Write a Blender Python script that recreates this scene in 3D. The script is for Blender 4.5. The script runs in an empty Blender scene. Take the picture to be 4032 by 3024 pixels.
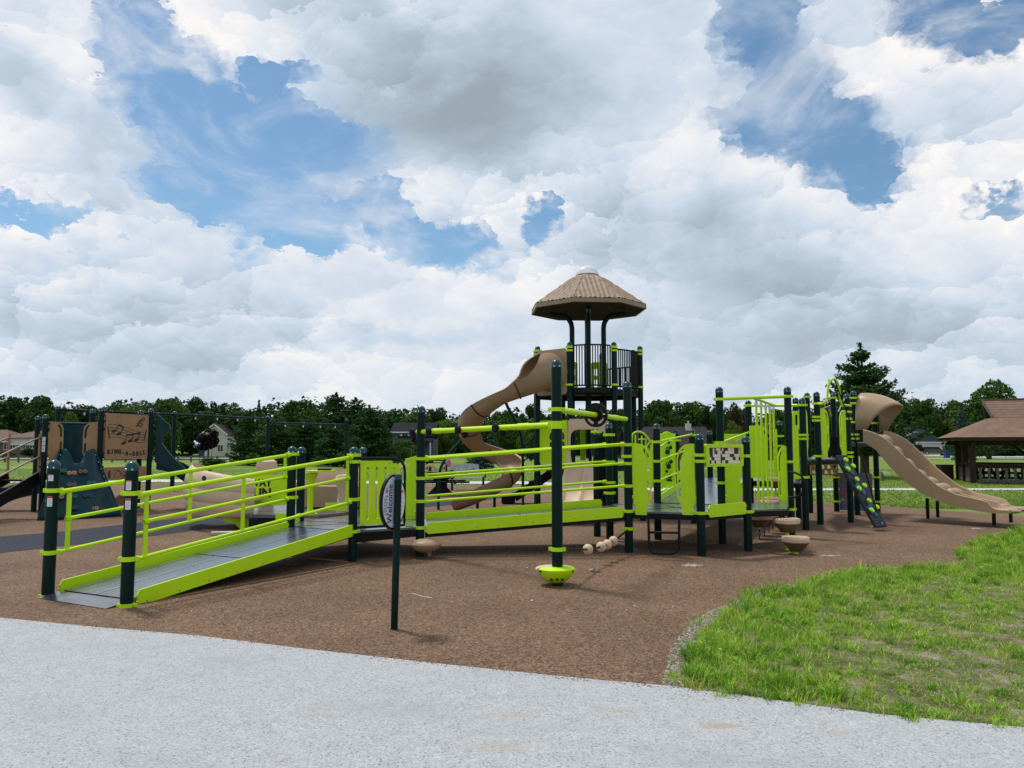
import bpy, bmesh, math, random
import numpy as np
from mathutils import Vector, Matrix
from mathutils.geometry import tessellate_polygon

random.seed(7)
rng = np.random.default_rng(7)
scene = bpy.context.scene
C = scene.collection
R = math.radians

# ------------------------------------------------------------------ camera
CAM_H, FOC, HOR = 1.60, 3033.0, 1757.0
PITCH = math.atan((HOR - 1512.0) / FOC)
cam_data = bpy.data.cameras.new('camera')
cam_data.sensor_width = 36.0
cam_data.lens = 36.0 * FOC / 4032.0
cam_data.clip_start = 0.05
cam_data.clip_end = 3000.0
cam = bpy.data.objects.new('camera', cam_data)
C.objects.link(cam)
cam.location = (0, 0, CAM_H)
cam.rotation_euler = (math.pi / 2 + PITCH, 0, 0)
scene.camera = cam
scene.view_settings.view_transform = 'Standard'
scene.view_settings.look = 'None'
scene.view_settings.exposure = 0.0
scene.view_settings.gamma = 1.0
scene.view_settings.use_curve_mapping = False

SUN_EL, SUN_AZ = R(64), R(-48)          # azimuth from +Y (ahead of the camera) towards +X
SUN_STRENGTH = 2.9
SKY_STRENGTH = 0.1


def ray(x, y):
    """direction in the world of a point of the photograph (4032 x 3024)"""
    a, b = (x - 2016.0) / FOC, -(y - 1512.0) / FOC
    s, c = math.sin(PITCH), math.cos(PITCH)
    return Vector((a, c - b * s, s + b * c))


def G(x, y, z=0.0):
    d = ray(x, y)
    t = (z - CAM_H) / d.z
    return Vector((d.x * t, d.y * t, z))


def A(x, y, Y):
    d = ray(x, y)
    t = Y / d.y
    return Vector((d.x * t, Y, CAM_H + d.z * t))


# ------------------------------------------------------------------ node helpers
class NT:
    def __init__(self, tree):
        self.t = tree
        self.n = tree.nodes
        self.l = tree.links

    def new(self, kind, **kw):
        nd = self.n.new(kind)
        for k, v in kw.items():
            setattr(nd, k, v)
        return nd

    def put(self, sock, v):
        if hasattr(v, 'is_linked') or isinstance(v, bpy.types.NodeSocket):
            self.l.new(v, sock)
        elif v is not None:
            sock.default_value = v

    def math(self, op, a, b=None, c=None, clamp=False):
        nd = self.new('ShaderNodeMath', operation=op, use_clamp=clamp)
        self.put(nd.inputs[0], a)
        if b is not None:
            self.put(nd.inputs[1], b)
        if c is not None:
            self.put(nd.inputs[2], c)
        return nd.outputs[0]

    def vmath(self, op, a, b=None):
        nd = self.new('ShaderNodeVectorMath', operation=op)
        self.put(nd.inputs[0], a)
        if b is not None:
            if op == 'SCALE':
                self.put(nd.inputs['Scale'], b)
            else:
                self.put(nd.inputs[1], b)
        return nd.outputs['Value'] if op in ('LENGTH', 'DOT_PRODUCT', 'DISTANCE') else nd.outputs[0]

    def noise(self, vec, scale, detail=4, rough=0.55, dist=0.0):
        nd = self.new('ShaderNodeTexNoise')
        if vec is not None:
            self.put(nd.inputs['Vector'], vec)
        nd.inputs['Scale'].default_value = scale
        nd.inputs['Detail'].default_value = detail
        nd.inputs['Roughness'].default_value = rough
        nd.inputs['Distortion'].default_value = dist
        return nd

    def vor(self, vec, scale, feature='F1', rand=1.0):
        nd = self.new('ShaderNodeTexVoronoi', feature=feature)
        if vec is not None:
            self.put(nd.inputs['Vector'], vec)
        nd.inputs['Scale'].default_value = scale
        nd.inputs['Randomness'].default_value = rand
        return nd

    def ramp(self, fac, stops, interp='LINEAR'):
        nd = self.new('ShaderNodeValToRGB')
        cr = nd.color_ramp
        cr.interpolation = interp
        while len(cr.elements) > 1:
            cr.elements.remove(cr.elements[-1])
        first = True
        for p, c in stops:
            if len(c) == 3:
                c = (*c, 1)
            if first:
                cr.elements[0].position = p
                cr.elements[0].color = c
                first = False
            else:
                e = cr.elements.new(p)
                e.color = c
        self.put(nd.inputs[0], fac)
        return nd.outputs[0]

    def mix(self, fac, a, b, mode='MIX'):
        nd = self.new('ShaderNodeMix', data_type='RGBA', blend_type=mode)
        self.put(nd.inputs[0], fac)
        for s, v in ((nd.inputs[6], a), (nd.inputs[7], b)):
            if isinstance(v, (tuple, list)) and len(v) == 3:
                v = (*v, 1)
            self.put(s, v)
        return nd.outputs[2]

    def mapr(self, v, a, b, c=0.0, d=1.0, smooth=False):
        nd = self.new('ShaderNodeMapRange')
        nd.interpolation_type = 'SMOOTHSTEP' if smooth else 'LINEAR'
        self.put(nd.inputs[0], v)
        for i, q in enumerate((a, b, c, d)):
            nd.inputs[i + 1].default_value = q
        return nd.outputs[0]

    def bump(self, h, strength=0.3, dist=0.01):
        nd = self.new('ShaderNodeBump')
        nd.inputs['Strength'].default_value = strength
        nd.inputs['Distance'].default_value = dist
        self.put(nd.inputs['Height'], h)
        return nd.outputs[0]


# ------------------------------------------------------------------ world: Nishita sky behind broken cumulus
world = bpy.data.worlds.new('World')
scene.world = world
world.use_nodes = True
wt = world.node_tree
wt.nodes.clear()
W = NT(wt)
tc = W.new('ShaderNodeTexCoord')
dirv = tc.outputs['Generated']
sky = W.new('ShaderNodeTexSky', sky_type='NISHITA')
sky.sun_disc = False
sky.sun_elevation = SUN_EL
sky.sun_rotation = SUN_AZ
sky.altitude = 200
sky.air_density = 1.0
sky.dust_density = 0.6
sky.ozone_density = 1.6
sep = W.new('ShaderNodeSeparateXYZ')
W.put(sep.inputs[0], dirv)
az = W.math('ARCTAN2', sep.outputs[0], sep.outputs[1])
el = W.math('ARCSINE', sep.outputs[2])
comb = W.new('ShaderNodeCombineXYZ')
W.put(comb.inputs[0], az)
W.put(comb.inputs[1], el)
# heaped cloud: round cells of the cloud field, their edges worn by noise
squash = W.vmath('MULTIPLY', dirv, (1.0, 1.0, 1.55))
wob = W.noise(squash, 4.5, 6, 0.60)
v_big = W.vmath('ADD', squash, W.vmath('SCALE', W.vmath('SUBTRACT', wob.outputs['Color'], (0.5, 0.5, 0.5)), 0.26))
wob2 = W.noise(squash, 17.0, 5, 0.62)
v_sm = W.vmath('ADD', squash, W.vmath('SCALE', W.vmath('SUBTRACT', wob2.outputs['Color'], (0.5, 0.5, 0.5)), 0.085))
LDIR = (-0.30, -0.15, 0.94)


def heap(v, scale):
    vo = W.vor(v, scale)
    loc = W.vmath('SUBTRACT', v, vo.outputs['Position'])
    sh = W.math('MULTIPLY', W.vmath('DOT_PRODUCT', loc, LDIR), scale)
    return loc, sh


loc1, sh1 = heap(v_big, 5.5)
loc2, sh2 = heap(v_sm, 13.0)
loc3, sh3 = heap(v_sm, 30.0)


def flat_loc(loc, k):
    sp = W.new('ShaderNodeSeparateXYZ')
    W.put(sp.inputs[0], loc)
    cb = W.new('ShaderNodeCombineXYZ')
    W.put(cb.inputs[0], sp.outputs[0])
    W.put(cb.inputs[1], sp.outputs[2])
    return W.vmath('SCALE', cb.outputs[0], k)


wn = W.noise(dirv, 5.0, 6, 0.62)
off = W.vmath('SCALE', W.vmath('SUBTRACT', wn.outputs['Color'], (0.5, 0.5, 0.5)), 0.15)
off2 = W.vmath('SCALE', W.vmath('SUBTRACT', wob2.outputs['Color'], (0.5, 0.5, 0.5)), 0.05)
pos = W.vmath('ADD', W.vmath('ADD', comb.outputs[0], off), off2)
pos = W.vmath('SUBTRACT', pos, W.vmath('ADD', flat_loc(loc2, 0.28), flat_loc(loc3, 0.26)))


def sky_len(px, py, rx, ry, rot=0.0, p_=None):
    d = ray(px, py).normalized()
    mp = W.new('ShaderNodeMapping', vector_type='TEXTURE')
    W.put(mp.inputs['Vector'], p_ if p_ is not None else pos)
    mp.inputs['Location'].default_value = (math.atan2(d.x, d.y), math.asin(d.z), 0)
    mp.inputs['Rotation'].default_value = (0, 0, R(rot))
    mp.inputs['Scale'].default_value = (rx / FOC, ry / FOC, 1)
    flat = W.vmath('MULTIPLY', mp.outputs[0], (1, 1, 0))
    return W.vmath('LENGTH', flat)


gaps = [(620, 150, 190, 130, -40), (740, 400, 310, 190, -32), (1050, 620, 400, 210, -6), (900, 780, 320, 130, -20),
        (1200, 885, 270, 100, -10), (1640, 960, 310, 95, -10), (1480, 850, 160, 80, 0), (1080, 320, 120, 85, 0),
        (3040, 150, 115, 260, 0), (3085, 420, 195, 205, 0), (3310, 600, 210, 140, -42), (3420, 720, 95, 70, -30),
        (3880, 60, 270, 95, -8), (70, 860, 130, 45, 0), (2110, 900, 42, 105, -28), (3930, 850, 95, 40, 0)]
mlen = None
for g in gaps:
    b = sky_len(*g)
    mlen = b if mlen is None else W.math('MINIMUM', mlen, b)
hole = W.mapr(mlen, 1.34, 0.70, 0, 1, True)
edge_lit = W.mapr(mlen, 2.3, 1.1, 0, 1, True)
# the same broken cover goes on round the rest of the sky
gn = W.noise(dirv, 2.1, 4, 0.58)
gen_hole = W.mapr(gn.outputs[0], 0.54, 0.60, 0, 1, True)
out_az = W.mapr(W.math('ABSOLUTE', az), 0.62, 0.80, 0, 1, True)
out_el = W.mapr(el, 0.66, 0.80, 0, 1, True)
hole = W.math('MAXIMUM', hole, W.math('MULTIPLY', gen_hole, W.math('MAXIMUM', out_az, out_el)))
# thin veil inside the gaps
veil = W.noise(W.vmath('MULTIPLY', dirv, (1.0, 1.0, 1.7)), 6.0, 6, 0.62, 0.6)
veil_f = W.mapr(veil.outputs[0], 0.44, 0.74, 0.0, 0.60, True)
cover = W.math('SUBTRACT', 1.0, W.math('MULTIPLY', hole, W.math('SUBTRACT', 1.0, veil_f)), clamp=True)

big = W.noise(squash, 2.4, 6, 0.55, 0.4).outputs[0]
soft = W.mapr(big, 0.34, 0.66, 0.18, -0.26, True)
# the broad grey undersides of the deep clouds
pos_w = W.vmath('ADD', comb.outputs[0], W.vmath('SCALE', W.vmath('SUBTRACT', wob.outputs['Color'], (0.5, 0.5, 0.5)), 0.22))
deep = None
for (px, py, rx, ry, rot, k, a, b) in ((1800, 440, 540, 250, -6, 0.52, 1.45, 0.15), (2750, 1130, 620, 380, -25, 0.33, 1.5, 0.2), (260, 440, 380, 150, -25, 0.34, 1.35, 0.4), (3650, 500, 430, 170, 15, 0.22, 1.4, 0.3), (350, 1340, 500, 120, -10, 0.26, 1.5, 0.3), (1350, 1310, 420, 75, 0, 0.24, 1.5, 0.3), (2100, 1330, 360, 110, 0, 0.20, 1.5, 0.3), (3500, 1330, 700, 90, 0, 0.20, 1.6, 0.3), (1500, 60, 500, 60, 0, 0.2, 1.5, 0.3)):
    q = W.math('MULTIPLY', W.mapr(sky_len(px, py, rx, ry, rot, pos_w), a, b, 0, 1, True), k)
    deep = q if deep is None else W.math('ADD', deep, q)
puffy = W.math('MULTIPLY', W.mapr(W.noise(squash, 3.3, 4, 0.5).outputs[0], 0.36, 0.60, 0.25, 1.0, True), W.mapr(el, 0.60, 0.20, 0.45, 1.0, True))
puffy = W.math('MULTIPLY', puffy, W.mapr(deep, 0.15, 0.55, 1.0, 0.12, True))
rel = W.math('ADD', W.math('MULTIPLY', sh1, 0.30), W.math('ADD', W.math('MULTIPLY', sh2, 0.24), W.math('MULTIPLY', sh3, 0.10)))
fine = W.math('MULTIPLY', W.math('SUBTRACT', W.noise(squash, 9.0, 8, 0.6).outputs[0], 0.5), 0.42)
lit = W.math('ADD', W.math('MULTIPLY', rel, puffy), W.math('ADD', fine, soft))
lit = W.math('ADD', lit, W.math('MULTIPLY', edge_lit, 0.16))
lit = W.math('ADD', W.math('SUBTRACT', lit, deep), 0.70, clamp=True)
ccol = W.ramp(lit, [(0.0, (0.33, 0.40, 0.45)), (0.30, (0.45, 0.545, 0.645)), (0.56, (0.61, 0.70, 0.815)), (0.80, (0.81, 0.84, 0.895)), (1.0, (0.97, 0.945, 0.93))])
# bluish, flatter cloud towards the horizon
low = W.mapr(el, 0.02, 0.22, 0.34, 0.0, True)
ccol = W.mix(low, ccol, (0.64, 0.735, 0.825))
ccol10 = W.vmath('SCALE', ccol, 1.0 / SKY_STRENGTH)
blue = W.vmath('MULTIPLY', sky.outputs[0], (0.92, 1.13, 1.15))
final = W.mix(cover, blue, ccol10)
bg = W.new('ShaderNodeBackground')
W.put(bg.inputs['Color'], final)
bg.inputs['Strength'].default_value = SKY_STRENGTH
world.cycles.sampling_method = 'MANUAL'
world.cycles.sample_map_resolution = 512
wo = W.new('ShaderNodeOutputWorld')
W.l.new(bg.outputs[0], wo.inputs[0])

# ------------------------------------------------------------------ sun (through thin cloud: soft shadows)
sun_d = bpy.data.lights.new('sun', 'SUN')
sun_d.energy = SUN_STRENGTH
sun_d.angle = R(7.5)
sun_d.color = (1.0, 0.96, 0.90)
sun = bpy.data.objects.new('sun', sun_d)
C.objects.link(sun)
sdir = Vector((math.sin(SUN_AZ) * math.cos(SUN_EL), math.cos(SUN_AZ) * math.cos(SUN_EL), math.sin(SUN_EL)))
sun.rotation_euler = sdir.to_track_quat('Z', 'Y').to_euler()
sun.location = sdir * 60

# ------------------------------------------------------------------ materials
M = {}


def mat(name, base, rough=0.5, metal=0.0, var=0.12, vscale=6.0, bump=0.0, bscale=60.0, spec=0.5, coat=0.0, dust_or_highlight=None):
    m = bpy.data.materials.new(name)
    m.use_nodes = True
    t = NT(m.node_tree)
    p = m.node_tree.nodes['Principled BSDF']
    p.inputs['Roughness'].default_value = rough
    p.inputs['Metallic'].default_value = metal
    p.inputs['Specular IOR Level'].default_value = spec
    if coat:
        p.inputs['Coat Weight'].default_value = coat
        p.inputs['Coat Roughness'].default_value = 0.12
    co = t.new('ShaderNodeTexCoord').outputs['Object']
    n = t.noise(co, vscale, 6, 0.6)
    d = tuple(c * (1 - var) for c in base)
    u = tuple(min(1, c * (1 + var)) for c in base)
    col = t.ramp(n.outputs[0], [(0.3, d), (0.7, u)])
    if dust_or_highlight:
        n3 = t.noise(co, vscale * 3.1, 8, 0.7)
        col = t.mix(t.mapr(n3.outputs[0], 0.52, 0.78, 0, dust_or_highlight[1], True), col, dust_or_highlight[0])
    t.put(p.inputs['Base Color'], col)
    rn = t.noise(co, vscale * 2.3, 5, 0.6)
    t.put(p.inputs['Roughness'], t.mapr(rn.outputs[0], 0.3, 0.7, max(0.02, rough - 0.08), min(1, rough + 0.1)))
    if bump:
        bn = t.noise(co, bscale, 3, 0.5)
        t.put(p.inputs['Normal'], t.bump(bn.outputs[0], bump, 0.004))
    M[name] = m
    return m


mat('lime', (0.54, 0.83, 0.004), 0.38, var=0.04, vscale=3, spec=0.35, dust_or_highlight=((0.36, 0.50, 0.03), 0.32))
mat('green', (0.0008, 0.0165, 0.0140), 0.34, var=0.25, spec=0.16, dust_or_highlight=((0.004, 0.020, 0.020), 0.15))
mat('cap', (0.003, 0.050, 0.064), 0.24, var=0.25, spec=0.4, dust_or_highlight=((0.03, 0.08, 0.085), 0.25))
mat('teal', (0.002, 0.036, 0.046), 0.36, var=0.3, vscale=2.5, spec=0.22, dust_or_highlight=((0.012, 0.095, 0.115), 0.55))  # lighter teal overlay: dust plus highlights painted into the colour
mat('tan_shade', (0.315, 0.212, 0.126), 0.45, spec=0.35, var=0.10, vscale=2.0, bump=0.05, dust_or_highlight=((0.24, 0.165, 0.10), 0.35))  # darker copy of tan for the spiral slide, its backlit shade painted in
mat('roof_tan', (0.30, 0.215, 0.145), 0.6, spec=0.2, var=0.10, vscale=3.0, bump=0.1, dust_or_highlight=((0.22, 0.16, 0.11), 0.4))
mat('tan', (0.385, 0.262, 0.155), 0.44, spec=0.38, var=0.08, vscale=2.0, bump=0.05, dust_or_highlight=((0.45, 0.34, 0.23), 0.25))
mat('pale_tan', (0.62, 0.455, 0.315), 0.55, spec=0.25, var=0.08, vscale=2.5, bump=0.05, dust_or_highlight=((0.33, 0.24, 0.16), 0.25))
mat('brown', (0.36, 0.20, 0.088), 0.45, var=0.08, vscale=4, dust_or_highlight=((0.32, 0.2, 0.11), 0.25))
mat('black', (0.005, 0.005, 0.007), 0.45, var=0.3, spec=0.2, dust_or_highlight=((0.02, 0.02, 0.02), 0.2))
mat('black_plastic', (0.006, 0.006, 0.009), 0.5, var=0.3, spec=0.2, bump=0.1)
mat('steel', (0.55, 0.56, 0.57), 0.3, metal=1.0, var=0.1)
mat('white', (0.74, 0.74, 0.72), 0.5, var=0.05)
mat('print_red', (0.50, 0.03, 0.03), 0.5, var=0.05)
mat('print_orange', (0.62, 0.13, 0.02), 0.5, var=0.05)
mat('print_grey', (0.22, 0.22, 0.25), 0.5, var=0.05)
mat('print_black', (0.012, 0.012, 0.014), 0.5, var=0.05)
mat('lavender', (0.55, 0.56, 0.65), 0.4, var=0.06)
mat('pink', (0.55, 0.12, 0.33), 0.5, var=0.06)
mat('rail_brown', (0.26, 0.15, 0.12), 0.4, var=0.1)
mat('tile_cream', (0.82, 0.72, 0.60), 0.45, var=0.06)
mat('tile_dark', (0.045, 0.016, 0.010), 0.45, var=0.2)
mat('mauve_panel', (0.19, 0.18, 0.26), 0.5, var=0.1)
mat('soffit', (0.035, 0.025, 0.018), 0.8, var=0.1, spec=0.1)  # near-black brown: deep shade under the roof painted into the colour
mat('flower_red', (0.55, 0.07, 0.04), 0.5)
mat('flower_blue', (0.04, 0.15, 0.38), 0.5)
mat('flower_yellow', (0.45, 0.34, 0.03), 0.5)
mat('grip_tan', (0.36, 0.22, 0.11), 0.6, bump=0.2)
mat('grip_brown', (0.17, 0.09, 0.06), 0.6, bump=0.2)
mat('grip_green', (0.01, 0.13, 0.10), 0.6, bump=0.2)
mat('grip_blue', (0.015, 0.05, 0.09), 0.6, bump=0.2)
mat('bark', (0.07, 0.05, 0.035), 0.9, var=0.4, vscale=9, bump=0.5, bscale=25)
mat('old_wood', (0.045, 0.031, 0.022), 0.85, spec=0.1, var=0.35, vscale=5, bump=0.2)
mat('grey_wood', (0.135, 0.125, 0.118), 0.85, spec=0.1, var=0.3, vscale=8, bump=0.2)
mat('new_wood', (0.42, 0.27, 0.10), 0.7, var=0.2, vscale=8, bump=0.2)
mat('wall_white', (0.58, 0.55, 0.50), 0.8, var=0.04)
mat('wall_grey', (0.10, 0.11, 0.14), 0.8, var=0.06)
mat('garage_white', (0.66, 0.68, 0.72), 0.6, var=0.03)
mat('trim_white', (0.70, 0.70, 0.70), 0.6, var=0.04)
mat('pane', (0.02, 0.025, 0.03), 0.08, var=0.2)
mat('roof_dark', (0.014, 0.015, 0.019), 0.85, var=0.25, vscale=4, spec=0.1)
mat('roof_slate', (0.011, 0.019, 0.026), 0.85, var=0.25, vscale=4, spec=0.1)
mat('roof_brown', (0.215, 0.128, 0.084), 0.85, var=0.2, vscale=3)
mat('roof_rust', (0.125, 0.070, 0.050), 0.85, var=0.2, vscale=3)
mat('roof_grey_brown', (0.040, 0.032, 0.034), 0.85, var=0.2, vscale=3, spec=0.1)
mat('bin_blue', (0.015, 0.06, 0.22), 0.5)
mat('bin_brown', (0.045, 0.022, 0.014), 0.6)
mat('car_paint', (0.085, 0.075, 0.062), 0.25, metal=0.4, var=0.05, coat=0.6)
mat('tyre', (0.012, 0.012, 0.012), 0.8)
mat('lamp_red', (0.35, 0.01, 0.01), 0.3)
mat('orange_wood', (0.52, 0.25, 0.03), 0.7)
mat('kerb', (0.46, 0.45, 0.42), 0.85, var=0.15, vscale=3)
mat('fluff', (0.75, 0.73, 0.70), 0.9, var=0.1)

# brick wall
m = bpy.data.materials.new('brick_wall')
m.use_nodes = True
t = NT(m.node_tree)
p = m.node_tree.nodes['Principled BSDF']
p.inputs['Roughness'].default_value = 0.9
bk = t.new('ShaderNodeTexBrick')
t.put(bk.inputs['Vector'], t.new('ShaderNodeTexCoord').outputs['Object'])
bk.inputs['Scale'].default_value = 4
bk.inputs['Color1'].default_value = (0.24, 0.13, 0.085, 1)
bk.inputs['Color2'].default_value = (0.17, 0.095, 0.065, 1)
bk.inputs['Mortar'].default_value = (0.15, 0.115, 0.095, 1)
t.put(p.inputs['Base Color'], bk.outputs[0])
M['brick_wall'] = m

# clear plastic dome
m = bpy.data.materials.new('clear_dome')
m.use_nodes = True
t = NT(m.node_tree)
p = m.node_tree.nodes['Principled BSDF']
p.inputs['Base Color'].default_value = (0.85, 0.86, 0.88, 1)
p.inputs['Roughness'].default_value = 0.35
p.inputs['Specular IOR Level'].default_value = 0.2
tr = t.new('ShaderNodeBsdfTransparent')
mx = t.new('ShaderNodeMixShader')
lw = t.new('ShaderNodeLayerWeight')
t.put(mx.inputs[0], t.mapr(lw.outputs['Facing'], 0.2, 1.0, 0.30, 0.9))
t.l.new(tr.outputs[0], mx.inputs[1])
t.l.new(p.outputs[0], mx.inputs[2])
t.l.new(mx.outputs[0], m.node_tree.nodes['Material Output'].inputs[0])
M['clear_dome'] = m


def ground_mat(name, build):
    m = bpy.data.materials.new(name)
    m.use_nodes = True
    t = NT(m.node_tree)
    p = m.node_tree.nodes['Principled BSDF']
    p.inputs['Specular IOR Level'].default_value = 0.25
    co = t.new('ShaderNodeTexCoord').outputs['Object']
    build(t, p, co)
    M[name] = m


def b_rubber(t, p, co):
    v = t.vor(t.vmath('ADD', co, t.vmath('SCALE', t.noise(co, 40.0, 3).outputs['Color'], 0.02)), 88.0)
    spx = t.new('ShaderNodeSeparateColor')
    t.put(spx.inputs[0], v.outputs['Color'])
    col = t.ramp(spx.outputs[0], [(0.0, (0.022, 0.012, 0.008)), (0.16, (0.058, 0.030, 0.018)), (0.42, (0.145, 0.074, 0.042)),
                                  (0.70, (0.220, 0.130, 0.073)), (0.90, (0.37, 0.275, 0.175)), (1.0, (0.17, 0.072, 0.048))])
    v2 = t.vor(co, 38.0)
    sp2 = t.new('ShaderNodeSeparateColor')
    t.put(sp2.inputs[0], v2.outputs['Color'])
    col = t.mix(0.35, col, t.ramp(sp2.outputs[1], [(0.0, (0.06, 0.030, 0.020)), (0.6, (0.164, 0.086, 0.050)), (1.0, (0.275, 0.175, 0.10))]))
    n = t.noise(co, 0.55, 8, 0.62)
    col = t.mix(0.8, col, t.ramp(n.outputs[0], [(0.28, (0.66, 0.62, 0.62)), (0.55, (1.0, 1.0, 1.0)), (0.75, (1.22, 1.22, 1.16))]), 'MULTIPLY')
    n2 = t.noise(co, 7.0, 5, 0.6)
    col = t.mix(t.mapr(n2.outputs[0], 0.58, 0.75, 0, 0.22, True), col, (0.30, 0.20, 0.13))
    t.put(p.inputs['Base Color'], col)
    p.inputs['Roughness'].default_value = 0.85
    t.put(p.inputs['Normal'], t.bump(v.outputs['Distance'], 0.7, 0.006))


def b_dark_rubber(t, p, co):
    v = t.vor(co, 95.0)
    spx = t.new('ShaderNodeSeparateColor')
    t.put(spx.inputs[0], v.outputs['Color'])
    t.put(p.inputs['Base Color'], t.ramp(spx.outputs[0], [(0.0, (0.010, 0.011, 0.017)), (0.6, (0.024, 0.026, 0.040)), (1.0, (0.06, 0.06, 0.085))]))
    p.inputs['Roughness'].default_value = 0.85
    t.put(p.inputs['Normal'], t.bump(v.outputs['Distance'], 0.7, 0.006))


def b_asphalt(t, p, co):
    v = t.vor(co, 120.0)
    spx = t.new('ShaderNodeSeparateColor')
    t.put(spx.inputs[0], v.outputs['Color'])
    col = t.ramp(spx.outputs[0], [(0.0, (0.22, 0.228, 0.238)), (0.12, (0.325, 0.333, 0.342)), (0.5, (0.378, 0.386, 0.392)), (0.85, (0.435, 0.442, 0.442)), (1.0, (0.51, 0.51, 0.50))])
    pit = t.vor(co, 42.0)
    spp = t.new('ShaderNodeSeparateColor')
    t.put(spp.inputs[0], pit.outputs['Color'])
    pf = t.math('MULTIPLY', t.mapr(pit.outputs['Distance'], 0.22, 0.34, 1, 0), t.mapr(spp.outputs[0], 0.78, 0.82, 0, 1))
    col = t.mix(t.math('MULTIPLY', pf, 0.55), col, (0.12, 0.12, 0.14))
    big = t.noise(t.vmath('MULTIPLY', co, (1.0, 2.0, 1.0)), 0.7, 7, 0.6)
    col = t.mix(t.mapr(big.outputs[0], 0.50, 0.72, 0, 0.50, True), col, (0.31, 0.318, 0.335))
    grit = t.noise(co, 6.0, 8, 0.7)
    col = t.mix(0.6, col, t.ramp(grit.outputs[0], [(0.3, (0.86, 0.86, 0.88)), (0.7, (1.10, 1.10, 1.09))]), 'MULTIPLY')
    cr = t.vor(t.vmath('ADD', co, t.vmath('SCALE', big.outputs['Color'], 0.6)), 0.42, 'DISTANCE_TO_EDGE')
    crk = t.math('MULTIPLY', t.mapr(cr.outputs['Distance'], 0.0, 0.0022, 0.55, 0.0), t.mapr(big.outputs[0], 0.5, 0.56, 0.0, 1.0))
    col = t.mix(crk, col, (0.14, 0.14, 0.15))
    # tan sandy stains, each with its own place on the path
    for (px, py, rx, ry) in ((2840, 2862, 0.17, 0.055), (2000, 2820, 0.22, 0.07), (1960, 2945, 0.26, 0.08), (2420, 2800, 0.2, 0.06), (1270, 2795, 0.12, 0.04), (3300, 2890, 0.1, 0.05)):
        g = G(px, py)
        mp = t.new('ShaderNodeMapping', vector_type='TEXTURE')
        t.put(mp.inputs['Vector'], t.vmath('ADD', co, t.vmath('SCALE', grit.outputs['Color'], 0.05)))
        mp.inputs['Location'].default_value = (g.x + 0.025, g.y + 0.025, 0)
        mp.inputs['Scale'].default_value = (rx, ry, 1)
        w = 0.75 if px == 2840 else 0.3
        flat = t.vmath('MULTIPLY', mp.outputs[0], (1, 1, 0))
        col = t.mix(t.mapr(t.vmath('LENGTH', flat), 1.1, 0.4, 0, w, True), col, (0.36, 0.29, 0.21))
    t.put(p.inputs['Base Color'], col)
    p.inputs['Roughness'].default_value = 0.9
    h = t.math('ADD', t.math('MULTIPLY', v.outputs['Distance'], 0.7), t.math('MULTIPLY', pf, -1.2))
    t.put(p.inputs['Normal'], t.bump(h, 0.5, 0.005))


def b_lawn(t, p, co):
    n = t.noise(co, 0.16, 8, 0.62)
    col = t.ramp(n.outputs[0], [(0.32, (0.105, 0.180, 0.026)), (0.5, (0.155, 0.235, 0.036)), (0.68, (0.235, 0.275, 0.065))])
    n2 = t.noise(t.vmath('MULTIPLY', co, (0.35, 1.0, 1.0)), 1.6, 9, 0.7)
    col = t.mix(0.75, col, t.ramp(n2.outputs[0], [(0.3, (0.62, 0.70, 0.6)), (0.55, (1, 1, 1)), (0.75, (1.35, 1.2, 1.1))]), 'MULTIPLY')
    n3 = t.noise(co, 34.0, 4, 0.7)
    col = t.mix(0.7, col, t.ramp(n3.outputs[0], [(0.3, (0.55, 0.62, 0.5)), (0.7, (1.3, 1.25, 1.2))]), 'MULTIPLY')
    t.put(p.inputs['Base Color'], col)
    p.inputs['Roughness'].default_value = 0.95
    t.put(p.inputs['Normal'], t.bump(n3.outputs[0], 0.8, 0.03))


def b_soil(t, p, co):
    n = t.noise(co, 3.2, 9, 0.68)
    col = t.ramp(n.outputs[0], [(0.3, (0.045, 0.075, 0.018)), (0.48, (0.13, 0.14, 0.050)), (0.60, (0.28, 0.245, 0.16)), (0.74, (0.46, 0.42, 0.35))])
    n3 = t.noise(co, 55.0, 5, 0.7)
    col = t.mix(0.8, col, t.ramp(n3.outputs[0], [(0.3, (0.5, 0.5, 0.5)), (0.7, (1.35, 1.3, 1.25))]), 'MULTIPLY')
    t.put(p.inputs['Base Color'], col)
    p.inputs['Roughness'].default_value = 0.95
    t.put(p.inputs['Normal'], t.bump(n3.outputs[0], 0.9, 0.02))


def b_grit(t, p, co):
    v = t.vor(co, 60.0)
    spx = t.new('ShaderNodeSeparateColor')
    t.put(spx.inputs[0], v.outputs['Color'])
    col = t.ramp(spx.outputs[0], [(0.0, (0.07, 0.05, 0.035)), (0.5, (0.165, 0.125, 0.088)), (0.88, (0.25, 0.205, 0.155)), (1.0, (0.50, 0.46, 0.40))])
    t.put(p.inputs['Base Color'], col)
    p.inputs['Roughness'].default_value = 0.95
    t.put(p.inputs['Normal'], t.bump(v.outputs['Distance'], 0.9, 0.01))


def b_concrete(t, p, co):
    n = t.noise(co, 1.3, 8, 0.65)
    t.put(p.inputs['Base Color'], t.ramp(n.outputs[0], [(0.3, (0.44, 0.43, 0.41)), (0.7, (0.56, 0.55, 0.53))]))
    p.inputs['Roughness'].default_value = 0.9


def b_street(t, p, co):
    n = t.noise(co, 2.0, 8, 0.65)
    t.put(p.inputs['Base Color'], t.ramp(n.outputs[0], [(0.3, (0.22, 0.22, 0.22)), (0.7, (0.30, 0.30, 0.29))]))
    p.inputs['Roughness'].default_value = 0.9


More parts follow.
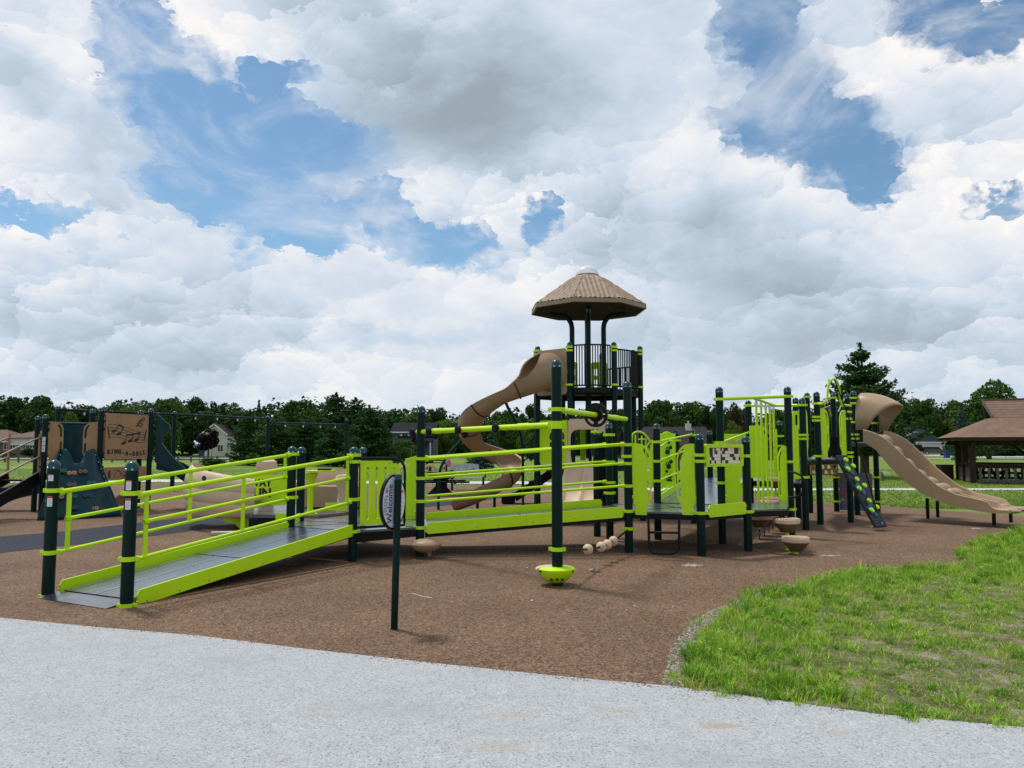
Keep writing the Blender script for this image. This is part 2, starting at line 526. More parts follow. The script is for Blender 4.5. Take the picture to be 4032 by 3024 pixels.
for nm, fn in (('rubber', b_rubber), ('dark_rubber', b_dark_rubber), ('asphalt', b_asphalt), ('lawn', b_lawn), ('soil', b_soil), ('grit', b_grit), ('concrete', b_concrete), ('street', b_street)):
    ground_mat(nm, fn)


def leaf_mat(name, dark, mid, light, rough=0.6, transl=0.25):
    m = bpy.data.materials.new(name)
    m.use_nodes = True
    t = NT(m.node_tree)
    p = m.node_tree.nodes['Principled BSDF']
    p.inputs['Roughness'].default_value = max(rough, 0.7)
    p.inputs['Specular IOR Level'].default_value = 0.10
    g = t.new('ShaderNodeNewGeometry')
    oi = t.new('ShaderNodeObjectInfo')
    f = t.math('ADD', t.math('MULTIPLY', g.outputs['Random Per Island'], 0.75), t.math('MULTIPLY', oi.outputs['Random'], 0.25))
    col = t.ramp(f, [(0.0, dark), (0.5, mid), (1.0, light)])
    t.put(p.inputs['Base Color'], col)
    tr = t.new('ShaderNodeBsdfTranslucent')
    t.put(tr.inputs[0], col)
    mx = t.new('ShaderNodeMixShader')
    mx.inputs[0].default_value = transl
    t.l.new(p.outputs[0], mx.inputs[1])
    t.l.new(tr.outputs[0], mx.inputs[2])
    t.l.new(mx.outputs[0], m.node_tree.nodes['Material Output'].inputs[0])
    M[name] = m


leaf_mat('leaf_dark', (0.012, 0.034, 0.008), (0.024, 0.062, 0.013), (0.055, 0.110, 0.022))
leaf_mat('leaf_mid', (0.022, 0.058, 0.010), (0.046, 0.105, 0.018), (0.095, 0.175, 0.030))
leaf_mat('leaf_light', (0.045, 0.090, 0.012), (0.090, 0.160, 0.022), (0.17, 0.24, 0.038))
leaf_mat('leaf_blue', (0.022, 0.045, 0.040), (0.042, 0.078, 0.072), (0.085, 0.130, 0.125))
leaf_mat('leaf_plum', (0.014, 0.006, 0.010), (0.026, 0.010, 0.018), (0.05, 0.018, 0.03))
leaf_mat('leaf_red', (0.035, 0.022, 0.012), (0.06, 0.036, 0.018), (0.09, 0.06, 0.028))
leaf_mat('needle', (0.014, 0.042, 0.012), (0.032, 0.080, 0.020), (0.080, 0.145, 0.038))
leaf_mat('grass_blade', (0.085, 0.23, 0.012), (0.25, 0.46, 0.028), (0.56, 0.71, 0.14), 0.5, 0.35)
leaf_mat('grass_dry', (0.28, 0.33, 0.04), (0.42, 0.45, 0.09), (0.60, 0.57, 0.27), 0.6, 0.3)
leaf_mat('straw', (0.40, 0.35, 0.20), (0.56, 0.50, 0.34), (0.74, 0.70, 0.56), 0.7, 0.2)
leaf_mat('grass_deep', (0.08, 0.20, 0.020), (0.14, 0.31, 0.028), (0.23, 0.42, 0.055), 0.5, 0.35)
leaf_mat('lawn_blade', (0.13, 0.23, 0.030), (0.19, 0.29, 0.042), (0.28, 0.36, 0.07), 0.6, 0.35)

# ramp decking: dark coated steel with rows of small slots (uv: u across in m, v along in m)
def deck_mat(name, slots):
    m = bpy.data.materials.new(name)
    m.use_nodes = True
    t = NT(m.node_tree)
    p = m.node_tree.nodes['Principled BSDF']
    co = t.new('ShaderNodeTexCoord').outputs['Object']
    n = t.noise(co, 5.0, 7, 0.65)
    base = t.ramp(n.outputs[0], [(0.3, (0.026, 0.030, 0.042)), (0.7, (0.060, 0.066, 0.085))])
    dn = t.noise(co, 1.7, 6, 0.6)
    base = t.mix(t.mapr(dn.outputs[0], 0.42, 0.68, 0.0, 0.6, True), base, (0.14, 0.145, 0.17))
    rough = t.mapr(n.outputs[0], 0.3, 0.7, 0.20, 0.36)
    if slots:
        uv = t.new('ShaderNodeUVMap').outputs[0]
        sp = t.new('ShaderNodeSeparateXYZ')
        t.put(sp.inputs[0], uv)
        fu = t.math('FRACT', t.math('DIVIDE', sp.outputs[0], 0.17))
        fv = t.math('FRACT', t.math('DIVIDE', sp.outputs[1], 0.048))
        fw = t.math('FRACT', t.math('DIVIDE', sp.outputs[0], 0.085))
        rib = t.math('LESS_THAN', t.math('ABSOLUTE', t.math('SUBTRACT', fu, 0.5)), 0.30)
        sl = t.math('LESS_THAN', t.math('ABSOLUTE', t.math('SUBTRACT', fv, 0.5)), 0.20)
        sw = t.math('LESS_THAN', t.math('ABSOLUTE', t.math('SUBTRACT', fw, 0.5)), 0.36)
        s = t.math('MULTIPLY', t.math('MULTIPLY', rib, sl), sw)
        fg = t.math('FRACT', t.math('DIVIDE', sp.outputs[0], 0.30))
        gr = t.math('LESS_THAN', t.math('ABSOLUTE', t.math('SUBTRACT', fg, 0.5)), 0.028)
        s = t.math('MAXIMUM', t.math('MULTIPLY', s, 0.75), gr)
        base = t.mix(s, base, (0.004, 0.004, 0.005))
        rough = t.math('ADD', rough, t.math('MULTIPLY', s, 0.5))
        t.put(p.inputs['Normal'], t.bump(t.math('SUBTRACT', 1.0, s), 0.5, 0.004))
    t.put(p.inputs['Base Color'], base)
    t.put(p.inputs['Roughness'], rough)
    p.inputs['Specular IOR Level'].default_value = 1.0
    p.inputs['Coat Weight'].default_value = 0.6
    p.inputs['Coat Roughness'].default_value = 0.22
    p.inputs['Coat IOR'].default_value = 1.7
    M[name] = m


deck_mat('deck_slots', True)
deck_mat('deck_plain', False)


# ------------------------------------------------------------------ mesh helpers
def rootloc(o):
    while o is not None and o.parent is not None:
        o = o.parent
    return Vector(o.location) if o is not None else Vector((0, 0, 0))


def tagp(o, label=None, cat=None, group=None, kind=None):
    if label:
        o['label'] = label
    if cat:
        o['category'] = cat
    if group:
        o['group'] = group
    if kind:
        o['kind'] = kind
    return o


def thing(name, label, cat, loc=(0, 0, 0), group=None, rotz=0.0):
    o = bpy.data.objects.new(name, None)
    o.empty_display_size = 0.2
    C.objects.link(o)
    o.location = loc
    o.rotation_euler = (0, 0, rotz)
    return tagp(o, label, cat, group)


class MB:
    def __init__(self):
        self.v, self.f, self.uv = [], [], None

    def add(self, vs, fs):
        b = len(self.v)
        self.v += [tuple(x) for x in vs]
        self.f += [tuple(i + b for i in q) for q in fs]
        return self

    def box(self, c, s, rz=0.0, mat3=None):
        hx, hy, hz = s[0] / 2, s[1] / 2, s[2] / 2
        rot = mat3 if mat3 is not None else Matrix.Rotation(rz, 3, 'Z')
        c = Vector(c)
        vs = [c + rot @ Vector((x * hx, y * hy, z * hz)) for z in (-1, 1) for y in (-1, 1) for x in (-1, 1)]
        return self.add(vs, [(0, 2, 3, 1), (4, 5, 7, 6), (0, 1, 5, 4), (2, 6, 7, 3), (0, 4, 6, 2), (1, 3, 7, 5)])

    def slab(self, pts, z0, z1):
        """vertical prism over a ground polygon"""
        n = len(pts)
        vs = [(p[0], p[1], z0) for p in pts] + [(p[0], p[1], z1) for p in pts]
        area = sum(pts[i][0] * pts[(i + 1) % n][1] - pts[(i + 1) % n][0] * pts[i][1] for i in range(n))
        idx = list(range(n)) if area > 0 else list(range(n))[::-1]
        fs = [tuple(idx[::-1]), tuple(i + n for i in idx)]
        for k in range(n):
            a, b = idx[k], idx[(k + 1) % n]
            fs.append((a, b, b + n, a + n))
        return self.add(vs, fs)

    def bar(self, p, q, w, h, up=(0, 0, 1)):
        """box beam from p to q: w sideways, h along up"""
        p, q = Vector(p), Vector(q)
        d = (q - p)
        L = d.length
        d.normalize()
        s = d.cross(Vector(up))
        if s.length < 1e-5:
            s = Vector((1, 0, 0))
        s.normalize()
        u = s.cross(d)
        rot = Matrix((s, d, u)).transposed()
        return self.box((p + q) / 2, (w, L, h), mat3=rot)

    def tube(self, path, r, n=8, closed=False, caps=True):
        P = [Vector(a) for a in path]
        m = len(P)
        rr = r if isinstance(r, (list, tuple)) else [r] * m
        tang = []
        for i in range(m):
            if closed:
                d = P[(i + 1) % m] - P[i - 1]
            else:
                d = P[min(i + 1, m - 1)] - P[max(i - 1, 0)]
            tang.append(d.normalized())
        nrm = tang[0].orthogonal().normalized()
        vs = []
        for i in range(m):
            if i:
                q = tang[i - 1].rotation_difference(tang[i])
                nrm = (q @ nrm)
                nrm = (nrm - tang[i] * nrm.dot(tang[i])).normalized()
            bi = tang[i].cross(nrm)
            for k in range(n):
                a = 2 * math.pi * k / n
                vs.append(P[i] + (nrm * math.cos(a) + bi * math.sin(a)) * rr[i])
        fs = []
        for i in range(m if closed else m - 1):
            j = (i + 1) % m
            for k in range(n):
                k2 = (k + 1) % n
                fs.append((i * n + k, i * n + k2, j * n + k2, j * n + k))
        if caps and not closed:
            fs.append(tuple(range(n))[::-1])
            fs.append(tuple((m - 1) * n + k for k in range(n)))
        return self.add(vs, fs)

    def lathe(self, prof, c=(0, 0, 0), n=20, a0=0.0, a1=2 * math.pi, sx=1.0, sy=1.0, axis=None):
        """profile of (radius, height) about +Z (or axis) at c"""
        full = abs(a1 - a0 - 2 * math.pi) < 1e-6
        cols = n if full else n + 1
        c = Vector(c)
        rot = Vector((0, 0, 1)).rotation_difference(Vector(axis).normalized()).to_matrix() if axis is not None else Matrix.Identity(3)
        vs, fs = [], []
        for k in range(cols):
            a = a0 + (a1 - a0) * k / n
            for (r_, z_) in prof:
                vs.append(c + rot @ Vector((r_ * math.cos(a) * sx, r_ * math.sin(a) * sy, z_)))
        m = len(prof)
        for k in range(n):
            k2 = (k + 1) % cols
            for i in range(m - 1):
                fs.append((k * m + i, k2 * m + i, k2 * m + i + 1, k * m + i + 1))
        if not full:
            fs.append(tuple(range(m)))
            fs.append(tuple((cols - 1) * m + i for i in range(m))[::-1])
        return self.add(vs, fs)

    def plate(self, loops, O, U, V, th, seg_clean=True):
        """flat plate: loops of (s, t) (outer first, then holes) in the frame O + s U + t V, thickness th about the plane"""
        O, U, V = Vector(O), Vector(U), Vector(V)
        N = U.cross(V).normalized()
        tri = tessellate_polygon([[Vector((a, b, 0)) for a, b in lp] for lp in loops])
        flat = [p for lp in loops for p in lp]
        n = len(flat)
        front = [O + U * a + V * b + N * (th / 2) for a, b in flat]
        back = [O + U * a + V * b - N * (th / 2) for a, b in flat]
        fs = []
        for q in tri:
            (ax, ay), (bx, by), (cx, cy) = flat[q[0]], flat[q[1]], flat[q[2]]
            if (bx - ax) * (cy - ay) - (by - ay) * (cx - ax) < 0:
                q = (q[0], q[2], q[1])
            fs.append(tuple(q))
            fs.append((q[2] + n, q[1] + n, q[0] + n))
        b = 0
        for li, lp in enumerate(loops):
            m = len(lp)
            ar = sum(lp[i][0] * lp[(i + 1) % m][1] - lp[(i + 1) % m][0] * lp[i][1] for i in range(m))
            ccw = ar > 0
            if li:
                ccw = not ccw
            for i in range(m):
                j = (i + 1) % m
                if ccw:
                    fs.append((b + i, b + i + n, b + j + n, b + j))
                else:
                    fs.append((b + j, b + j + n, b + i + n, b + i))
            b += m
        return self.add(front + back, fs)

    def mesh(self, name, mat_, smooth=38):
        me = bpy.data.meshes.new(name)
        me.from_pydata(self.v, [], self.f)
        if self.uv is not None:
            ul = me.uv_layers.new(name='UVMap')
            for lp in me.loops:
                ul.data[lp.index].uv = self.uv[lp.vertex_index]
        me.materials.append(M[mat_] if isinstance(mat_, str) else mat_)
        me.validate()
        if smooth:
            me.polygons.foreach_set('use_smooth', [True] * len(me.polygons))
            me.set_sharp_from_angle(angle=R(smooth))
        me.update()
        return me

    def build(self, name, mat_, parent=None, smooth=38, label=None, kind=None, bevel=0.0):
        off_ = rootloc(parent)
        if off_.length > 0:
            self.v = [(a - off_.x, b - off_.y, c - off_.z) for a, b, c in self.v]
        o = bpy.data.objects.new(name, self.mesh(name, mat_, smooth))
        C.objects.link(o)
        if parent is not None:
            o.parent = parent
        if bevel:
            bv = o.modifiers.new('edge', 'BEVEL')
            bv.width = bevel
            bv.segments = 2
            bv.limit_method = 'ANGLE'
            bv.angle_limit = R(50)
        return tagp(o, label, kind=kind)


def copy_tree(o, parent=None):
    c = o.copy()
    C.objects.link(c)
    if parent is not None:
        c.parent = parent
    for ch in list(o.children):
        copy_tree(ch, c)
    return c


def place(name, me, loc, parent, rot=None):
    """one more small piece that shares its mesh (bolts, tiles); loc in the world"""
    o = bpy.data.objects.new(name, me)
    C.objects.link(o)
    o.parent = parent
    off_ = rootloc(parent)
    o.location = Vector(loc) - off_
    if rot is not None:
        o.rotation_mode = 'QUATERNION'
        o.rotation_quaternion = rot
    return o


def struct(name, mb, mat_, smooth=0):
    return mb.build(name, mat_, None, smooth, kind='structure')


def poly_sheet(name, pts, z, mat_):
    mb = MB()
    tri = tessellate_polygon([[Vector((p[0], p[1], 0)) for p in pts]])
    fs = []
    for q in tri:
        a, b, c = (pts[i] for i in q)
        if (b[0] - a[0]) * (c[1] - a[1]) - (b[1] - a[1]) * (c[0] - a[0]) < 0:
            q = (q[0], q[2], q[1])
        fs.append(tuple(q))
    mb.add([(p[0], p[1], z) for p in pts], fs)
    return struct(name, mb, mat_)


def rrect(x0, y0, x1, y1, r, n=4):
    out = []
    for cx, cy, a in ((x1 - r, y0 + r, -90), (x1 - r, y1 - r, 0), (x0 + r, y1 - r, 90), (x0 + r, y0 + r, 180)):
        for k in range(n + 1):
            b = R(a + 90 * k / n)
            out.append((cx + r * math.cos(b), cy + r * math.sin(b)))
    return out


def slot(cx, y0, y1, w, n=5):
    return rrect(cx - w / 2, y0, cx + w / 2, y1, w / 2 * 0.98, n)


def circ(cx, cy, r, n=14):
    return [(cx + r * math.cos(2 * math.pi * k / n), cy + r * math.sin(2 * math.pi * k / n)) for k in range(n)]


def smooth_path(pts, n=6):
    """Catmull-Rom through pts"""
    P = [Vector(p) for p in pts]
    out = []
    for i in range(len(P) - 1):
        p0, p1, p2, p3 = P[max(i - 1, 0)], P[i], P[i + 1], P[min(i + 2, len(P) - 1)]
        for k in range(n):
            t = k / n
            out.append(0.5 * ((2 * p1) + (p2 - p0) * t + (2 * p0 - 5 * p1 + 4 * p2 - p3) * t * t + (3 * p1 - p0 - 3 * p2 + p3) * t ** 3))
    out.append(P[-1])
    return out


def xy(v):
    return Vector((v.x, v.y, 0))


def text_mesh(body, size, bold=0.0):
    cu = bpy.data.curves.new('lettering', 'FONT')
    cu.body = body
    cu.size = size
    cu.align_x = 'CENTER'
    cu.align_y = 'CENTER'
    cu.extrude = 0.0
    cu.resolution_u = 3
    cu.offset = bold
    ob = bpy.data.objects.new('lettering', cu)
    me = bpy.data.meshes.new_from_object(ob)
    vs = [tuple(v.co) for v in me.vertices]
    fs = [tuple(p.vertices) for p in me.polygons]
    bpy.data.objects.remove(ob)
    bpy.data.curves.remove(cu)
    bpy.data.meshes.remove(me)
    return vs, fs


def add_text(mb, body, size, O, U, V, lift, sx=1.0, rot=0.0, bold=0.0):
    vs, fs = text_mesh(body, size, bold)
    O, U, V = Vector(O), Vector(U), Vector(V)
    N = U.cross(V).normalized()
    c, s = math.cos(rot), math.sin(rot)
    out = []
    for x, y, _ in vs:
        x *= sx
        out.append(O + U * (x * c - y * s) + V * (x * s + y * c) + N * lift)
    mb.add(out, fs)


# shared bolt: a small domed head pointing along +Z
bolt_mesh = MB().lathe([(0.012, 0), (0.012, 0.003), (0.009, 0.007), (0.0, 0.009)], n=8).mesh('bolt', 'steel')


def bolt(loc, normal, parent):
    return place('bolt', bolt_mesh, loc, parent, Vector((0, 0, 1)).rotation_difference(Vector(normal).normalized()))


# ------------------------------------------------------------------ ground
D = 4032 / 2212.0
lawn = MB()
lawn.add([(-900, -60, -0.012), (900, -60, -0.012), (900, 1500, -0.012), (-900, 1500, -0.012)], [(0, 1, 2, 3)])
struct('lawn', lawn, 'lawn')

edge_px = [(0, 2434), (365, 2470), (790, 2506), (1200, 2557), (1640, 2606), (2005, 2645), (2370, 2681), (2606, 2701), (2917, 2740), (3463, 2816), (4032, 2867)]
edge = [G(*e) for e in edge_px]
e0, e1 = edge[0], edge[-1]
ext_l = e0 + (e0 - edge[2]).normalized() * 20
ext_r = e1 + (e1 - edge[-3]).normalized() * 14
# rubber play surface: front edge along the path, right edge round the grass, back edge by the concrete walk
rub_right_px = [(2606, 2700), (2640, 2555), (2712, 2455), (2800, 2405), (2990, 2333), (3250, 2272), (3390, 2240), (3640, 2228), (3790, 2214), (3770, 2170), (3850, 2125), (4040, 2085)]
rub_right = [G(*q) for q in rub_right_px]
rubber = [ext_l + Vector((-2, 1, 0))] + [ext_l] + edge[:8] + rub_right[1:] + [Vector((13.5, 14.3, 0)), Vector((12.6, 16.8, 0)), G(4032, 2032), G(3800, 2016), G(3470, 1992), G(3100, 1972), Vector((7.5, 25.5, 0)), Vector((5, 28.5, 0)), Vector((0, 31.5, 0)), Vector((-6, 31.5, 0)), Vector((-12, 33.0, 0)), Vector((-20, 33.0, 0)), Vector((-28, 30, 0)), Vector((-26, 12, 0))]
poly_sheet('rubber_surface', rubber, 0.0, 'rubber')
path_poly = [ext_l] + edge + [ext_r, Vector((16, -8, 0)), Vector((-18, -8, 0))]
poly_sheet('asphalt_path', path_poly, 0.006, 'asphalt')
# thin crumbly rim where the path ends
poly_sheet('dark_rubber_band', [G(-400, 2150), G(0, 2113), G(250, 2093), G(620, 2050), G(1000, 2010), G(1200, 1995), G(1240, 2022), G(900, 2072), G(620, 2108), G(250, 2150), G(0, 2178), G(-400, 2210)], 0.004, 'dark_rubber')
poly_sheet('dark_rubber_band', [G(1660, 1966), G(1800, 1962), G(2000, 1944), G(2060, 1940), G(2060, 1950), G(2000, 1957), G(1800, 1987), G(1660, 1998)], 0.004, 'dark_rubber')
# concrete walks
cw = [(-30, 32.2), (-20, 34.6), (-12, 34.6), (-6, 33.0), (0, 33.0), (4.6, 30.2), (5.5, 31.4), (0.5, 35.4), (-6, 35.6), (-12, 37.4), (-20, 37.4), (-30, 35)]
poly_sheet('concrete_walk', [Vector((a, b, 0)) for a, b in cw], 0.004, 'concrete')
w0, w1 = G(2050, 1928), G(4032, 1925)
poly_sheet('concrete_walk', [Vector((5, 27.6, 0)), Vector((12, 28.3, 0)), Vector((40, 28.6, 0)), Vector((40, 29.8, 0)), Vector((12, 29.5, 0)), Vector((5, 30.0, 0))], 0.002, 'concrete')
poly_sheet('concrete_walk', [Vector((-4, 55, 0)), Vector((12, 50, 0)), Vector((12, 51.5, 0)), Vector((-4, 56.5, 0))], 0.002, 'concrete')
poly_sheet('street', [Vector((-160, 97, 0)), Vector((160, 97, 0)), Vector((160, 104, 0)), Vector((-160, 104, 0))], 0.002, 'street')
poly_sheet('driveway', [Vector((66, 104, 0)), Vector((86, 104, 0)), Vector((88, 149, 0)), Vector((74, 149, 0))], 0.004, 'concrete')
poly_sheet('driveway', [Vector((-62, 88, 0)), Vector((-36, 88, 0)), Vector((-34, 92, 0)), Vector((-64, 92, 0))], 0.004, 'concrete')
# bare gritty fringe between rubber and grass, and the soil bed the tall grass grows from
fr_out = rub_right
fr_in = [G(2690, 2712), G(2712, 2600), G(2775, 2498), G(2835, 2425), G(3000, 2345), G(3258, 2280), G(3393, 2247), G(3640, 2237), G(3815, 2228), G(3780, 2174), G(3858, 2129), G(4040, 2089)]
poly_sheet('gritty_fringe', fr_out + fr_in[::-1], 0.004, 'grit')
bed = fr_in + [Vector((13.2, 13.6, 0)), Vector((15, 8, 0)), ext_r, edge[-1], edge[-2], edge[-3]]
poly_sheet('grass_bed', bed, 0.002, 'soil')

# =================================================================== THE MAIN PLAY STRUCTURE (bolted together: one thing)
S = thing('play_structure', 'large lime green and dark green playground structure with ramps, roofed tower and tan slides', 'play structure', (1.0, 13.0, 0))
PR = 0.0635
post_cap_prof = [(0.0655, -0.035), (0.0665, 0.0), (0.062, 0.024), (0.049, 0.045), (0.028, 0.060), (0.0, 0.066)]
clampmesh = None


def clamp_ring(mb, c, z, r=PR, h=0.045, ang=0.0):
    mb.lathe([(r, z - h / 2), (r + 0.009, z - h / 2), (r + 0.009, z + h / 2), (r, z + h / 2)], (c.x, c.y, 0), 16)
    for s in (-1, 1):
        dx, dy = math.cos(ang) * s, math.sin(ang) * s
        mb.box((c.x + dx * (r + 0.022), c.y + dy * (r + 0.022), z), (0.032, 0.018, h * 0.98), ang)
        # pressed-in fixing
        mb.lathe([(0.011, 0), (0.008, 0.006), (0, 0.008)], (c.x + dx * (r + 0.022) + dy * 0.009 * s, c.y + dy * (r + 0.022) - 0.012, z), 6, axis=(0, -1, 0))


def post_at(P, top, zs=(), parent=None, mcol='green', ang=0.0, r=PR, capm='cap', cm='lime'):
    parent = parent or S
    mb = MB()
    mb.lathe([(r, -0.03), (r, top - 0.075)], (P.x, P.y, 0), 18)
    po = mb.build('post', mcol, parent)
    k = r / PR
    MB().lathe([(a * k, top - 0.066 + b) for a, b in post_cap_prof], (P.x, P.y, 0), 18).build('post_cap', capm, po)
    for z in zs:
        cb = MB()
        clamp_ring(cb, P, z, r, ang=ang)
        cb.build('clamp', cm, po)
    for a in (-118, -62):
        dv = Vector((math.cos(R(a)), math.sin(R(a)), 0))
        bolt(Vector((P.x, P.y, top - 0.085)) + dv * (r + 0.002), dv, po)
    return po


PX = {}     # name -> (ground point, top z, object)


def post(name, bx, by, ty, clamps=(), tx=None, ang=0.0, parent=None, cm='lime'):
    P = G(bx, by)
    top = A(bx, ty, P.y).z
    zs = [A(bx, c, P.y).z for c in clamps]
    o = post_at(P, top, zs, parent, ang=ang, cm=cm)
    PX[name] = (P, top, o)
    return P


def zat(P, y):
    return A(2016, y, P.y).z


P1 = post('P1', 188, 2346, 1810, (1931, 2175, 2349))
P2 = post('P2', 498, 2390, 1815, (1942, 2200, 2384))
P3 = post('P3', 1141, 2187, 1757, (1788, 1958))
P4 = post('P4', 1387, 2210, 1759, (1792, 1818, 1966, 2092), ang=0.5)
P3b = post('P3b', 1179, 2155, 1759, ())
P4b = post('P4b', 1424, 2134, 1760, ())
P5 = post('P5', 1653, 2189, 1598, (1806, 1883, 1973, 2077), ang=0.1)
P6 = post('P6', 2477, 2175, 1501, (1751, 1797, 1825, 1913, 2012, 2081))
bd = (P6 - P5).normalized()
bn = Vector((-bd.y, bd.x, 0))
P5b_xy = P5 + bn * 1.2
post_at(P5b_xy, 1.95, (1.42, 1.15, 0.82), ang=0.1)
P8 = post('P8', 2402, 2128, 1664, (1712, 1819, 1900, 1941))
P9 = post('P9', 2352, 2112, 1690, (1700,))
P7 = post('P7', 2195, 2305, 1415, (1612, 1666, 1681, 2162), ang=-0.2)
P10 = post('P10', 2763, 2188, 1706, (1792, 1816, 2020))
P11 = post('P11', 2947, 2170, 1716, (1795, 2014))
P12 = post('P12', 2845, 2140, 1523, (1572, 1743, 1901))
P13 = post('P13', 2591, 2124, 1667, (1740, 1816, 1893))
P14 = post('P14', 2669, 2044, 1692, (1734,))
P15 = post('P15', 2732, 2061, 1689, (1713,))
P16 = post('P16', 2800, 2038, 1695, ())
P17 = post('P17', 2532, 2050, 1690, ())
P18 = post('P18', 3117, 2114, 1522, (1561, 1818, 2005))
P19 = post('P19', 3078, 2048, 1657, (1717, 1756))
P20 = post('P20', 3174, 2086, 1566, (1595, 1713, 1728, 1879))
P21 = post('P21', 3231, 2065, 1542, (1589, 1642, 1656, 1796))
P22 = post('P22', 3146, 2047, 1565, ())
P23 = post('P23', 3192, 2020, 1546, (1563,))
P24 = post('P24', 3295, 2014, 1548, (1567, 1879, 1974))
P25 = post('P25', 3351, 2057, 1551, (1597, 1622, 1649, 1782, 1798))
P26 = post('P26', 3377, 2028, 1539, (1567, 1588, 1662, 1711, 1727))
P27 = post('P27', 3457, 2020, 1612, (1666, 1879, 1975))
P28 = post('P28', 2958, 2066, 1576, (1597,))

# warning stickers curved on the posts near the ramp's foot
def sticker(P, ang, z0, z1, w, head, post_o, hm='print_red'):
    r = PR + 0.0012
    n = 6
    a0, a1 = ang - w / r / 2, ang + w / r / 2

    def curved(za, zb, lift, aa=a0, ab=a1):
        mb = MB()
        vs, fs = [], []
        for k in range(n + 1):
            a = aa + (ab - aa) * k / n
            for z in (za, zb):
                vs.append((P.x + (r + lift) * math.cos(a), P.y + (r + lift) * math.sin(a), z))
        for k in range(n):
            fs.append((2 * k, 2 * k + 2, 2 * k + 3, 2 * k + 1))
        mb.add(vs, fs)
        return mb
    st = curved(z0, z1, 0.0).build('warning_sticker', 'white', post_o)
    # header strip and grey print lines, joined with the sticker as its own print
    hz = z1 - (z1 - z0) * head
    o = curved(hz, z1 - 0.001, 0.0006)
    o.build('warning_sticker', hm, post_o)
    ln = MB()
    k = 0
    z = hz - 0.012
    while z > z0 + 0.012:
        m2 = curved(z - 0.0022, z, 0.0006, a0 + (a1 - a0) * 0.12, a1 - (a1 - a0) * (0.12 + 0.2 * ((k * 7) % 3) / 3))
        ln.add(m2.v, m2.f)
        z -= 0.0105
        k += 1
    ln.build('warning_sticker', 'print_grey', post_o)


for P, key, l in ((P1, 'P1', ((1868, 1893), (1952, 1993))), (P2, 'P2', ((1891, 1929), (1961, 2005)))):
    view = math.atan2(-P.y, -P.x) - 0.42
    sticker(P, view, zat(P, l[0][1]), zat(P, l[0][0]), 0.055, 0.13, PX[key][2], 'print_orange')
    sticker(P, view, zat(P, l[1][1]), zat(P, l[1][0]), 0.055, 0.2, PX[key][2], 'print_red')

# ------------------------------------------------------------------ entry ramp
zd1 = 0.42
r_u = ((P4 + P3) / 2 - (P1 + P2) / 2)
r_len = r_u.length
r_u.normalize()
r_v = Vector((-r_u.y, r_u.x, 0))
near0, far0 = P2 + r_u * 0.10 + r_v * 0.10, P1 + r_u * 0.10 - r_v * 0.10
near1, far1 = P4 - r_u * 0.03 + r_v * 0.06, P3 - r_u * 0.03 - r_v * 0.06
z_r0, z_r1 = 0.05, zd1


def ramp_panel(a0, b0, a1, b1, za, zb, name='ramp_plank', m='deck_slots', parent=None, th=0.035):
    """a0,b0: near and far point at the low end; a1,b1 at the high end"""
    mb = MB()
    vs = []
    for P, z in ((a0, za), (b0, za), (b1, zb), (a1, zb)):
        vs.append((P.x, P.y, z))
    for P, z in ((a0, za), (b0, za), (b1, zb), (a1, zb)):
        vs.append((P.x, P.y, z - th))
    mb.add(vs, [(0, 3, 2, 1), (4, 5, 6, 7), (0, 1, 5, 4), (1, 2, 6, 5), (2, 3, 7, 6), (3, 0, 4, 7)])
    w, L = (a0 - b0).length, (a1 - a0).length
    mb.uv = [(0, 0), (w, 0), (w, L), (0, L)] * 2
    return mb.build(name, m, parent or S, 0)


ramp = MB().bar(Vector((near0.x, near0.y, z_r0 - 0.075)) + r_v * 0.55, Vector((near1.x, near1.y, z_r1 - 0.085)) + r_v * 0.53, 1.12, 0.03).build('ramp', 'black', S, 0)  # wide plate added under the planks to stop light through their seams
for i in range(2):
    t0, t1 = i / 2 + 0.004, (i + 1) / 2 - 0.004
    za, zb = z_r0 + (z_r1 - z_r0) * t0, z_r0 + (z_r1 - z_r0) * t1
    for s0, s1 in ((0.0, 0.493), (0.507, 1.0)):
        def pt(t, s):
            n_ = near0.lerp(near1, t)
            f_ = far0.lerp(far1, t)
            return n_.lerp(f_, s)
        ramp_panel(pt(t0, s0), pt(t0, s1), pt(t1, s0), pt(t1, s1), za, zb, parent=ramp)
# grey threshold plate that lies on the rubber at the foot
th0 = MB()
na, fa = near0 - r_u * 0.02, far0 - r_u * 0.02
nb, fb = P2 + r_v * 0.075 - r_u * 0.17, P1 - r_v * 0.055 - r_u * 0.13
th0.add([(na.x, na.y, 0.046), (fa.x, fa.y, 0.046), (fb.x, fb.y, 0.006), (nb.x, nb.y, 0.006), (na.x, na.y, 0.0), (fa.x, fa.y, 0.0)],
        [(0, 1, 2, 3), (0, 3, 4), (1, 5, 2), (0, 4, 5, 1)])
th0.build('threshold_plate', 'deck_plain', ramp, 0)


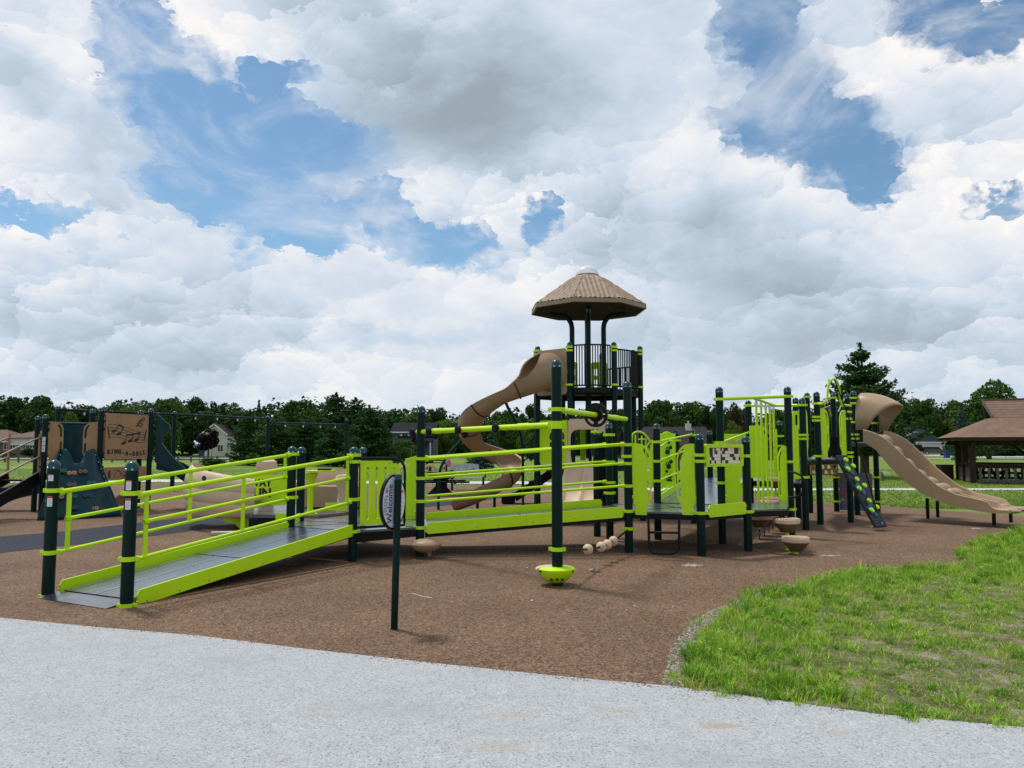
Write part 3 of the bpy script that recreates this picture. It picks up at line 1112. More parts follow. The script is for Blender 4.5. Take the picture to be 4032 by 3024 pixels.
def curb(p, q, zp, zq, h0, h1, parent, out, bolts=0, th=0.022, seams=()):
    """lime side board along a ramp: from h0 below to h1 above the surface line; out = outward normal"""
    p, q = Vector(p), Vector(q)
    d = q - p
    L = math.hypot(d.x, d.y)
    cuts = [0.0] + list(seams) + [1.0]
    for i in range(len(cuts) - 1):
        t0, t1 = cuts[i], cuts[i + 1]
        a, b = p.lerp(q, t0), p.lerp(q, t1)
        za, zb = zp + (zq - zp) * t0, zp + (zq - zp) * t1
        if i:
            a += (b - a).normalized() * 0.002
        U = Vector((b.x - a.x, b.y - a.y, zb - za))
        Lp = U.length
        U.normalize()
        c0 = 0.05 if i == 0 else 0.003
        c1 = 0.05 if i == len(cuts) - 2 else 0.003
        lp = [(c0 * 0.5, -h0), (Lp - c1 * 0.5, -h0), (Lp, -h0 + c1), (Lp - c1 * 0.3, 0), (Lp, h1 - c1), (Lp - c1 * 0.6, h1), (c0 * 0.6, h1), (0, h1 - c0), (c0 * 0.3, 0), (0, -h0 + c0)]
        O = Vector((a.x, a.y, za))
        cp = MB().plate([lp], O, U, Vector((0, 0, 1)), th).build('curb_board', 'lime', parent, 30)
        nb_ = max(2, round(bolts * (t1 - t0))) if bolts else 0
        for k in range(nb_):
            s = (k + 0.3) / (nb_ - 0.4) * Lp
            bolt(O + U * s + Vector((0, 0, -h0 * 0.42)) + Vector(out) * (th / 2), out, cp)


out_n = -r_v
curb(P2 + r_u * 0.14 + r_v * 0.045, P4 - r_u * 0.02 - r_v * 0.03, z_r0 - 0.02, zd1 - 0.01, 0.055, 0.105, S, out_n, 9)
curb(P1 + r_u * 0.10 - r_v * 0.03, P3 - r_u * 0.06 - r_v * 0.02, z_r0 + 0.01, zd1, 0.05, 0.085, S, r_v, 0)


def rail(P, Q, zp, zq, r=0.021, name='rail', parent=None):
    mb = MB()
    mb.tube([(P.x, P.y, zp), (Q.x, Q.y, zq)], r, 10)
    for E, z in ((P, zp), (Q, zq)):
        mb.lathe([(r * 1.5, -0.03), (r * 1.5, 0.03)], (E.x, E.y, z), 8, axis=((Q.x - P.x), (Q.y - P.y), zq - zp))
    return mb.build(name, 'lime', parent or S)


def baluster(P, z0, z1, dirv_, w=0.05, parent=None, th=0.012):
    mb = MB().box((P.x, P.y, (z0 + z1) / 2), (w, th, z1 - z0), math.atan2(dirv_.y, dirv_.x))
    return mb.build('baluster', 'lime', parent or S, 0)


def handrail(Pa, Pb, specs, bals, side):
    """specs: rails as (z at Pa, z at Pb, radius); bals: where flat balusters stand; side: offset of the rail from the post line"""
    d = (Pb - Pa).normalized()
    a, b = Pa + d * 0.085 + side, Pb - d * 0.085 + side
    L = (b - a).length
    hr = rail(a, b, specs[0][0], specs[0][1], specs[0][2], 'handrail')
    for i_, (za, zb, r_) in enumerate(specs[1:]):
        t0, t1 = (bals[0], bals[-1]) if (bals and i_ < len(specs) - 2) else (0.0, 1.0)
        rail(a.lerp(b, t0), a.lerp(b, t1), za + (zb - za) * t0, za + (zb - za) * t1, r_, 'lower_rail', hr)
    for t in bals:
        q = a.lerp(b, t)
        zt = specs[0][0] + (specs[0][1] - specs[0][0]) * t
        zb_ = specs[-1][0] + (specs[-1][1] - specs[-1][0]) * t
        baluster(q, zb_, zt - 0.012, d, parent=hr)
    return hr


sd = Vector((0, 0, 0))
handrail(P2, P4, [(zat(P2, 1951), zat(P4, 1801), 0.027), (zat(P2, 2063), zat(P4, 1880), 0.02), (zat(P2, 2206), zat(P4, 1977), 0.02)], (0.03, 0.42, 0.985), -r_v * 0.0)
handrail(P1, P3, [(zat(P1, 1938), zat(P3, 1792), 0.027), (zat(P1, 2050), zat(P3, 1876), 0.02), (zat(P1, 2178), zat(P3, 1964), 0.02)], (0.03, 0.50, 0.985), sd)

# ------------------------------------------------------------------ decks
def deck(name, pts, z, th=0.03, skirt=0.085, m='deck_plain', label=None):
    d = MB().slab(pts, z - th, z).build(name, m, S, 0, label)
    c = sum((Vector((p[0], p[1], 0)) for p in pts), Vector()) / len(pts)
    ins = [c + (Vector((p[0], p[1], 0)) - c) * 0.985 for p in pts]
    sk = MB()
    for i in range(len(ins)):
        a, b = ins[i], ins[(i + 1) % len(ins)]
        sk.bar((a.x, a.y, z - th - skirt / 2 + 0.004), (b.x, b.y, z - th - skirt / 2 + 0.004), 0.03, skirt)
    sk.build('deck_frame', 'black', d, 0)
    return d


def deck_seams(d, pts, z, n, th=0.004):
    c = sum((Vector((p[0], p[1], 0)) for p in pts), Vector()) / len(pts)
    mb = MB()
    for i in range(len(pts)):
        a = Vector((pts[i][0], pts[i][1], 0))
        q = c + (a - c) * 0.93
        mb.bar((c.x, c.y, z + 0.0015), (q.x, q.y, z + 0.0015), 0.012, th)
    mb.build('deck_seam', 'black', d, 0)


d1 = [P4, P5, P5b_xy, P4b, P3b, P3]
dk1 = deck('entry_deck', d1, zd1)
deck_seams(dk1, d1, zd1, 6)
zd2 = 0.62
# bridge ramp from the entry deck up to the hexagonal deck
brg = MB().bar((P5 + bd * 0.1 + bn * 0.6).to_tuple()[:2] + (zd1 - 0.07,), (P6 - bd * 0.1 + bn * 0.6).to_tuple()[:2] + (zd2 - 0.07,), 1.08, 0.03).build('bridge_ramp', 'black', S, 0)  # full-width underplate, added to block light leaking between the bridge planks
a0, a1, b0_, b1_ = P5 + bd * 0.02 + bn * 0.07, P6 - bd * 0.02 + bn * 0.07, P5 + bd * 0.02 + bn * 1.13, P6 - bd * 0.02 + bn * 1.13
for i in range(2):
    for s0, s1 in ((0, 0.496), (0.504, 1)):
        t0, t1 = i / 2 + 0.003, (i + 1) / 2 - 0.003
        ramp_panel(a0.lerp(a1, t0).lerp(b0_.lerp(b1_, t0), s0), a0.lerp(a1, t0).lerp(b0_.lerp(b1_, t0), s1), a0.lerp(a1, t1).lerp(b0_.lerp(b1_, t1), s0), a0.lerp(a1, t1).lerp(b0_.lerp(b1_, t1), s1),
                   zd1 + (zd2 - zd1) * t0, zd1 + (zd2 - zd1) * t1, parent=brg)
curb(P5 + bd * 0.09 - bn * 0.045, P6 - bd * 0.09 - bn * 0.045, zd1 - 0.015, zd2 - 0.005, 0.085, 0.075, S, -bn, 10, seams=(0.5,))
MB().bar((P5 + bd * 0.07 - bn * 0.028).to_tuple()[:2] + (zd1 - 0.115,), (P6 - bd * 0.07 - bn * 0.028).to_tuple()[:2] + (zd2 - 0.105,), 0.03, 0.07).build('bridge_beam', 'black', S, 0)
curb(P5 + bd * 0.09 + bn * 1.2, P6 - bd * 0.12 + bn * 1.2, zd1 + 0.0, zd2 + 0.0, 0.06, 0.10, S, bn, 0, seams=(0.5,))
for side, eps in ((0.0, 0), (1.2, 0)):
    a, b = P5 + bn * side, (P6 if side == 0 else P8)
    Zs = [(zat(P5, 1807), zat(P6, 1750)), (zat(P5, 1882), zat(P6, 1825)), (zat(P5, 1975), zat(P6, 1913))]
    handrail(a, b, [(Zs[0][0], Zs[0][1], 0.026), (Zs[1][0], Zs[1][1], 0.019), (Zs[2][0], Zs[2][1], 0.019)], (), sd)

# ------------------------------------------------------------------ lime panels
def loop_entry(w, h, flip=False):
    """outline of the tall hand-hold panel: s = 0 beside the post, curved and slotted on the open side"""
    out = [(0.13, 0.0), (0.72, 0.0), (0.74, 0.02), (0.74, 0.115), (0.80, 0.15), (0.97, 0.22), (1.0, 0.25), (1.0, 0.78), (0.97, 0.84), (0.90, 0.89), (0.80, 0.935), (0.66, 0.968), (0.48, 0.99), (0.25, 1.0), (0.0, 1.0), (0.0, 0.16), (0.10, 0.13), (0.10, 0.02)]
    low = [(0.78, 0.255), (0.84, 0.245), (0.90, 0.255), (0.925, 0.29), (0.925, 0.46), (0.90, 0.485), (0.84, 0.495), (0.78, 0.485), (0.76, 0.45), (0.76, 0.29)]
    upp = [(0.75, 0.635), (0.80, 0.605), (0.88, 0.605), (0.925, 0.635), (0.925, 0.77), (0.90, 0.82), (0.84, 0.865), (0.75, 0.905), (0.66, 0.928), (0.59, 0.925), (0.575, 0.90), (0.62, 0.87), (0.70, 0.83), (0.75, 0.77)]
    return [[(a * w, b * h) for a, b in lp] for lp in (out, low, upp)]


def entry_panel(P, dv, z0, z1, w, m='lime', gap=0.075, parent=None, nm='hand_hold_panel', th=0.02):
    dv = Vector((dv[0], dv[1], 0)).normalized()
    O = Vector((P.x, P.y, z0)) + dv * gap
    lp = loop_entry(w, z1 - z0)
    pn = MB().plate(lp, O, dv, Vector((0, 0, 1)), th).build(nm, m, parent or S, 30)
    N = dv.cross(Vector((0, 0, 1)))
    if N.y > 0:
        N = -N
    for s, tt in ((0.25, 0.035), (0.6, 0.035), (0.07, 0.78)):
        bolt(O + dv * (s * w) + Vector((0, 0, tt * (z1 - z0))) + N * (th / 2), N, pn)
    for z in (z0 + (z1 - z0) * 0.25, z0 + (z1 - z0) * 0.85):
        MB().bar((P.x + dv.x * 0.06, P.y + dv.y * 0.06, z), (O.x + dv.x * 0.03, O.y + dv.y * 0.03, z), 0.03, 0.045).build('panel_bracket', m, pn, 0)
    return pn


f_dir = (P10 - P6).normalized()
entry_panel(P6, f_dir, zat(P6, 2026), zat(P6, 1746), 0.275)
entry_panel(P10, -f_dir, zat(P10, 2029), zat(P10, 1747), 0.265)
# panel on the far post of the bridge foot
entry_panel(P5b_xy, (-1, -0.25), 0.44, 1.43, 0.20)

# slotted panel on the entry deck, in a black tube frame
sdv = (P5 - P4).normalized()
p_a, p_b = A(1412, 2069, P4.y + 0.03), None
O = Vector((P4.x, P4.y, 0)) + sdv * 0.10
wpan = 0.60
zb0, zt0 = zat(P4, 2070), zat(P4, 1815)
hp = zt0 - zb0
outl = [(0, 0.0), (wpan * 0.92, 0.0), (wpan * 0.97, 0.02), (wpan, 0.06), (wpan, hp * 0.84), (wpan * 0.985, hp * 0.90), (wpan * 0.94, hp * 0.94), (wpan * 0.80, hp * 0.955), (wpan * 0.78, hp), (0.02, hp), (0, hp - 0.02)]
slots = [slot(wpan * f, hp * 0.09, hp * 0.90, 0.042) for f in (0.18, 0.40, 0.62)] + [slot(wpan * 0.84, hp * 0.24, hp * 0.89, 0.042)]
O.z = zb0
sp = MB().plate([outl] + slots, O, sdv, Vector((0, 0, 1)), 0.022).build('slotted_panel', 'lime', S, 30)
sn = Vector((sdv.y, -sdv.x, 0))
for a, b in ((0.07, 0.04), (0.93, 0.06), (0.07, 0.96), (0.72, 0.96)):
    bolt(O + sdv * (wpan * a) + Vector((0, 0, hp * b)) + sn * 0.011, sn, sp)
fr = [O + sdv * s + Vector((0, 0, z)) for s, z in ((-0.04, hp + 0.035), (0.30, hp + 0.035), (0.52, hp + 0.025), (0.62, hp - 0.02), (0.665, hp - 0.10), (0.675, hp - 0.22), (0.675, 0.0), (0.675, -0.03), (-0.04, -0.03))]
MB().tube(fr[:3] + smooth_path(fr[2:6], 3)[1:] + fr[6:], 0.019, 8).build('panel_frame', 'black', sp)
# edge beam of the entry deck
MB().bar((P4.x + sdv.x * 0.07, P4.y + sdv.y * 0.07, zd1 - 0.12), (P5.x - sdv.x * 0.07, P5.y - sdv.y * 0.07, zd1 - 0.09), 0.04, 0.09).build('deck_beam', 'black', S, 0)
for p_, q_, z in ((P3, P3b, zd1), (P4b, P5b_xy, zd1)):
    dd = (q_ - p_).normalized()
    MB().bar((p_.x + dd.x * 0.08, p_.y + dd.y * 0.08, z + 0.06), (q_.x - dd.x * 0.08, q_.y - dd.y * 0.08, z + 0.06), 0.02, 0.13).build('curb_board', 'lime', S, 0)
# short lime boards beside the way onto the glider, and the bolted hinge strip on its post
MB().bar((P3b.x - 0.42, P3b.y + 0.12, zd1 + 0.04), (P3b.x - 0.07, P3b.y, zd1 + 0.04), 0.02, 0.14).build('curb_board', 'lime', S, 0)
hs = MB().box((P3b.x - 0.095, P3b.y - 0.03, 1.22), (0.055, 0.05, 0.46), 0.2).build('clapper_box', 'lime', S, 0)
hb = MB()
for k in range(8):
    hb.lathe([(0.022, -0.02), (0.022, 0.02)], (P3b.x - 0.09, P3b.y - 0.062, 1.03 + k * 0.052), 8, axis=(1, 0, 0))
hb.build('bead', 'steel', hs)

# overhead beams from the first bridge post out to the lone front post and back
def beam(P, Q, yp, yq, r=0.036, ext=0.0):
    zp, zq = zat(P, yp), zat(Q, yq)
    d = (Q - P).normalized()
    a = P - d * ext + Vector((0, 0, zp))
    b = Q - d * 0.08 + Vector((0, 0, zq))
    mb = MB().tube([a, b], r, 12)
    for t in (0.18, 0.82):
        c_ = a.lerp(b, t)
        mb.lathe([(r, -0.12), (r * 1.18, -0.09), (r * 1.18, 0.09), (r, 0.12)], c_, 12, axis=(b - a))
    return mb.build('overhead_beam', 'lime', S), a, b


bm1, ba, bb = beam(P5, P7, 1701, 1673, ext=0.10)


def ray_hit(P, Q, px):
    """parameter along the ground line P-Q where it stands under image column px"""
    k = (px - 2016.0) * math.cos(PITCH) / FOC
    return (k * P.y - P.x) / ((Q.x - P.x) - k * (Q.y - P.y))


disc_prof = [(0.0, -0.030), (0.035, -0.030), (0.056, -0.018), (0.063, 0.0), (0.056, 0.018), (0.035, 0.028), (0.012, 0.026), (0.010, 0.014), (0.0, 0.014)]
bside = Vector((-(bb - ba).normalized().y, (bb - ba).normalized().x, 0)).normalized()
if bside.y > 0:
    bside = -bside
for px in (1624, 1703, 1822, 1975):
    t = ray_hit(P5, P7, px)
    c_ = ba.lerp(bb, max(-0.02, min(1, (t + 0.03) / 1.03)))
    hd = MB().lathe(disc_prof, c_ + bside * 0.06, 20, axis=bside).build('grip_disc', 'black_plastic', bm1)
    MB().lathe(disc_prof, c_ - bside * 0.06 + Vector((0, 0, -0.055)), 16, axis=-bside).build('grip_disc', 'black_plastic', bm1)
    MB().bar(c_ - bside * 0.05 + Vector((0, 0, -0.03)), c_ + bside * 0.05, 0.03, 0.03).build('grip_arm', 'black_plastic', bm1, 0)
bm2, ca, cb_ = beam(P7, P6, 1613, 1651, r=0.034)
# steering wheel on the second beam
t = ray_hit(P7, P6, 2351)
wc = ca.lerp(cb_, t)
ax = (cb_ - ca).normalized()
U_ = ax.cross(Vector((0, 0, 1))).normalized()
V_ = U_.cross(ax).normalized()
wr = 0.165


def arc_slot(r0, r1, a0, a1, n=7):
    return [(r1 * math.cos(a0 + (a1 - a0) * k / n), r1 * math.sin(a0 + (a1 - a0) * k / n)) for k in range(n + 1)] + [(r0 * math.cos(a1 - (a1 - a0) * k / n), r0 * math.sin(a1 - (a1 - a0) * k / n)) for k in range(n + 1)]


holes = [arc_slot(wr * 0.58, wr * 0.80, R(a - 27), R(a + 27)) for a in (-132, -48, 28, 152)]
sw = MB().plate([circ(0, 0, wr, 32)] + holes, wc, U_, V_, 0.035).build('steering_wheel', 'black_plastic', bm2, 30)
MB().lathe([(0.07, -0.045), (0.07, 0.045), (0.045, 0.06)], wc, 16, axis=ax).build('wheel_hub', 'black_plastic', bm2)
# ribbed black roller panel between the two posts beyond the bridge
rd = (P8 - P9).normalized()
rw = (P8 - P9).length
rb = MB()
ro = P9 + Vector((0.02, -0.16, 0))
rb.box((ro.x + 0.12, ro.y + 0.02, 1.18), (0.27, 0.03, 1.16))
for k in range(13):
    rb.tube([(ro.x - 0.005 + k * 0.0215, ro.y - 0.005, 0.62), (ro.x - 0.005 + k * 0.0215, ro.y - 0.005, 1.75)], 0.0085, 6)
rb.build('ribbed_panel', 'black_plastic', S)

# saucer shaped foot pods at two posts
def pod_on(P, c, r, z0, z1, mfront, mback, with_bracket):
    prof = [(0.0, z0), (r * 0.35, z0 + 0.003), (r * 0.62, z0 + (z1 - z0) * 0.2), (r * 0.86, z0 + (z1 - z0) * 0.5), (r * 0.985, z0 + (z1 - z0) * 0.8), (r, z0 + (z1 - z0) * 0.9), (r * 0.97, z1 - 0.008), (r * 0.88, z1), (r * 0.5, z1 + 0.006), (0, z1 + 0.008)]
    if not with_bracket:
        prof = [(0, z0), (r * 0.45, z0 + 0.015), (r * 0.80, z0 + 0.06), (r * 0.97, z0 + 0.105), (r, z0 + 0.125), (r * 0.96, z0 + 0.145), (r * 0.80, z0 + 0.172), (r * 0.45, z0 + 0.195), (0, z0 + 0.202)]
    o = MB().lathe(prof, (c.x, c.y, 0), 30, a0=R(20), a1=R(200)) if with_bracket else MB().lathe(prof, (c.x, c.y, 0), 32, sy=0.9)
    o = o.build('foot_pod', mback, S)
    if with_bracket:
        br = MB().lathe([(a * 0.97, b) for a, b in prof], (c.x + 0.018, c.y - 0.012, 0.004), 30, a0=R(200), a1=R(380)).build('pod_bracket', mfront, o)
        for a, zz in ((-150, 0.8), (-30, 0.8), (-112, 0.34), (-68, 0.34), (-90, 0.36)):
            rr = r * (0.95 if zz > 0.5 else 0.72)
            dv = Vector((math.cos(R(a)), math.sin(R(a)), 0))
            q = Vector((c.x + 0.018, c.y - 0.012, z0 + (z1 - z0) * zz + 0.004)) + dv * rr
            place('bolt', big_bolt, q, br, Vector((0, 0, 1)).rotation_difference((dv + Vector((0, 0, -0.5))).normalized()))


big_bolt = MB().lathe([(0.016, 0), (0.016, 0.006), (0.006, 0.006), (0.0, 0.002)], n=10).mesh('bolt', 'black')
pod_on(P7, P7 + Vector((-0.03, 0.03, 0)), 0.225, 0.025, 0.205, 'lime', 'pale_tan', True)
pod_on(P5, A(1677, 2150, P5.y - 0.2), 0.225, 0.07, 0.27, 'lime', 'tan', False)

# rope of wooden balls strung low between the lone post and the deck
rp0 = Vector((P7.x + 0.09, P7.y + 0.02, zat(P7, 2163)))
rp1 = Vector((P6.x - 0.03, P6.y - 0.08, zat(P6, 2086)))
ts = [ray_hit(P7, P6, px) for px in (2315, 2367, 2391, 2415)]
bp = [A(px, py, P7.y + (P6.y - P7.y) * t) for (px, py), t in zip(((2315, 2163), (2367, 2153), (2391, 2144), (2415, 2130)), ts)]
rope = MB().tube(smooth_path([rp0] + bp + [rp1], 4), 0.013, 8).build('ball_rope', 'black', S)
for q in bp:
    b = MB().lathe([(0.069 * math.sin(math.pi * k / 10), -0.069 * math.cos(math.pi * k / 10)) for k in range(11)], q, 18, axis=(0.3, 0.2, 1)).build('ball', 'pale_tan', rope)
    MB().lathe([(0.0692, -0.002), (0.0697, 0.0), (0.0692, 0.002)], q, 18, axis=(0.7, -0.2, 0.5)).build('ball_seam', 'brown', rope)

# ------------------------------------------------------------------ hexagonal deck and what hangs on it
hex_pts = [P6, P10, P11, P12, P13, P8]
dk2 = deck('hex_deck', hex_pts, zd2)
deck_seams(dk2, hex_pts, zd2, 6)
pf = A(3072, 1995, 12.5)
dk2b = deck('side_deck', [P11 + Vector((0.05, 0.0, 0)), Vector((4.30, 12.15, 0)), P18 + Vector((-0.05, -0.05, 0)), P12 + Vector((0.06, 0.0, 0))], zd2 + 0.006)
# black tube step under the opening
sp_ = [A(2552, 2026, 11.2), A(2556, 2140, 11.18), A(2562, 2168, 11.15), A(2580, 2178, 11.1), A(2640, 2180, 11.0), A(2662, 2174, 11.0), A(2674, 2155, 11.0), A(2674, 2026, 11.0)]
stp = MB().tube([sp_[0]] + smooth_path(sp_[1:7], 4) + [sp_[7]], 0.018, 8).build('step_loop', 'black', S)
MB().tube([A(2556, 2096, 11.18), A(2674, 2098, 11.0)], 0.017, 8).build('rung', 'black', stp)
# flip-tile panel
td = (P11 - P10).normalized()
tn = Vector((td.y, -td.x, 0))
tO = P10 + td * 0.085 - Vector((0, 0, 0)) + tn * 0.02
tw = (P11 - P10).length - 0.19
zt_a, zt_b = zat(P10, 1838), zat(P10, 1748)
th_ = zt_b - zt_a
tO.z = zt_a
tp = MB().plate([rrect(0, 0, tw, th_, 0.025), rrect(0.065, 0.045, tw - 0.05, th_ - 0.055, 0.01)], tO, td, Vector((0, 0, 1)), 0.05).build('tile_panel', 'lime', S, 30)
MB().plate([rrect(0.05, 0.03, tw - 0.03, th_ - 0.03, 0.01)], tO - tn * 0.03, td, Vector((0, 0, 1)), 0.012).build('tile_backing', 'black', tp, 30)
for a in (0.12, 0.37, 0.63, 0.9):
    for b in (0.07, 0.93):
        bolt(tO + td * (tw * a) + Vector((0, 0, th_ * b)) + tn * 0.025, tn, tp)
nx, ny = 21, 5
iw, ih = tw - 0.115, th_ - 0.10
qr = Matrix((td, tn * -1, Vector((0, 0, 1)))).transposed().to_quaternion()
tm = {}
for cc, mm in ((0, 'tile_cream'), (1, 'tile_dark')):
    tm[cc] = MB().box((0, 0, 0), (iw / nx * 0.92, 0.02, ih / ny * 0.95)).mesh('tile', mm, 0)
r3 = random.Random(11)
for j in range(ny):
    k = 0
    while k < nx:
        run = r3.choice((1, 1, 1, 2, 2, 3))
        cc = r3.randint(0, 1)
        for _ in range(run):
            if k < nx:
                q = tO + td * (0.065 + iw * (k + 0.5) / nx) + Vector((0, 0, 0.045 + ih * (j + 0.5) / ny)) - tn * 0.008
                place('tile', tm[cc], q, tp, qr)
                k += 1
# lime board at the deck edge under it
curb(P10 + td * 0.12 + tn * 0.03, P11 - td * 0.06 + tn * 0.03, zd2 + 0.0, zd2 + 0.02, 0.07, 0.11, S, tn, 4)
# hand-hold panel right of the tiles, on the tall post
entry_panel(P12 + Vector((-0.02, -0.1, 0)), (1, -0.05), zd2 + 0.03, zd2 + 1.02, 0.32, gap=0.06)
# hand-hold panel with a black D handle beside the stepping pods
hp2 = entry_panel(P18, (-1, -0.35), zat(P18, 2016) + 0.0, zat(P18, 1757), 0.21, gap=0.04)
hd = [A(3104, 1859, 12.9), A(3125, 1860, 12.75), A(3152, 1872, 12.65), A(3168, 1895, 12.6), A(3171, 1917, 12.6), A(3163, 1940, 12.65), A(3140, 1955, 12.75), A(3106, 1958, 12.9)]
MB().tube(smooth_path(hd, 4), 0.017, 8).build('hand_loop', 'black', S)

# second ramp going up behind the hexagonal deck
zd3 = 0.90
r2a, r2b = P13, P12
r2c, r2d = P15, P28
ru2 = ((r2c + r2d) / 2 - (r2a + r2b) / 2).normalized()
ramp_panel(r2b + ru2 * 0.05 + Vector((-0.05, 0.0, 0)), r2a + ru2 * 0.05, r2d + Vector((-0.05, 0, 0)), r2c, zd2 + 0.012, zd3, 'upper_ramp', 'deck_plain')
curb(P13 + ru2 * 0.1, P15 - ru2 * 0.1, zd2 + 0.02, zd3, 0.05, 0.11, S, Vector((-1, 0, 0)))
curb(P12 + ru2 * 0.12, P28 - ru2 * 0.1, zd2 + 0.02, zd3, 0.05, 0.11, S, Vector((1, 0, 0)))
handrail(P13, P15, [(zat(P13, 1739), zat(P15, 1711), 0.019), (zat(P13, 1815), zat(P15, 1765), 0.016), (zat(P13, 1893), zat(P15, 1838), 0.016)], (), sd)
rail(P12 + ru2 * 0.08, P28 - ru2 * 0.08, zat(P12, 1742), zat(P28, 1703), 0.019, 'handrail')
# looping lime tube barrier left of that ramp
def pipe(pts, r=0.017, m='lime', nm='climbing_tube', sm=5, parent=None):
    return MB().tube(smooth_path(pts, sm) if sm else pts, r, 8).build(nm, m, parent or S)


Yl = 13.6
pipe([A(x, y, Yl) for x, y in ((2490, 1916), (2488, 1760), (2490, 1715), (2503, 1702), (2520, 1701), (2540, 1712), (2565, 1745))])
pipe([A(x, y, Yl + 0.05) for x, y in ((2502, 1712), (2501, 1800), (2500, 1910))], 0.014, sm=2)
pipe([A(x, y, Yl + 0.05) for x, y in ((2527, 1715), (2527, 1800), (2527, 1905))], 0.014, sm=2)
pipe([A(x, y, Yl + 0.05) for x, y in ((2543, 1728), (2543, 1800), (2545, 1905), (2563, 1918))], 0.014, sm=2)
pipe([A(x, y, Yl + 0.02) for x, y in ((2514, 1730), (2545, 1730))], 0.012, sm=0)
pipe([A(x, y, 14.3) for x, y in ((2562, 1752), (2567, 1800), (2567, 1912), (2560, 1922))], 0.015)
pipe([A(x, y, 14.9) for x, y in ((2606, 1925), (2607, 1730), (2610, 1710), (2626, 1703), (2642, 1710), (2648, 1728), (2656, 1870), (2660, 1925))], 0.017)
pipe([A(x, y, 14.2) for x, y in ((2602, 1758), (2618, 1748), (2630, 1738), (2650, 1735))], 0.016)
pipe([A(x, y, 14.2) for x, y in ((2602, 1936), (2620, 1928), (2635, 1912))], 0.017)
MB().bar(A(2604, 1907, 14.6), A(2660, 1907, 14.6), 0.02, 0.10).build('curb_board', 'lime', S, 0)
# patterned lime board with teal vine behind it
vb = MB().plate([rrect(0, 0, 0.30, 0.95, 0.02)], A(2602, 1898, 15.2), Vector((1, 0, 0)), Vector((0, 0, 1)), 0.02).build('vine_board', 'lime', S, 30)
vp = MB()
for k in range(9):
    q = A(2634 + 9 * math.sin(k * 1.9), 1742 + k * 19, 15.17)
    vp.lathe([(0.0, 0), (0.028 + 0.010 * (k % 3), 0.0), (0.028, 0.006), (0, 0.008)], q, 10, axis=(0, -1, 0))
for k in range(3):
    c0 = (2630, 1765 + k * 60)
    vp.tube([A(c0[0] + (9 - j * 0.55) * math.cos(j * 0.62), c0[1] + (9 - j * 0.55) * math.sin(j * 0.62), 15.16) for j in range(14)], 0.008, 6)
vp.build('vine_relief', 'teal', vb)
entry_panel(A(2604, 1890, 15.6), (-1, 0.3), 0.80, 1.75, 0.30, gap=0.0)

# upper decks on the right and their lime boards
dk3 = deck('upper_deck', [P15, P28, P20, P22, P19, P16], zd3)
zd4 = 1.34
dk4 = deck('climber_deck', [P20, P21, P25, P23, P22], zd4)
dk5 = deck('slide_deck', [P25 + Vector((0.05, 0.1, 0)), P26, P27, P24], 1.70)


def board(x0, y0, x1, y1, Y, holes=(), m='lime', nm='lime_board', Y1=None, r=0.02, parent=None, th=0.02):
    """upright board between two image columns at its true distance; holes as fractions (cx, t0, t1, width)"""
    a, b = A(x0, y1, Y), A(x1, y1, Y1 or Y)
    zt = A(x0, y0, Y).z
    U = Vector((b.x - a.x, b.y - a.y, 0))
    w = U.length
    U.normalize()
    h = zt - a.z
    lps = [rrect(0, 0, w, h, min(r, w * 0.3, h * 0.3))]
    for hs_ in holes:
        lps.append(slot(hs_[0] * w, hs_[1] * h, hs_[2] * h, hs_[3] * w))
    return MB().plate(lps, a, U, Vector((0, 0, 1)), th).build(nm, m, parent or S, 30)


board(2822, 1708, 2948, 1752, 16.6)
arcs = MB()
for cx in (2870, 2912):
    q = A(cx, 1748, 16.55)
    arcs.lathe([(0.0, 0), (0.10, 0), (0.10, 0.03), (0, 0.03)], q, 16, axis=(0, -1, 0))
arcs.build('half_moon', 'pale_tan', S)
board(2956, 1676, 2992, 1882, 15.2)
entry_panel(A(2992, 1880, 15.35), (1, 0.1), A(2992, 1895, 15.35).z, A(2992, 1676, 15.35).z, 0.17, gap=0.0)
board(3048, 1690, 3064, 1868, 15.9)
board(3120, 1677, 3149, 1886, 14.9)
board(3122, 1618, 3152, 1690, 16.0, ((0.5, 0.2, 0.8, 0.35),))
entry_panel(P20 + Vector((0.02, 0.0, 0)), (P21 - P20).normalized(), zat(P20, 1800), zat(P20, 1608), 0.2, gap=0.06)
entry_panel(P21, (P25 - P21).normalized(), zat(P21, 1803), zat(P21, 1607), 0.23, gap=0.10)
entry_panel(P25, (P21 - P25).normalized(), zat(P25, 1805), zat(P25, 1615), 0.20, gap=0.05)

# overhead bars and the lime hoop with the climbing rope
def obar(P, Q, yp, yq, r=0.03):
    return MB().tube([(P.x, P.y, zat(P, yp)), (Q.x, Q.y, zat(Q, yq))], r, 10).build('overhead_beam', 'lime', S)


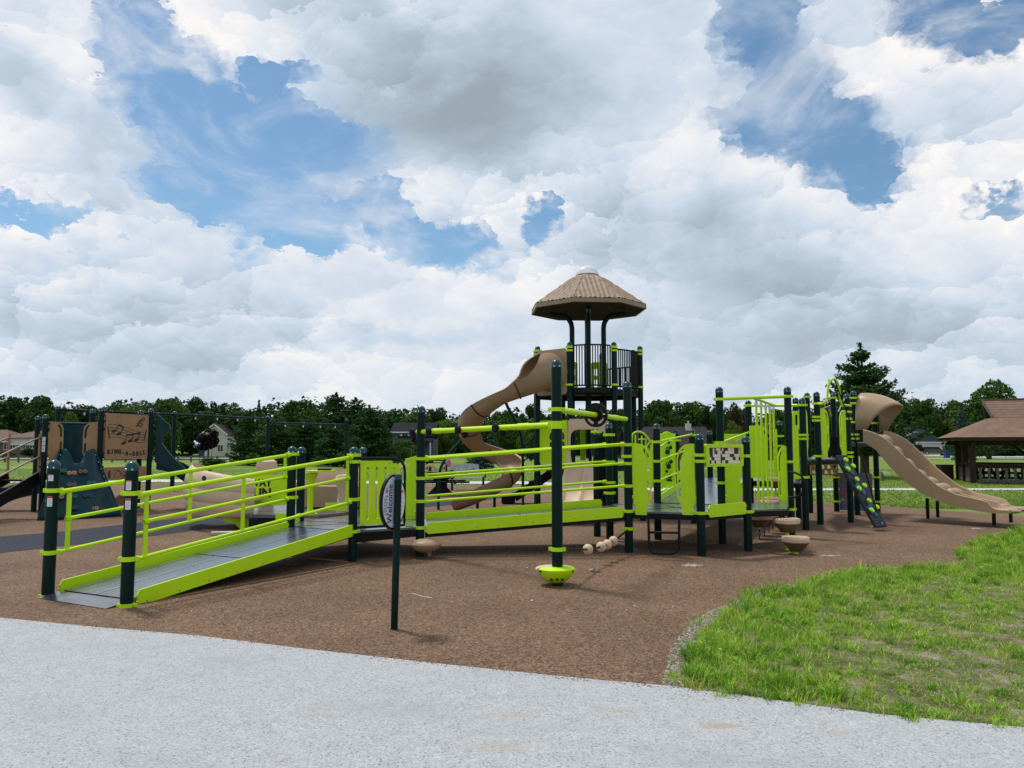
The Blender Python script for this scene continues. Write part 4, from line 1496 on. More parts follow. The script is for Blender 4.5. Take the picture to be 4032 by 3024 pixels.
ob1 = obar(P12, P18, 1571, 1561)
ob2 = obar(P28, P20, 1597, 1596)
m1 = P12.lerp(P18, ray_hit(P12, P18, 2972)) + Vector((0, 0, zat(P12.lerp(P18, ray_hit(P12, P18, 2972)), 1567)))
m2 = P28.lerp(P20, ray_hit(P28, P20, 3056)) + Vector((0, 0, zat(P28.lerp(P20, ray_hit(P28, P20, 3056)), 1597)))
MB().tube([m1, m2], 0.026, 10).build('overhead_beam', 'lime', S)
pod_tops = [m1.lerp(m2, t) for t in (0.10, 0.31, 0.52, 0.72, 0.91)]
Yh = 15.5
hoop = pipe([A(x, y, Yy) for x, y, Yy in ((3222, 1589, 15.4), (3242, 1588, 15.2), (3256, 1566, 15.2), (3260, 1535, 15.2), (3266, 1508, 15.2), (3280, 1492, 15.2), (3294, 1500, 15.3), (3303, 1525, 15.4), (3307, 1558, 15.5), (3314, 1590, 15.6), (3345, 1597, 15.8))], 0.024, nm='hoop')
MB().tube([A(3284, 1492, 15.2), A(3340, 1640, 15.15), A(3400, 1830, 15.0), A(3466, 2058, 14.85)], 0.013, 8).build('climbing_rope', 'black', S)
MB().tube([A(3470, 2055, 14.8), A(3474, 2070, 14.8)], 0.02, 8).build('rope_sleeve', 'white', S)
pipe([A(x, y, 16.2) for x, y in ((3326, 1568), (3301, 1620), (3322, 1625))], 0.016, 'steel', 'bent_bar', 0)
# dark ribbed tunnel of bars behind
board(3302, 1622, 3326, 1782, 16.4, (), 'black', 'climber_frame')
board(3270, 1722, 3306, 1792, 16.8, (), 'black_plastic', 'climber_frame')
# climbing plank with leaf grips
pt0, pt1 = A(3309, 1794, 15.45), A(3469, 2074, 14.75)
pu = Vector((0.45, 0.22, 0)).normalized()
pl_d = pt1 - pt0
plank = MB()
pn_ = pu.cross(pl_d).normalized()
if pn_.z < 0:
    pn_ = -pn_
q4 = [pt0 - pu * 0.15, pt0 + pu * 0.15, pt1 + pu * 0.16, pt1 - pu * 0.16]
plank.add([a + pn_ * 0.02 for a in q4] + [a - pn_ * 0.03 for a in q4], [(0, 3, 2, 1), (4, 5, 6, 7), (0, 1, 5, 4), (1, 2, 6, 5), (2, 3, 7, 6), (3, 0, 4, 7)])
for k in range(30):
    t = (k + 0.5) / 30
    a, b = q4[0].lerp(q4[3], t) + pn_ * 0.024, q4[1].lerp(q4[2], t) + pn_ * 0.024
    plank.bar(a.lerp(b, 0.06), a.lerp(b, 0.94), 0.018, 0.008, up=pn_)
mat('plank_blue', (0.012, 0.016, 0.030), 0.5, var=0.2)
mat('leaf_teal', (0.006, 0.13, 0.145), 0.45, var=0.15)
plk = plank.build('climbing_plank', 'plank_blue', S, 0)
Vp = (-pl_d).normalized()
leafo = [(a * 0.82, b * 0.82) for a, b in [(0, -0.055), (0.03, -0.045), (0.05, -0.015), (0.055, 0.02), (0.04, 0.05), (0.012, 0.062), (-0.02, 0.062), (-0.045, 0.045), (-0.055, 0.015), (-0.045, -0.02), (-0.02, -0.045)]]
teal_o = [(0.10, 0.02), (0.13, 0.05), (0.10, 0.08), (0.04, 0.09), (0.02, 0.15), (-0.03, 0.22), (-0.08, 0.20), (-0.06, 0.12), (-0.12, 0.08), (-0.13, 0.0), (-0.09, -0.06), (-0.04, -0.03), (-0.02, -0.10), (0.04, -0.12), (0.06, -0.05)]
for t, grips in ((0.22, ((-0.01, 0.20), (-0.09, 0.0), (0.10, 0.06))), (0.50, ((-0.01, 0.20), (-0.09, 0.0), (0.10, 0.06))), (0.80, ((-0.01, 0.20), (-0.09, 0.0), (0.10, 0.06)))):
    c_ = pt0.lerp(pt1, t)
    MB().plate([[(a, b) for a, b in teal_o]], c_ + pn_ * 0.035, pu, Vp, 0.008).build('teal_leaf', 'leaf_teal', plk, 0)
    for a, b in grips:
        g_ = MB().plate([leafo], c_ + pn_ * 0.075 + pu * a + Vp * b, pu, Vp, 0.035).build('leaf_grip', 'lime', plk, 30, bevel=0.008)
MB().lathe([(0.018, -0.05), (0.018, 0.05)], A(3437, 2076, 14.8), 10, axis=pu).build('plank_foot', 'lime', plk)

# mauve flower panel at the back, tan gear boards
fp = board(3307, 1861, 3438, 2008, P24.y + 0.05, ((0.43, 0.36, 0.70, 0.24),), 'mauve_panel', 'flower_panel', Y1=P27.y + 0.02)
fpo = MB()
for (x, y, mm, rr) in ((3320, 1945, 'flower_red', 0.05), (3322, 1990, 'flower_blue', 0.055), (3319, 1968, 'flower_yellow', 0.035), (3390, 1880, 'flower_blue', 0.05), (3400, 1935, 'flower_red', 0.06), (3335, 1890, 'flower_yellow', 0.03), (3415, 1985, 'flower_yellow', 0.045)):
    fl = MB()
    q = A(x, y, P24.y + 0.02 + (P27.y - P24.y) * (x - 3307) / 131)
    for k in range(6):
        a = k * math.pi / 3
        fl.lathe([(0, 0.0), (rr * 0.42, 0.0), (rr * 0.36, 0.006), (0, 0.008)], q + Vector((math.cos(a) * rr * 0.62, 0, math.sin(a) * rr * 0.62)), 8, axis=(0, -1, 0))
    fl.build('flower', mm, fp)


def gear(x, y, Y, r, hole, n=9):
    q = A(x, y, Y)
    o = []
    for k in range(n * 4):
        a = 2 * math.pi * k / (n * 4)
        rr = r * (1.0 if k % 4 in (0, 1) else 0.84)
        o.append((rr * math.cos(a), rr * math.sin(a)))
    hl = [circ(r * 0.48 * math.cos(a), r * 0.48 * math.sin(a), r * 0.22, 8) for a in (0.5, 1.8, 3.1, 4.3, 5.5)] if hole else []
    return MB().plate([o] + hl, q, Vector((1, 0, 0)), Vector((0, 0, 1)), 0.05).build('gear_panel', 'brown', S, 30)


gear(3032, 1700, 17.0, 0.22, True)
hx = [circ((k % 4) * 0.145 - 0.22 + (0.07 if (k // 4) % 2 else 0), (k // 4) * 0.125 - 0.1, 0.052, 6) for k in range(12)]
MB().plate([rrect(-0.30, -0.18, 0.34, 0.25, 0.03)] + hx, A(3240, 1842, 18.6), Vector((1, 0, 0)), Vector((0, 0, 1)), 0.06).build('honeycomb_climber', 'brown', S, 30)
MB().tube([A(3238, 1612, 18.2), A(3262, 1600, 18.2), A(3272, 1640, 18.2)], 0.03, 8).build('gear_panel', 'brown', S)

# ------------------------------------------------------------------ roofed tower
TC = Vector((1.86, 19.05, 0))
TA = 1.24       # apothem
TRr = TA / math.cos(math.pi / 8)
zt_deck = 2.93
TP = [TC + Vector((TRr * math.sin(R(a)), -TRr * math.cos(R(a)), 0)) for a in (-67.5, -22.5, 22.5, 67.5, 112.5, 157.5, 202.5, 247.5)]
for i, P in enumerate(TP):
    top = 4.02 if i in (0, 1, 2, 3) else 4.06
    post_at(P, top, (3.90, 3.82, 3.02) if i < 4 else (3.86, 3.02), ang=0.3 * i)
deck('tower_deck', TP, zt_deck, th=0.03, skirt=0.12, m='black')
deck('tower_lower_deck', TP, 1.15, th=0.03, skirt=0.1, m='black')


def tower_barrier(Pa, Pb, bow, n, zb, zt, mid=True, m='black', bars=True):
    """barred guard between two posts; bow pushes it outwards"""
    d = (Pb - Pa).normalized()
    nrm = Vector((d.y, -d.x, 0))
    L = (Pb - Pa).length
    pts = []
    N = 14
    for k in range(N + 1):
        t = k / N
        s = 0.09 + (L - 0.18) * t
        pts.append(Pa + d * s + nrm * (bow * math.sin(math.pi * t) ** 0.7 if 0 < t < 1 else 0))
    def at(t):
        f = t * N
        i = min(int(f), N - 1)
        return pts[i].lerp(pts[i + 1], f - i)
    hz = Vector((0, 0, 1))
    mb = MB().tube([p + hz * zt for p in pts], 0.019, 8)
    mb.tube([p + hz * zb for p in pts], 0.019, 8)
    mb.tube([pts[0] + hz * zb, pts[0] + hz * zt], 0.017, 8)
    mb.tube([pts[-1] + hz * zb, pts[-1] + hz * zt], 0.017, 8)
    o = mb.build('barrier', m, S)
    for k in range(n):
        p = at((k + 1) / (n + 1))
        MB().tube([p + hz * zb, p + hz * zt], 0.014, 6).build('barrier_bar', m, o)
    return o


tower_barrier(TP[1], TP[2], 0.16, 13, zt_deck + 0.07, 3.94)
tower_barrier(TP[2], TP[3], 0.06, 13, zt_deck + 0.06, 3.86)
tower_barrier(TP[3], TP[4], 0.0, 9, zt_deck + 0.06, 3.86)
tower_barrier(TP[4], TP[5], 0.0, 9, zt_deck + 0.06, 3.62)
tower_barrier(TP[6], TP[7], 0.0, 8, zt_deck + 0.06, 3.62)
# bowed floor lip under the front guard
lip = []
for k in range(9):
    t = k / 8
    q = TP[1].lerp(TP[2], 0.05 + 0.9 * t)
    lip.append(q + Vector((0, -0.02 - 0.17 * math.sin(math.pi * t) ** 0.7, 0)))
MB().slab(lip + [TP[2] + Vector((0, 0.02, 0)), TP[1] + Vector((0, 0.02, 0))], zt_deck - 0.10, zt_deck + 0.02).build('deck_lip', 'black', S, 0)
# slotted lime boards at the back of the tower
lw = 0.42
for sx_, yy in ((-0.36, 0.95), (0.42, 1.0)):
    O = TC + Vector((sx_ - lw / 2, yy, zt_deck + 0.03))
    O.z = zt_deck + 0.03
    h_ = 0.83
    hl = [slot(lw * f, h_ * a, h_ * b, 0.075) for f in (0.28, 0.75) for a, b in ((0.08, 0.46), (0.56, 0.80))]
    MB().plate([rrect(0, 0, lw, h_, 0.05)] + hl, O, (1, 0, 0), (0, 0, 1), 0.02).build('slotted_board', 'lime', S, 30)
# roof: four posts that curl outwards under an eight sided moulded roof
RC = TC + Vector((0.02, -0.1, 0))
ZE, ZT = 4.93, 5.83
for a in (0, 90, 180, 270):
    dv = Vector((math.sin(R(a - 4)), -math.cos(R(a - 4)), 0))
    b = RC + dv * 0.39
    pts = [b + Vector((0, 0, 0)), b + Vector((0, 0, 4.52))] + [b + dv * (0.26 * (1 - math.cos(R(q)))) + Vector((0, 0, 4.52 + 0.32 * math.sin(R(q)))) for q in (22, 45, 67, 88)] + [b + dv * 0.55 + Vector((0, 0, 4.88))]
    MB().tube(pts, 0.062, 14).build('roof_post', 'green', S)
roof = MB().lathe([(0.0, ZT - 0.02), (0.30, ZT - 0.02), (0.30, ZT + 0.012), (0.27, ZT + 0.03), (0.0, ZT + 0.03)], (RC.x, RC.y, 0), 16).build('tower_roof', 'roof_tan', S, 30)
RA = 1.33       # eave apothem
ROT = 4.0
for f in range(8):
    a = R(45 * f + ROT)
    nv = Vector((math.sin(a), -math.cos(a), 0))
    tv = Vector((math.cos(a), math.sin(a), 0))
    nt_, ns_ = 26, 45
    vs, fs = [], []
    slope = Vector((RA - 0.27, 0, ZE + 0.09 - ZT))
    sl = math.hypot(slope.x, slope.z)
    up = (-slope.z / sl, slope.x / sl)
    hw_e = RA * math.tan(math.pi / 8)
    for i in range(nt_ + 1):
        t = i / nt_
        rad = 0.27 + (RA - 0.27) * t
        z = ZT + (ZE + 0.09 - ZT) * t
        hw = rad * math.tan(math.pi / 8)
        for j in range(ns_ + 1):
            s = -hw + 2 * hw * j / ns_
            # rounded tile columns running down the slope, stepped along their length
            cyc = (s / 0.112) % 1.0
            hgt = 0.030 * abs(math.sin(math.pi * cyc)) ** 0.8
            step = 0.014 * ((t * 5.2 + 0.37 * (int(math.floor(s / 0.112)) % 3)) % 1.0)
            fade = min(1.0, max(0.0, (hw - abs(s)) / 0.02))
            hgt = (hgt + step) * fade * min(1.0, t * 6)
            vs.append(RC + nv * (rad + up[0] * hgt) + tv * s + Vector((0, 0, z + up[1] * hgt)))
    for i in range(nt_):
        for j in range(ns_):
            k = i * (ns_ + 1) + j
            fs.append((k, k + ns_ + 1, k + ns_ + 2, k + 1))
    # fascia and soffit
    b = len(vs)
    hw = hw_e
    ra2 = RA + 0.012
    for (rad, z, w) in ((ra2, ZE + 0.10, ra2), (ra2 + 0.01, ZE, ra2 + 0.01), (ra2 - 0.03, ZE - 0.004, ra2 - 0.03)):
        w = w * math.tan(math.pi / 8)
        vs += [RC + nv * rad - tv * w + Vector((0, 0, z)), RC + nv * rad + tv * w + Vector((0, 0, z))]
    for q in range(2):
        fs.append((b + 2 * q, b + 2 * q + 2, b + 2 * q + 3, b + 2 * q + 1))
    MB().add(vs, fs).build('roof_panel', 'roof_tan', roof, 50)
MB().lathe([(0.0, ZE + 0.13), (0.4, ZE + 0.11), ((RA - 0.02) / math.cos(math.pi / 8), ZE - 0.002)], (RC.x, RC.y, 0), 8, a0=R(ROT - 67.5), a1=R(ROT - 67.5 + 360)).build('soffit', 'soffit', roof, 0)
dome = MB().lathe([(0.285 * math.cos(R(q)), 0.225 * math.sin(R(q))) for q in range(0, 91, 9)], (RC.x, RC.y, ZT + 0.03), 28).build('clear_dome', 'clear_dome', roof)

# ------------------------------------------------------------------ tan chutes
def frames(path):
    P = [Vector(p) for p in path]
    out = []
    for i in range(len(P)):
        d = (P[min(i + 1, len(P) - 1)] - P[max(i - 1, 0)]).normalized()
        s = d.cross(Vector((0, 0, 1))).normalized()
        out.append((P[i], d, s, s.cross(d)))
    return out


def arc_chute(path, rad, half, roll, th, i0, i1, nseg=16):
    """open-topped round chute from frame i0 to i1"""
    F = frames(path)
    mb = MB()
    cols = 2 * (nseg + 1)
    for i in range(i0, i1 + 1):
        p, d, s, u = F[i]
        r, h, ro = rad[i], half[i], roll[i]
        for inner in (0, 1):
            rr = r - (th if inner else 0)
            for k in range(nseg + 1):
                kk = k if not inner else nseg - k
                a = -h + 2 * h * kk / nseg + ro
                lipk = 0.022 if (not inner and (kk == 0 or kk == nseg)) and h < 2.6 else 0.0
                mb.v.append(tuple(p + s * ((rr + lipk) * math.sin(a)) - u * ((rr + lipk) * math.cos(a))))
    n = i1 - i0
    for i in range(n):
        for k in range(cols):
            k2 = (k + 1) % cols
            mb.f.append((i * cols + k, (i + 1) * cols + k, (i + 1) * cols + k2, i * cols + k2))
    mb.f.append(tuple(range(cols)))
    mb.f.append(tuple(n * cols + k for k in range(cols))[::-1])
    return mb


spts = [(1.12, 18.25, 3.32), (0.72, 17.92, 3.32), (0.30, 17.74, 3.10), (-0.28, 17.74, 2.82), (-0.72, 17.95, 2.52), (-0.96, 18.35, 2.24), (-1.05, 18.85, 2.0), (-0.92, 19.35, 1.77), (-0.62, 19.70, 1.57), (-0.26, 19.76, 1.37), (-0.02, 19.48, 1.17), (-0.02, 19.08, 1.00), (-0.18, 18.78, 0.86), (-0.55, 18.62, 0.68), (-1.00, 18.60, 0.48), (-1.44, 18.64, 0.33)]
NS = 5
sp_path = smooth_path(spts, NS)
n_sp = len(sp_path)
rad, half, roll = [], [], []
for i in range(n_sp):
    t = i / NS
    rad.append(float(np.interp(t, [0, 1, 2, 3, 13, 15], [0.47, 0.45, 0.35, 0.27, 0.28, 0.30])))
    half.append(R(float(np.interp(t, [0, 0.9, 1.4, 2.0, 2.7, 3.4, 14, 15], [178, 176, 140, 112, 98, 96, 92, 78]))))
    roll.append(R(float(np.interp(t, [0, 1, 1.6, 3, 6, 9, 10, 12, 14, 15], [0, 0, 10, 6, -20, -24, -26, -22, -6, 0]))))
cuts = [0, int(2.4 * NS), int(4.0 * NS), int(5.6 * NS), int(7.8 * NS), int(12.0 * NS), n_sp - 1]
slide = None
for i in range(len(cuts) - 1):
    mb = arc_chute(sp_path, rad, half, roll, 0.02, cuts[i], cuts[i + 1])
    if slide is None:
        slide = mb.build('spiral_slide', 'tan_shade', S, 50)
    else:
        mb.build('chute_section', 'tan_shade', slide, 50)
    if i:
        fl = arc_chute(sp_path, [r + 0.022 for r in rad], half, roll, 0.03, cuts[i], cuts[i] + 1)
        # short flange where two sections are bolted together
        c0 = sp_path[cuts[i]]
        c1 = sp_path[cuts[i] + 1]
        k = 0.022 / (c1 - c0).length
        nn = len(fl.v) // 2
        fl.v = fl.v[:nn] + [tuple(Vector(a).lerp(Vector(b), k)) for a, b in zip(fl.v[:nn], fl.v[nn:])]
        fl.build('chute_flange', 'bin_brown', slide, 40)
# mounting plate on the tower
ed = (TP[1] - TP[0]).normalized()
en = Vector((ed.y, -ed.x, 0))
mo = TP[0].lerp(TP[1], 0.5) + en * 0.06
mo.z = 3.32
MB().plate([rrect(-0.47, -0.52, 0.47, 0.56, 0.08), circ(0, 0.0, 0.40, 20)], mo, ed, Vector((0, 0, 1)), 0.04).build('mounting_plate', 'tan', slide, 30)
# foot of the chute, its prop and its bent supports
ef = sp_path[-1]
MB().tube([(ef.x + 0.12, ef.y, 0), (ef.x + 0.12, ef.y, 0.2)], 0.04, 10).build('slide_support', 'black', slide)
for x, y, yt in ((1880, 2007, 1960), (1947, 1999, 1925)):
    P = G(x, y)
    MB().tube([P, (P.x, P.y, zat(P, yt))], 0.038, 10).build('slide_support', 'green', slide)
sup1 = [A(1726, 2006, 19.0), A(1728, 1880, 19.0), A(1734, 1845, 19.0), A(1748, 1815, 18.95), A(1780, 1772, 18.9), A(1815, 1735, 18.85)]
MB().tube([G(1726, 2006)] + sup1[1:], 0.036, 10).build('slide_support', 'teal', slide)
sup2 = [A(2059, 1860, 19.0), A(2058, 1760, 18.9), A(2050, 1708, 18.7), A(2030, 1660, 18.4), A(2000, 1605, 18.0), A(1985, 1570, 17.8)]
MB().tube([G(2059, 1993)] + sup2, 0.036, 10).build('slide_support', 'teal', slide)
for y0_, y1_ in ((1762, 1715), (1815, 1775)):
    MB().tube([A(2062, y0_, 19.0), A(2110, y1_, 18.7)], 0.016, 8).build('stair_rail', 'black', S)


def lane_slide(name, path, across, prof_fn, m, parent):
    """slide from slide_bed points; prof_fn(t) -> [(offset across, height)] top line; given thickness below"""
    mb = MB()
    N = len(path)
    m_ = None
    for i, p in enumerate(path):
        pr = prof_fn(i / (N - 1))
        m_ = len(pr)
        for a, h in pr:
            mb.v.append(tuple(Vector(p) + across * a + Vector((0, 0, h))))
        for a, h in reversed(pr):
            k = 0.035 if abs(a) < abs(pr[0][0]) - 0.03 else 0.0
            mb.v.append(tuple(Vector(p) + across * (a * (1 if k else 1.0)) + Vector((0, 0, min(h - 0.03, -0.035) if k else -0.045))))
    cols = 2 * m_
    for i in range(N - 1):
        for k in range(cols):
            k2 = (k + 1) % cols
            mb.f.append((i * cols + k, i * cols + k2, (i + 1) * cols + k2, (i + 1) * cols + k))
    mb.f.append(tuple(range(cols))[::-1])
    mb.f.append(tuple((N - 1) * cols + k for k in range(cols)))
    return mb.build(name, m, parent, 45)


# two-lane slide under the tower
def two_lane(w, hr, hd, nbed=5):
    pr = [(-w, hr - 0.015), (-w + 0.02, hr), (-w + 0.05, hr - 0.02)]
    for side in (-1, 1):
        a0, a1 = (-w + 0.09, -0.05) if side < 0 else (0.05, w - 0.09)
        for k in range(nbed + 1):
            t = k / nbed
            pr.append((a0 + (a1 - a0) * t, 0.03 * (2 * t - 1) ** 4))
        if side < 0:
            pr += [(-0.025, hd), (0.0, hd + 0.012), (0.025, hd)]
    pr += [(w - 0.05, hr - 0.02), (w - 0.02, hr), (w, hr - 0.015)]
    return pr


sl_top, sl_bot = A(2312, 1812, 17.65), A(2270, 1990, 15.7)
sb = []
for k in range(15):
    t = k / 14
    z = float(np.interp(t, [0, 0.08, 0.75, 0.9, 1], [1.22, 1.18, 0.42, 0.33, 0.30]))
    sb.append((sl_top.x + (sl_bot.x - sl_top.x) * t, sl_top.y + (sl_bot.y - sl_top.y) * t, z))
ac = Vector((1, -0.02, 0)).normalized()
ss = lane_slide('short_slide', sb, ac, lambda t: two_lane(0.44, 0.17 if t > 0.05 else 0.30, 0.10), 'pale_tan', S)
hO = A(2237, 1900, 17.72)
hw_, hz0, hz1 = 0.90, 0.95, 2.22
hO.z = hz0
ho = [(0, 0), (0.05, 0), (0.05, 0.86)] + [(0.05 + 0.17 * (1 - math.cos(R(q))), 0.86 + 0.17 * math.sin(R(q))) for q in (30, 60, 90)] + [(0.90 - 0.05 - 0.17 * (1 - math.cos(R(q))), 0.86 + 0.17 * math.sin(R(q))) for q in (90, 60, 30, 0)] + [(0.85, 0), (0.90, 0), (0.90, hz1 - hz0 - 0.05), (0.86, hz1 - hz0), (0.04, hz1 - hz0), (0, hz1 - hz0 - 0.05)]
MB().plate([ho], hO - Vector((0, 0.08, 0)), Vector((1, 0, 0)), Vector((0, 0, 1)), 0.12).build('slide_hood', 'pale_tan', ss, 30)
# lime cog board on the tower's left, dark stair up to it
cgU = (TP[1] - TP[0]).normalized()
cg = TP[0] + cgU * 0.07
cg.z = A(2124, 1823, cg.y).z
ch = A(2124, 1657, cg.y).z - cg.z
cw_ = (TP[1] - TP[0]).length - 0.14
cc_ = (cw_ * 0.62, ch * 0.52)
hl = []
for k in range(6):
    a0_ = R(60 * k + 10)
    hl.append([(cc_[0] + rr * math.cos(aa) * 0.85, cc_[1] + rr * math.sin(aa) * 1.0) for rr, aa in [(0.13, a0_), (0.27, a0_ - 0.05), (0.31, a0_ + 0.25), (0.31, a0_ + 0.5), (0.27, a0_ + 0.8), (0.13, a0_ + 0.74)]])
cb2 = MB().plate([rrect(0, 0, cw_, ch, 0.03)] + hl, cg, cgU, Vector((0, 0, 1)), 0.02).build('cog_board', 'lime', S, 30)
MB().plate([[(cc_[0] + a * 1.25, cc_[1] + b * 1.25) for a, b in circ(0, 0, 0.29, 18)]], cg + Vector((0, 0.03, 0)), cgU, Vector((0, 0, 1)), 0.006).build('cog_backing', 'pane', cb2, 30)
for k in range(2):
    board(2285 + 22 * k, 1690, 2305 + 26 * k, 1812, 19.6, (), 'lime', 'lime_board')
st0, st1 = G(1990, 1985), A(2165, 1860, 18.9)
stair = MB()
su = Vector((0.94, -0.1, 0)).normalized()
sv = Vector((0.15, 0.99, 0)).normalized()
for k in range(6):
    c_ = Vector((st0.x + 0.05, st0.y, 0)) + su * (0.24 * k)
    z = 0.16 * (k + 1)
    t = k / 5
    stair.box((c_.x + sv.x * 0.3, c_.y + sv.y * 0.3, z - 0.06), (0.26, 0.62, 0.12 if k else 0.24), math.atan2(su.y, su.x))
so = stair.build('stair', 'black_plastic', S, 0)
MB().bar((st0.x + su.x * 0.25, st0.y + su.y * 0.25 - 0.03, 0.18), (st0.x + su.x * 1.5, st0.y + su.y * 1.5 - 0.03, 1.0), 0.03, 0.24).build('stringer', 'black', so, 0)
MB().box((st0.x + 0.08, st0.y - 0.03, 0.13), (0.38, 0.04, 0.22)).build('stair_front', 'black_plastic', so, 0)
for k in range(4):
    MB().bar((st0.x - 0.09, st0.y - 0.056, 0.06 + k * 0.05), (st0.x + 0.25, st0.y - 0.056, 0.06 + k * 0.05), 0.012, 0.012).build('tread_rib', 'black', so, 0)

# ------------------------------------------------------------------ big double slide on the right
N0, N1 = Vector((7.80, 17.15, 0)), Vector((9.62, 15.12, 0))
low_e = [(3387, 1734), (3445, 1768), (3502, 1840), (3570, 1907), (3637, 1951), (3715, 1985), (3801, 2006), (3893, 2021), (3960, 2023)]
rim_e = [(3387, 1686), (3445, 1703), (3493, 1729), (3541, 1777), (3608, 1845), (3686, 1912), (3758, 1946), (3835, 1963), (3878, 1975), (3905, 2008), (3960, 2012)]


def edge_prof(ed_):
    tt, zz = [], []
    for px, py in ed_:
        t = ray_hit(N0, N1, px)
        q = N0.lerp(N1, t)
        tt.append(t)
        zz.append(A(px, py, q.y).z)
    return tt, zz


lt, lz = edge_prof(low_e)
rt, rz = edge_prof(rim_e)
dd = (N1 - N0).normalized()
acr = Vector((-dd.y, dd.x, 0))           # from the near rim to the far rim
if acr.y < 0:
    acr = -acr
WS = 1.12
t_end = max(lt)
NP = 30
slide_bed, rimh = [], []
for k in range(NP + 1):
    t = t_end * k / NP
    q = N0.lerp(N1, t) + acr * (WS / 2)
    zl = float(np.interp(t, lt, lz)) + 0.045
    slide_bed.append((q.x, q.y, zl))
    rimh.append(max(0.035, float(np.interp(t, rt, rz)) - zl))


def dbl_prof(t):
    i = min(NP, int(round(t * NP)))
    h = rimh[i]
    w = WS / 2 + (0.03 * max(0, (t - 0.85) / 0.15))
    hd = min(h, float(np.interp(t, [0, 0.1, 0.6, 0.9, 1], [0.08, 0.20, 0.18, 0.13, 0.02])))
    return two_lane(w, h, hd, 6)


ds = lane_slide('double_slide', slide_bed, acr, dbl_prof, 'tan', S)
# moulded bumps along the two lanes' inner sides
for off_a in (-0.10, 0.12):
    for k in range(7):
        t = 0.08 + k * 0.085
        i = int(t * NP)
        p, q = Vector(slide_bed[i]), Vector(slide_bed[i + 1])
        c_ = p.lerp(q, t * NP - i) + acr * off_a + Vector((0, 0, 0.15))
        d_ = (q - p).normalized()
        mb = MB().lathe([(0.10 * math.sin(math.pi * j / 8), -0.15 * math.cos(math.pi * j / 8)) for j in range(9)], c_, 14, axis=d_)
        mb.build('slide_bump', 'tan', ds, 60)
for k in range(3):
    p = Vector(slide_bed[int(NP * (0.80 + 0.05 * k))])
    MB().lathe([(0.11 * math.cos(R(q)), 0.05 * math.sin(R(q))) for q in (0, 25, 50, 75, 90)], p + acr * (0.03 + 0.05 * k) + Vector((0, 0, 0.06)), 14).build('slide_bump', 'tan', ds, 60)
# rounded lips at the end of each lane
for off_a in (-0.28, 0.28):
    p = Vector(slide_bed[-1]) + acr * off_a
    MB().lathe([(0.20 * math.cos(R(q)), 0.05 * math.sin(R(q))) for q in (-90, -60, -30, 0, 30, 60, 90)], p - dd * 0.04 + Vector((0, 0, -0.012)), 20, sy=0.6).build('slide_lip', 'tan', ds, 60)
for x, y, yt in ((3654, 2042, 1965), (3693, 2037, 1975), (3915, 2067, 2024), (3981, 2057, 2022)):
    P = G(x, y)
    MB().tube([P, (P.x, P.y, zat(P, yt) + 0.02)], 0.036, 10).build('slide_support', 'green', ds)
# hood over the slide's entry
hood = MB()
nu, nsx = 16, 9
hc = (P26 + P27) / 2
had = (P27 - P26).normalized()
hfd = Vector((had.y, -had.x, 0))
for j in range(nsx + 1):
    s = j / nsx
    for i in range(nu + 1):
        u = i / nu
        a = math.pi * (1 - u)
        ca_, sa_ = math.cos(a), math.sin(a)
        wx = math.copysign(abs(ca_) ** 0.55, ca_) * 0.50
        hz_ = 1.98 + 0.86 * (abs(sa_) ** 0.6)
        L = 0.24 + 0.52 * abs(sa_) ** 0.8
        narrow = 1 - 0.10 * s
        drop = -0.30 * s ** 1.8 * abs(sa_) ** 0.7
        p = hc + had * (wx * narrow) + hfd * (0.06 + L * s) + Vector((0, 0, hz_ + drop))
        hood.v.append(tuple(p))
for j in range(nsx):
    for i in range(nu):
        k = j * (nu + 1) + i
        hood.f.append((k, k + 1, k + nu + 2, k + nu + 1))
ho_ = hood.build('slide_hood', 'tan', ds, 60)
so_ = ho_.modifiers.new('shell', 'SOLIDIFY')
so_.thickness = 0.03

# =================================================================== FREE-STANDING THINGS
# ------------------------------------------------------------------ stepping pods
def step_pod_parts(root, c, r, top, hang=False, post_r=0.035, foot=0.0):
    """ribbed conical stepping pod; c: ground point, top: height of the tread"""
    pr = [(0.0, top - 0.20), (r * 0.42, top - 0.20), (r * 0.46, top - 0.19), (r * 0.94, top - 0.065), (r * 0.97, top - 0.06), (r, top - 0.055), (r, top - 0.008), (r * 0.975, top), (0, top)]
    b = MB().lathe(pr, (c.x, c.y, 0), 28).build('pod', 'pale_tan', root, 30)
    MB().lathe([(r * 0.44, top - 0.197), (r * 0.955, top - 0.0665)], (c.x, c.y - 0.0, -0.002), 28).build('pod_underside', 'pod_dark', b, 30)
    rb_ = MB()
    for k in range(11):
        a = -0.85 + 1.7 * k / 10
        hw = math.sqrt(1 - a * a) * r * 0.93
        rb_.box((c.x + a * r, c.y, top + 0.007), (0.018, 2 * hw, 0.014))
    rb_.build('tread_rib', 'pale_tan', b, 0)
    return b


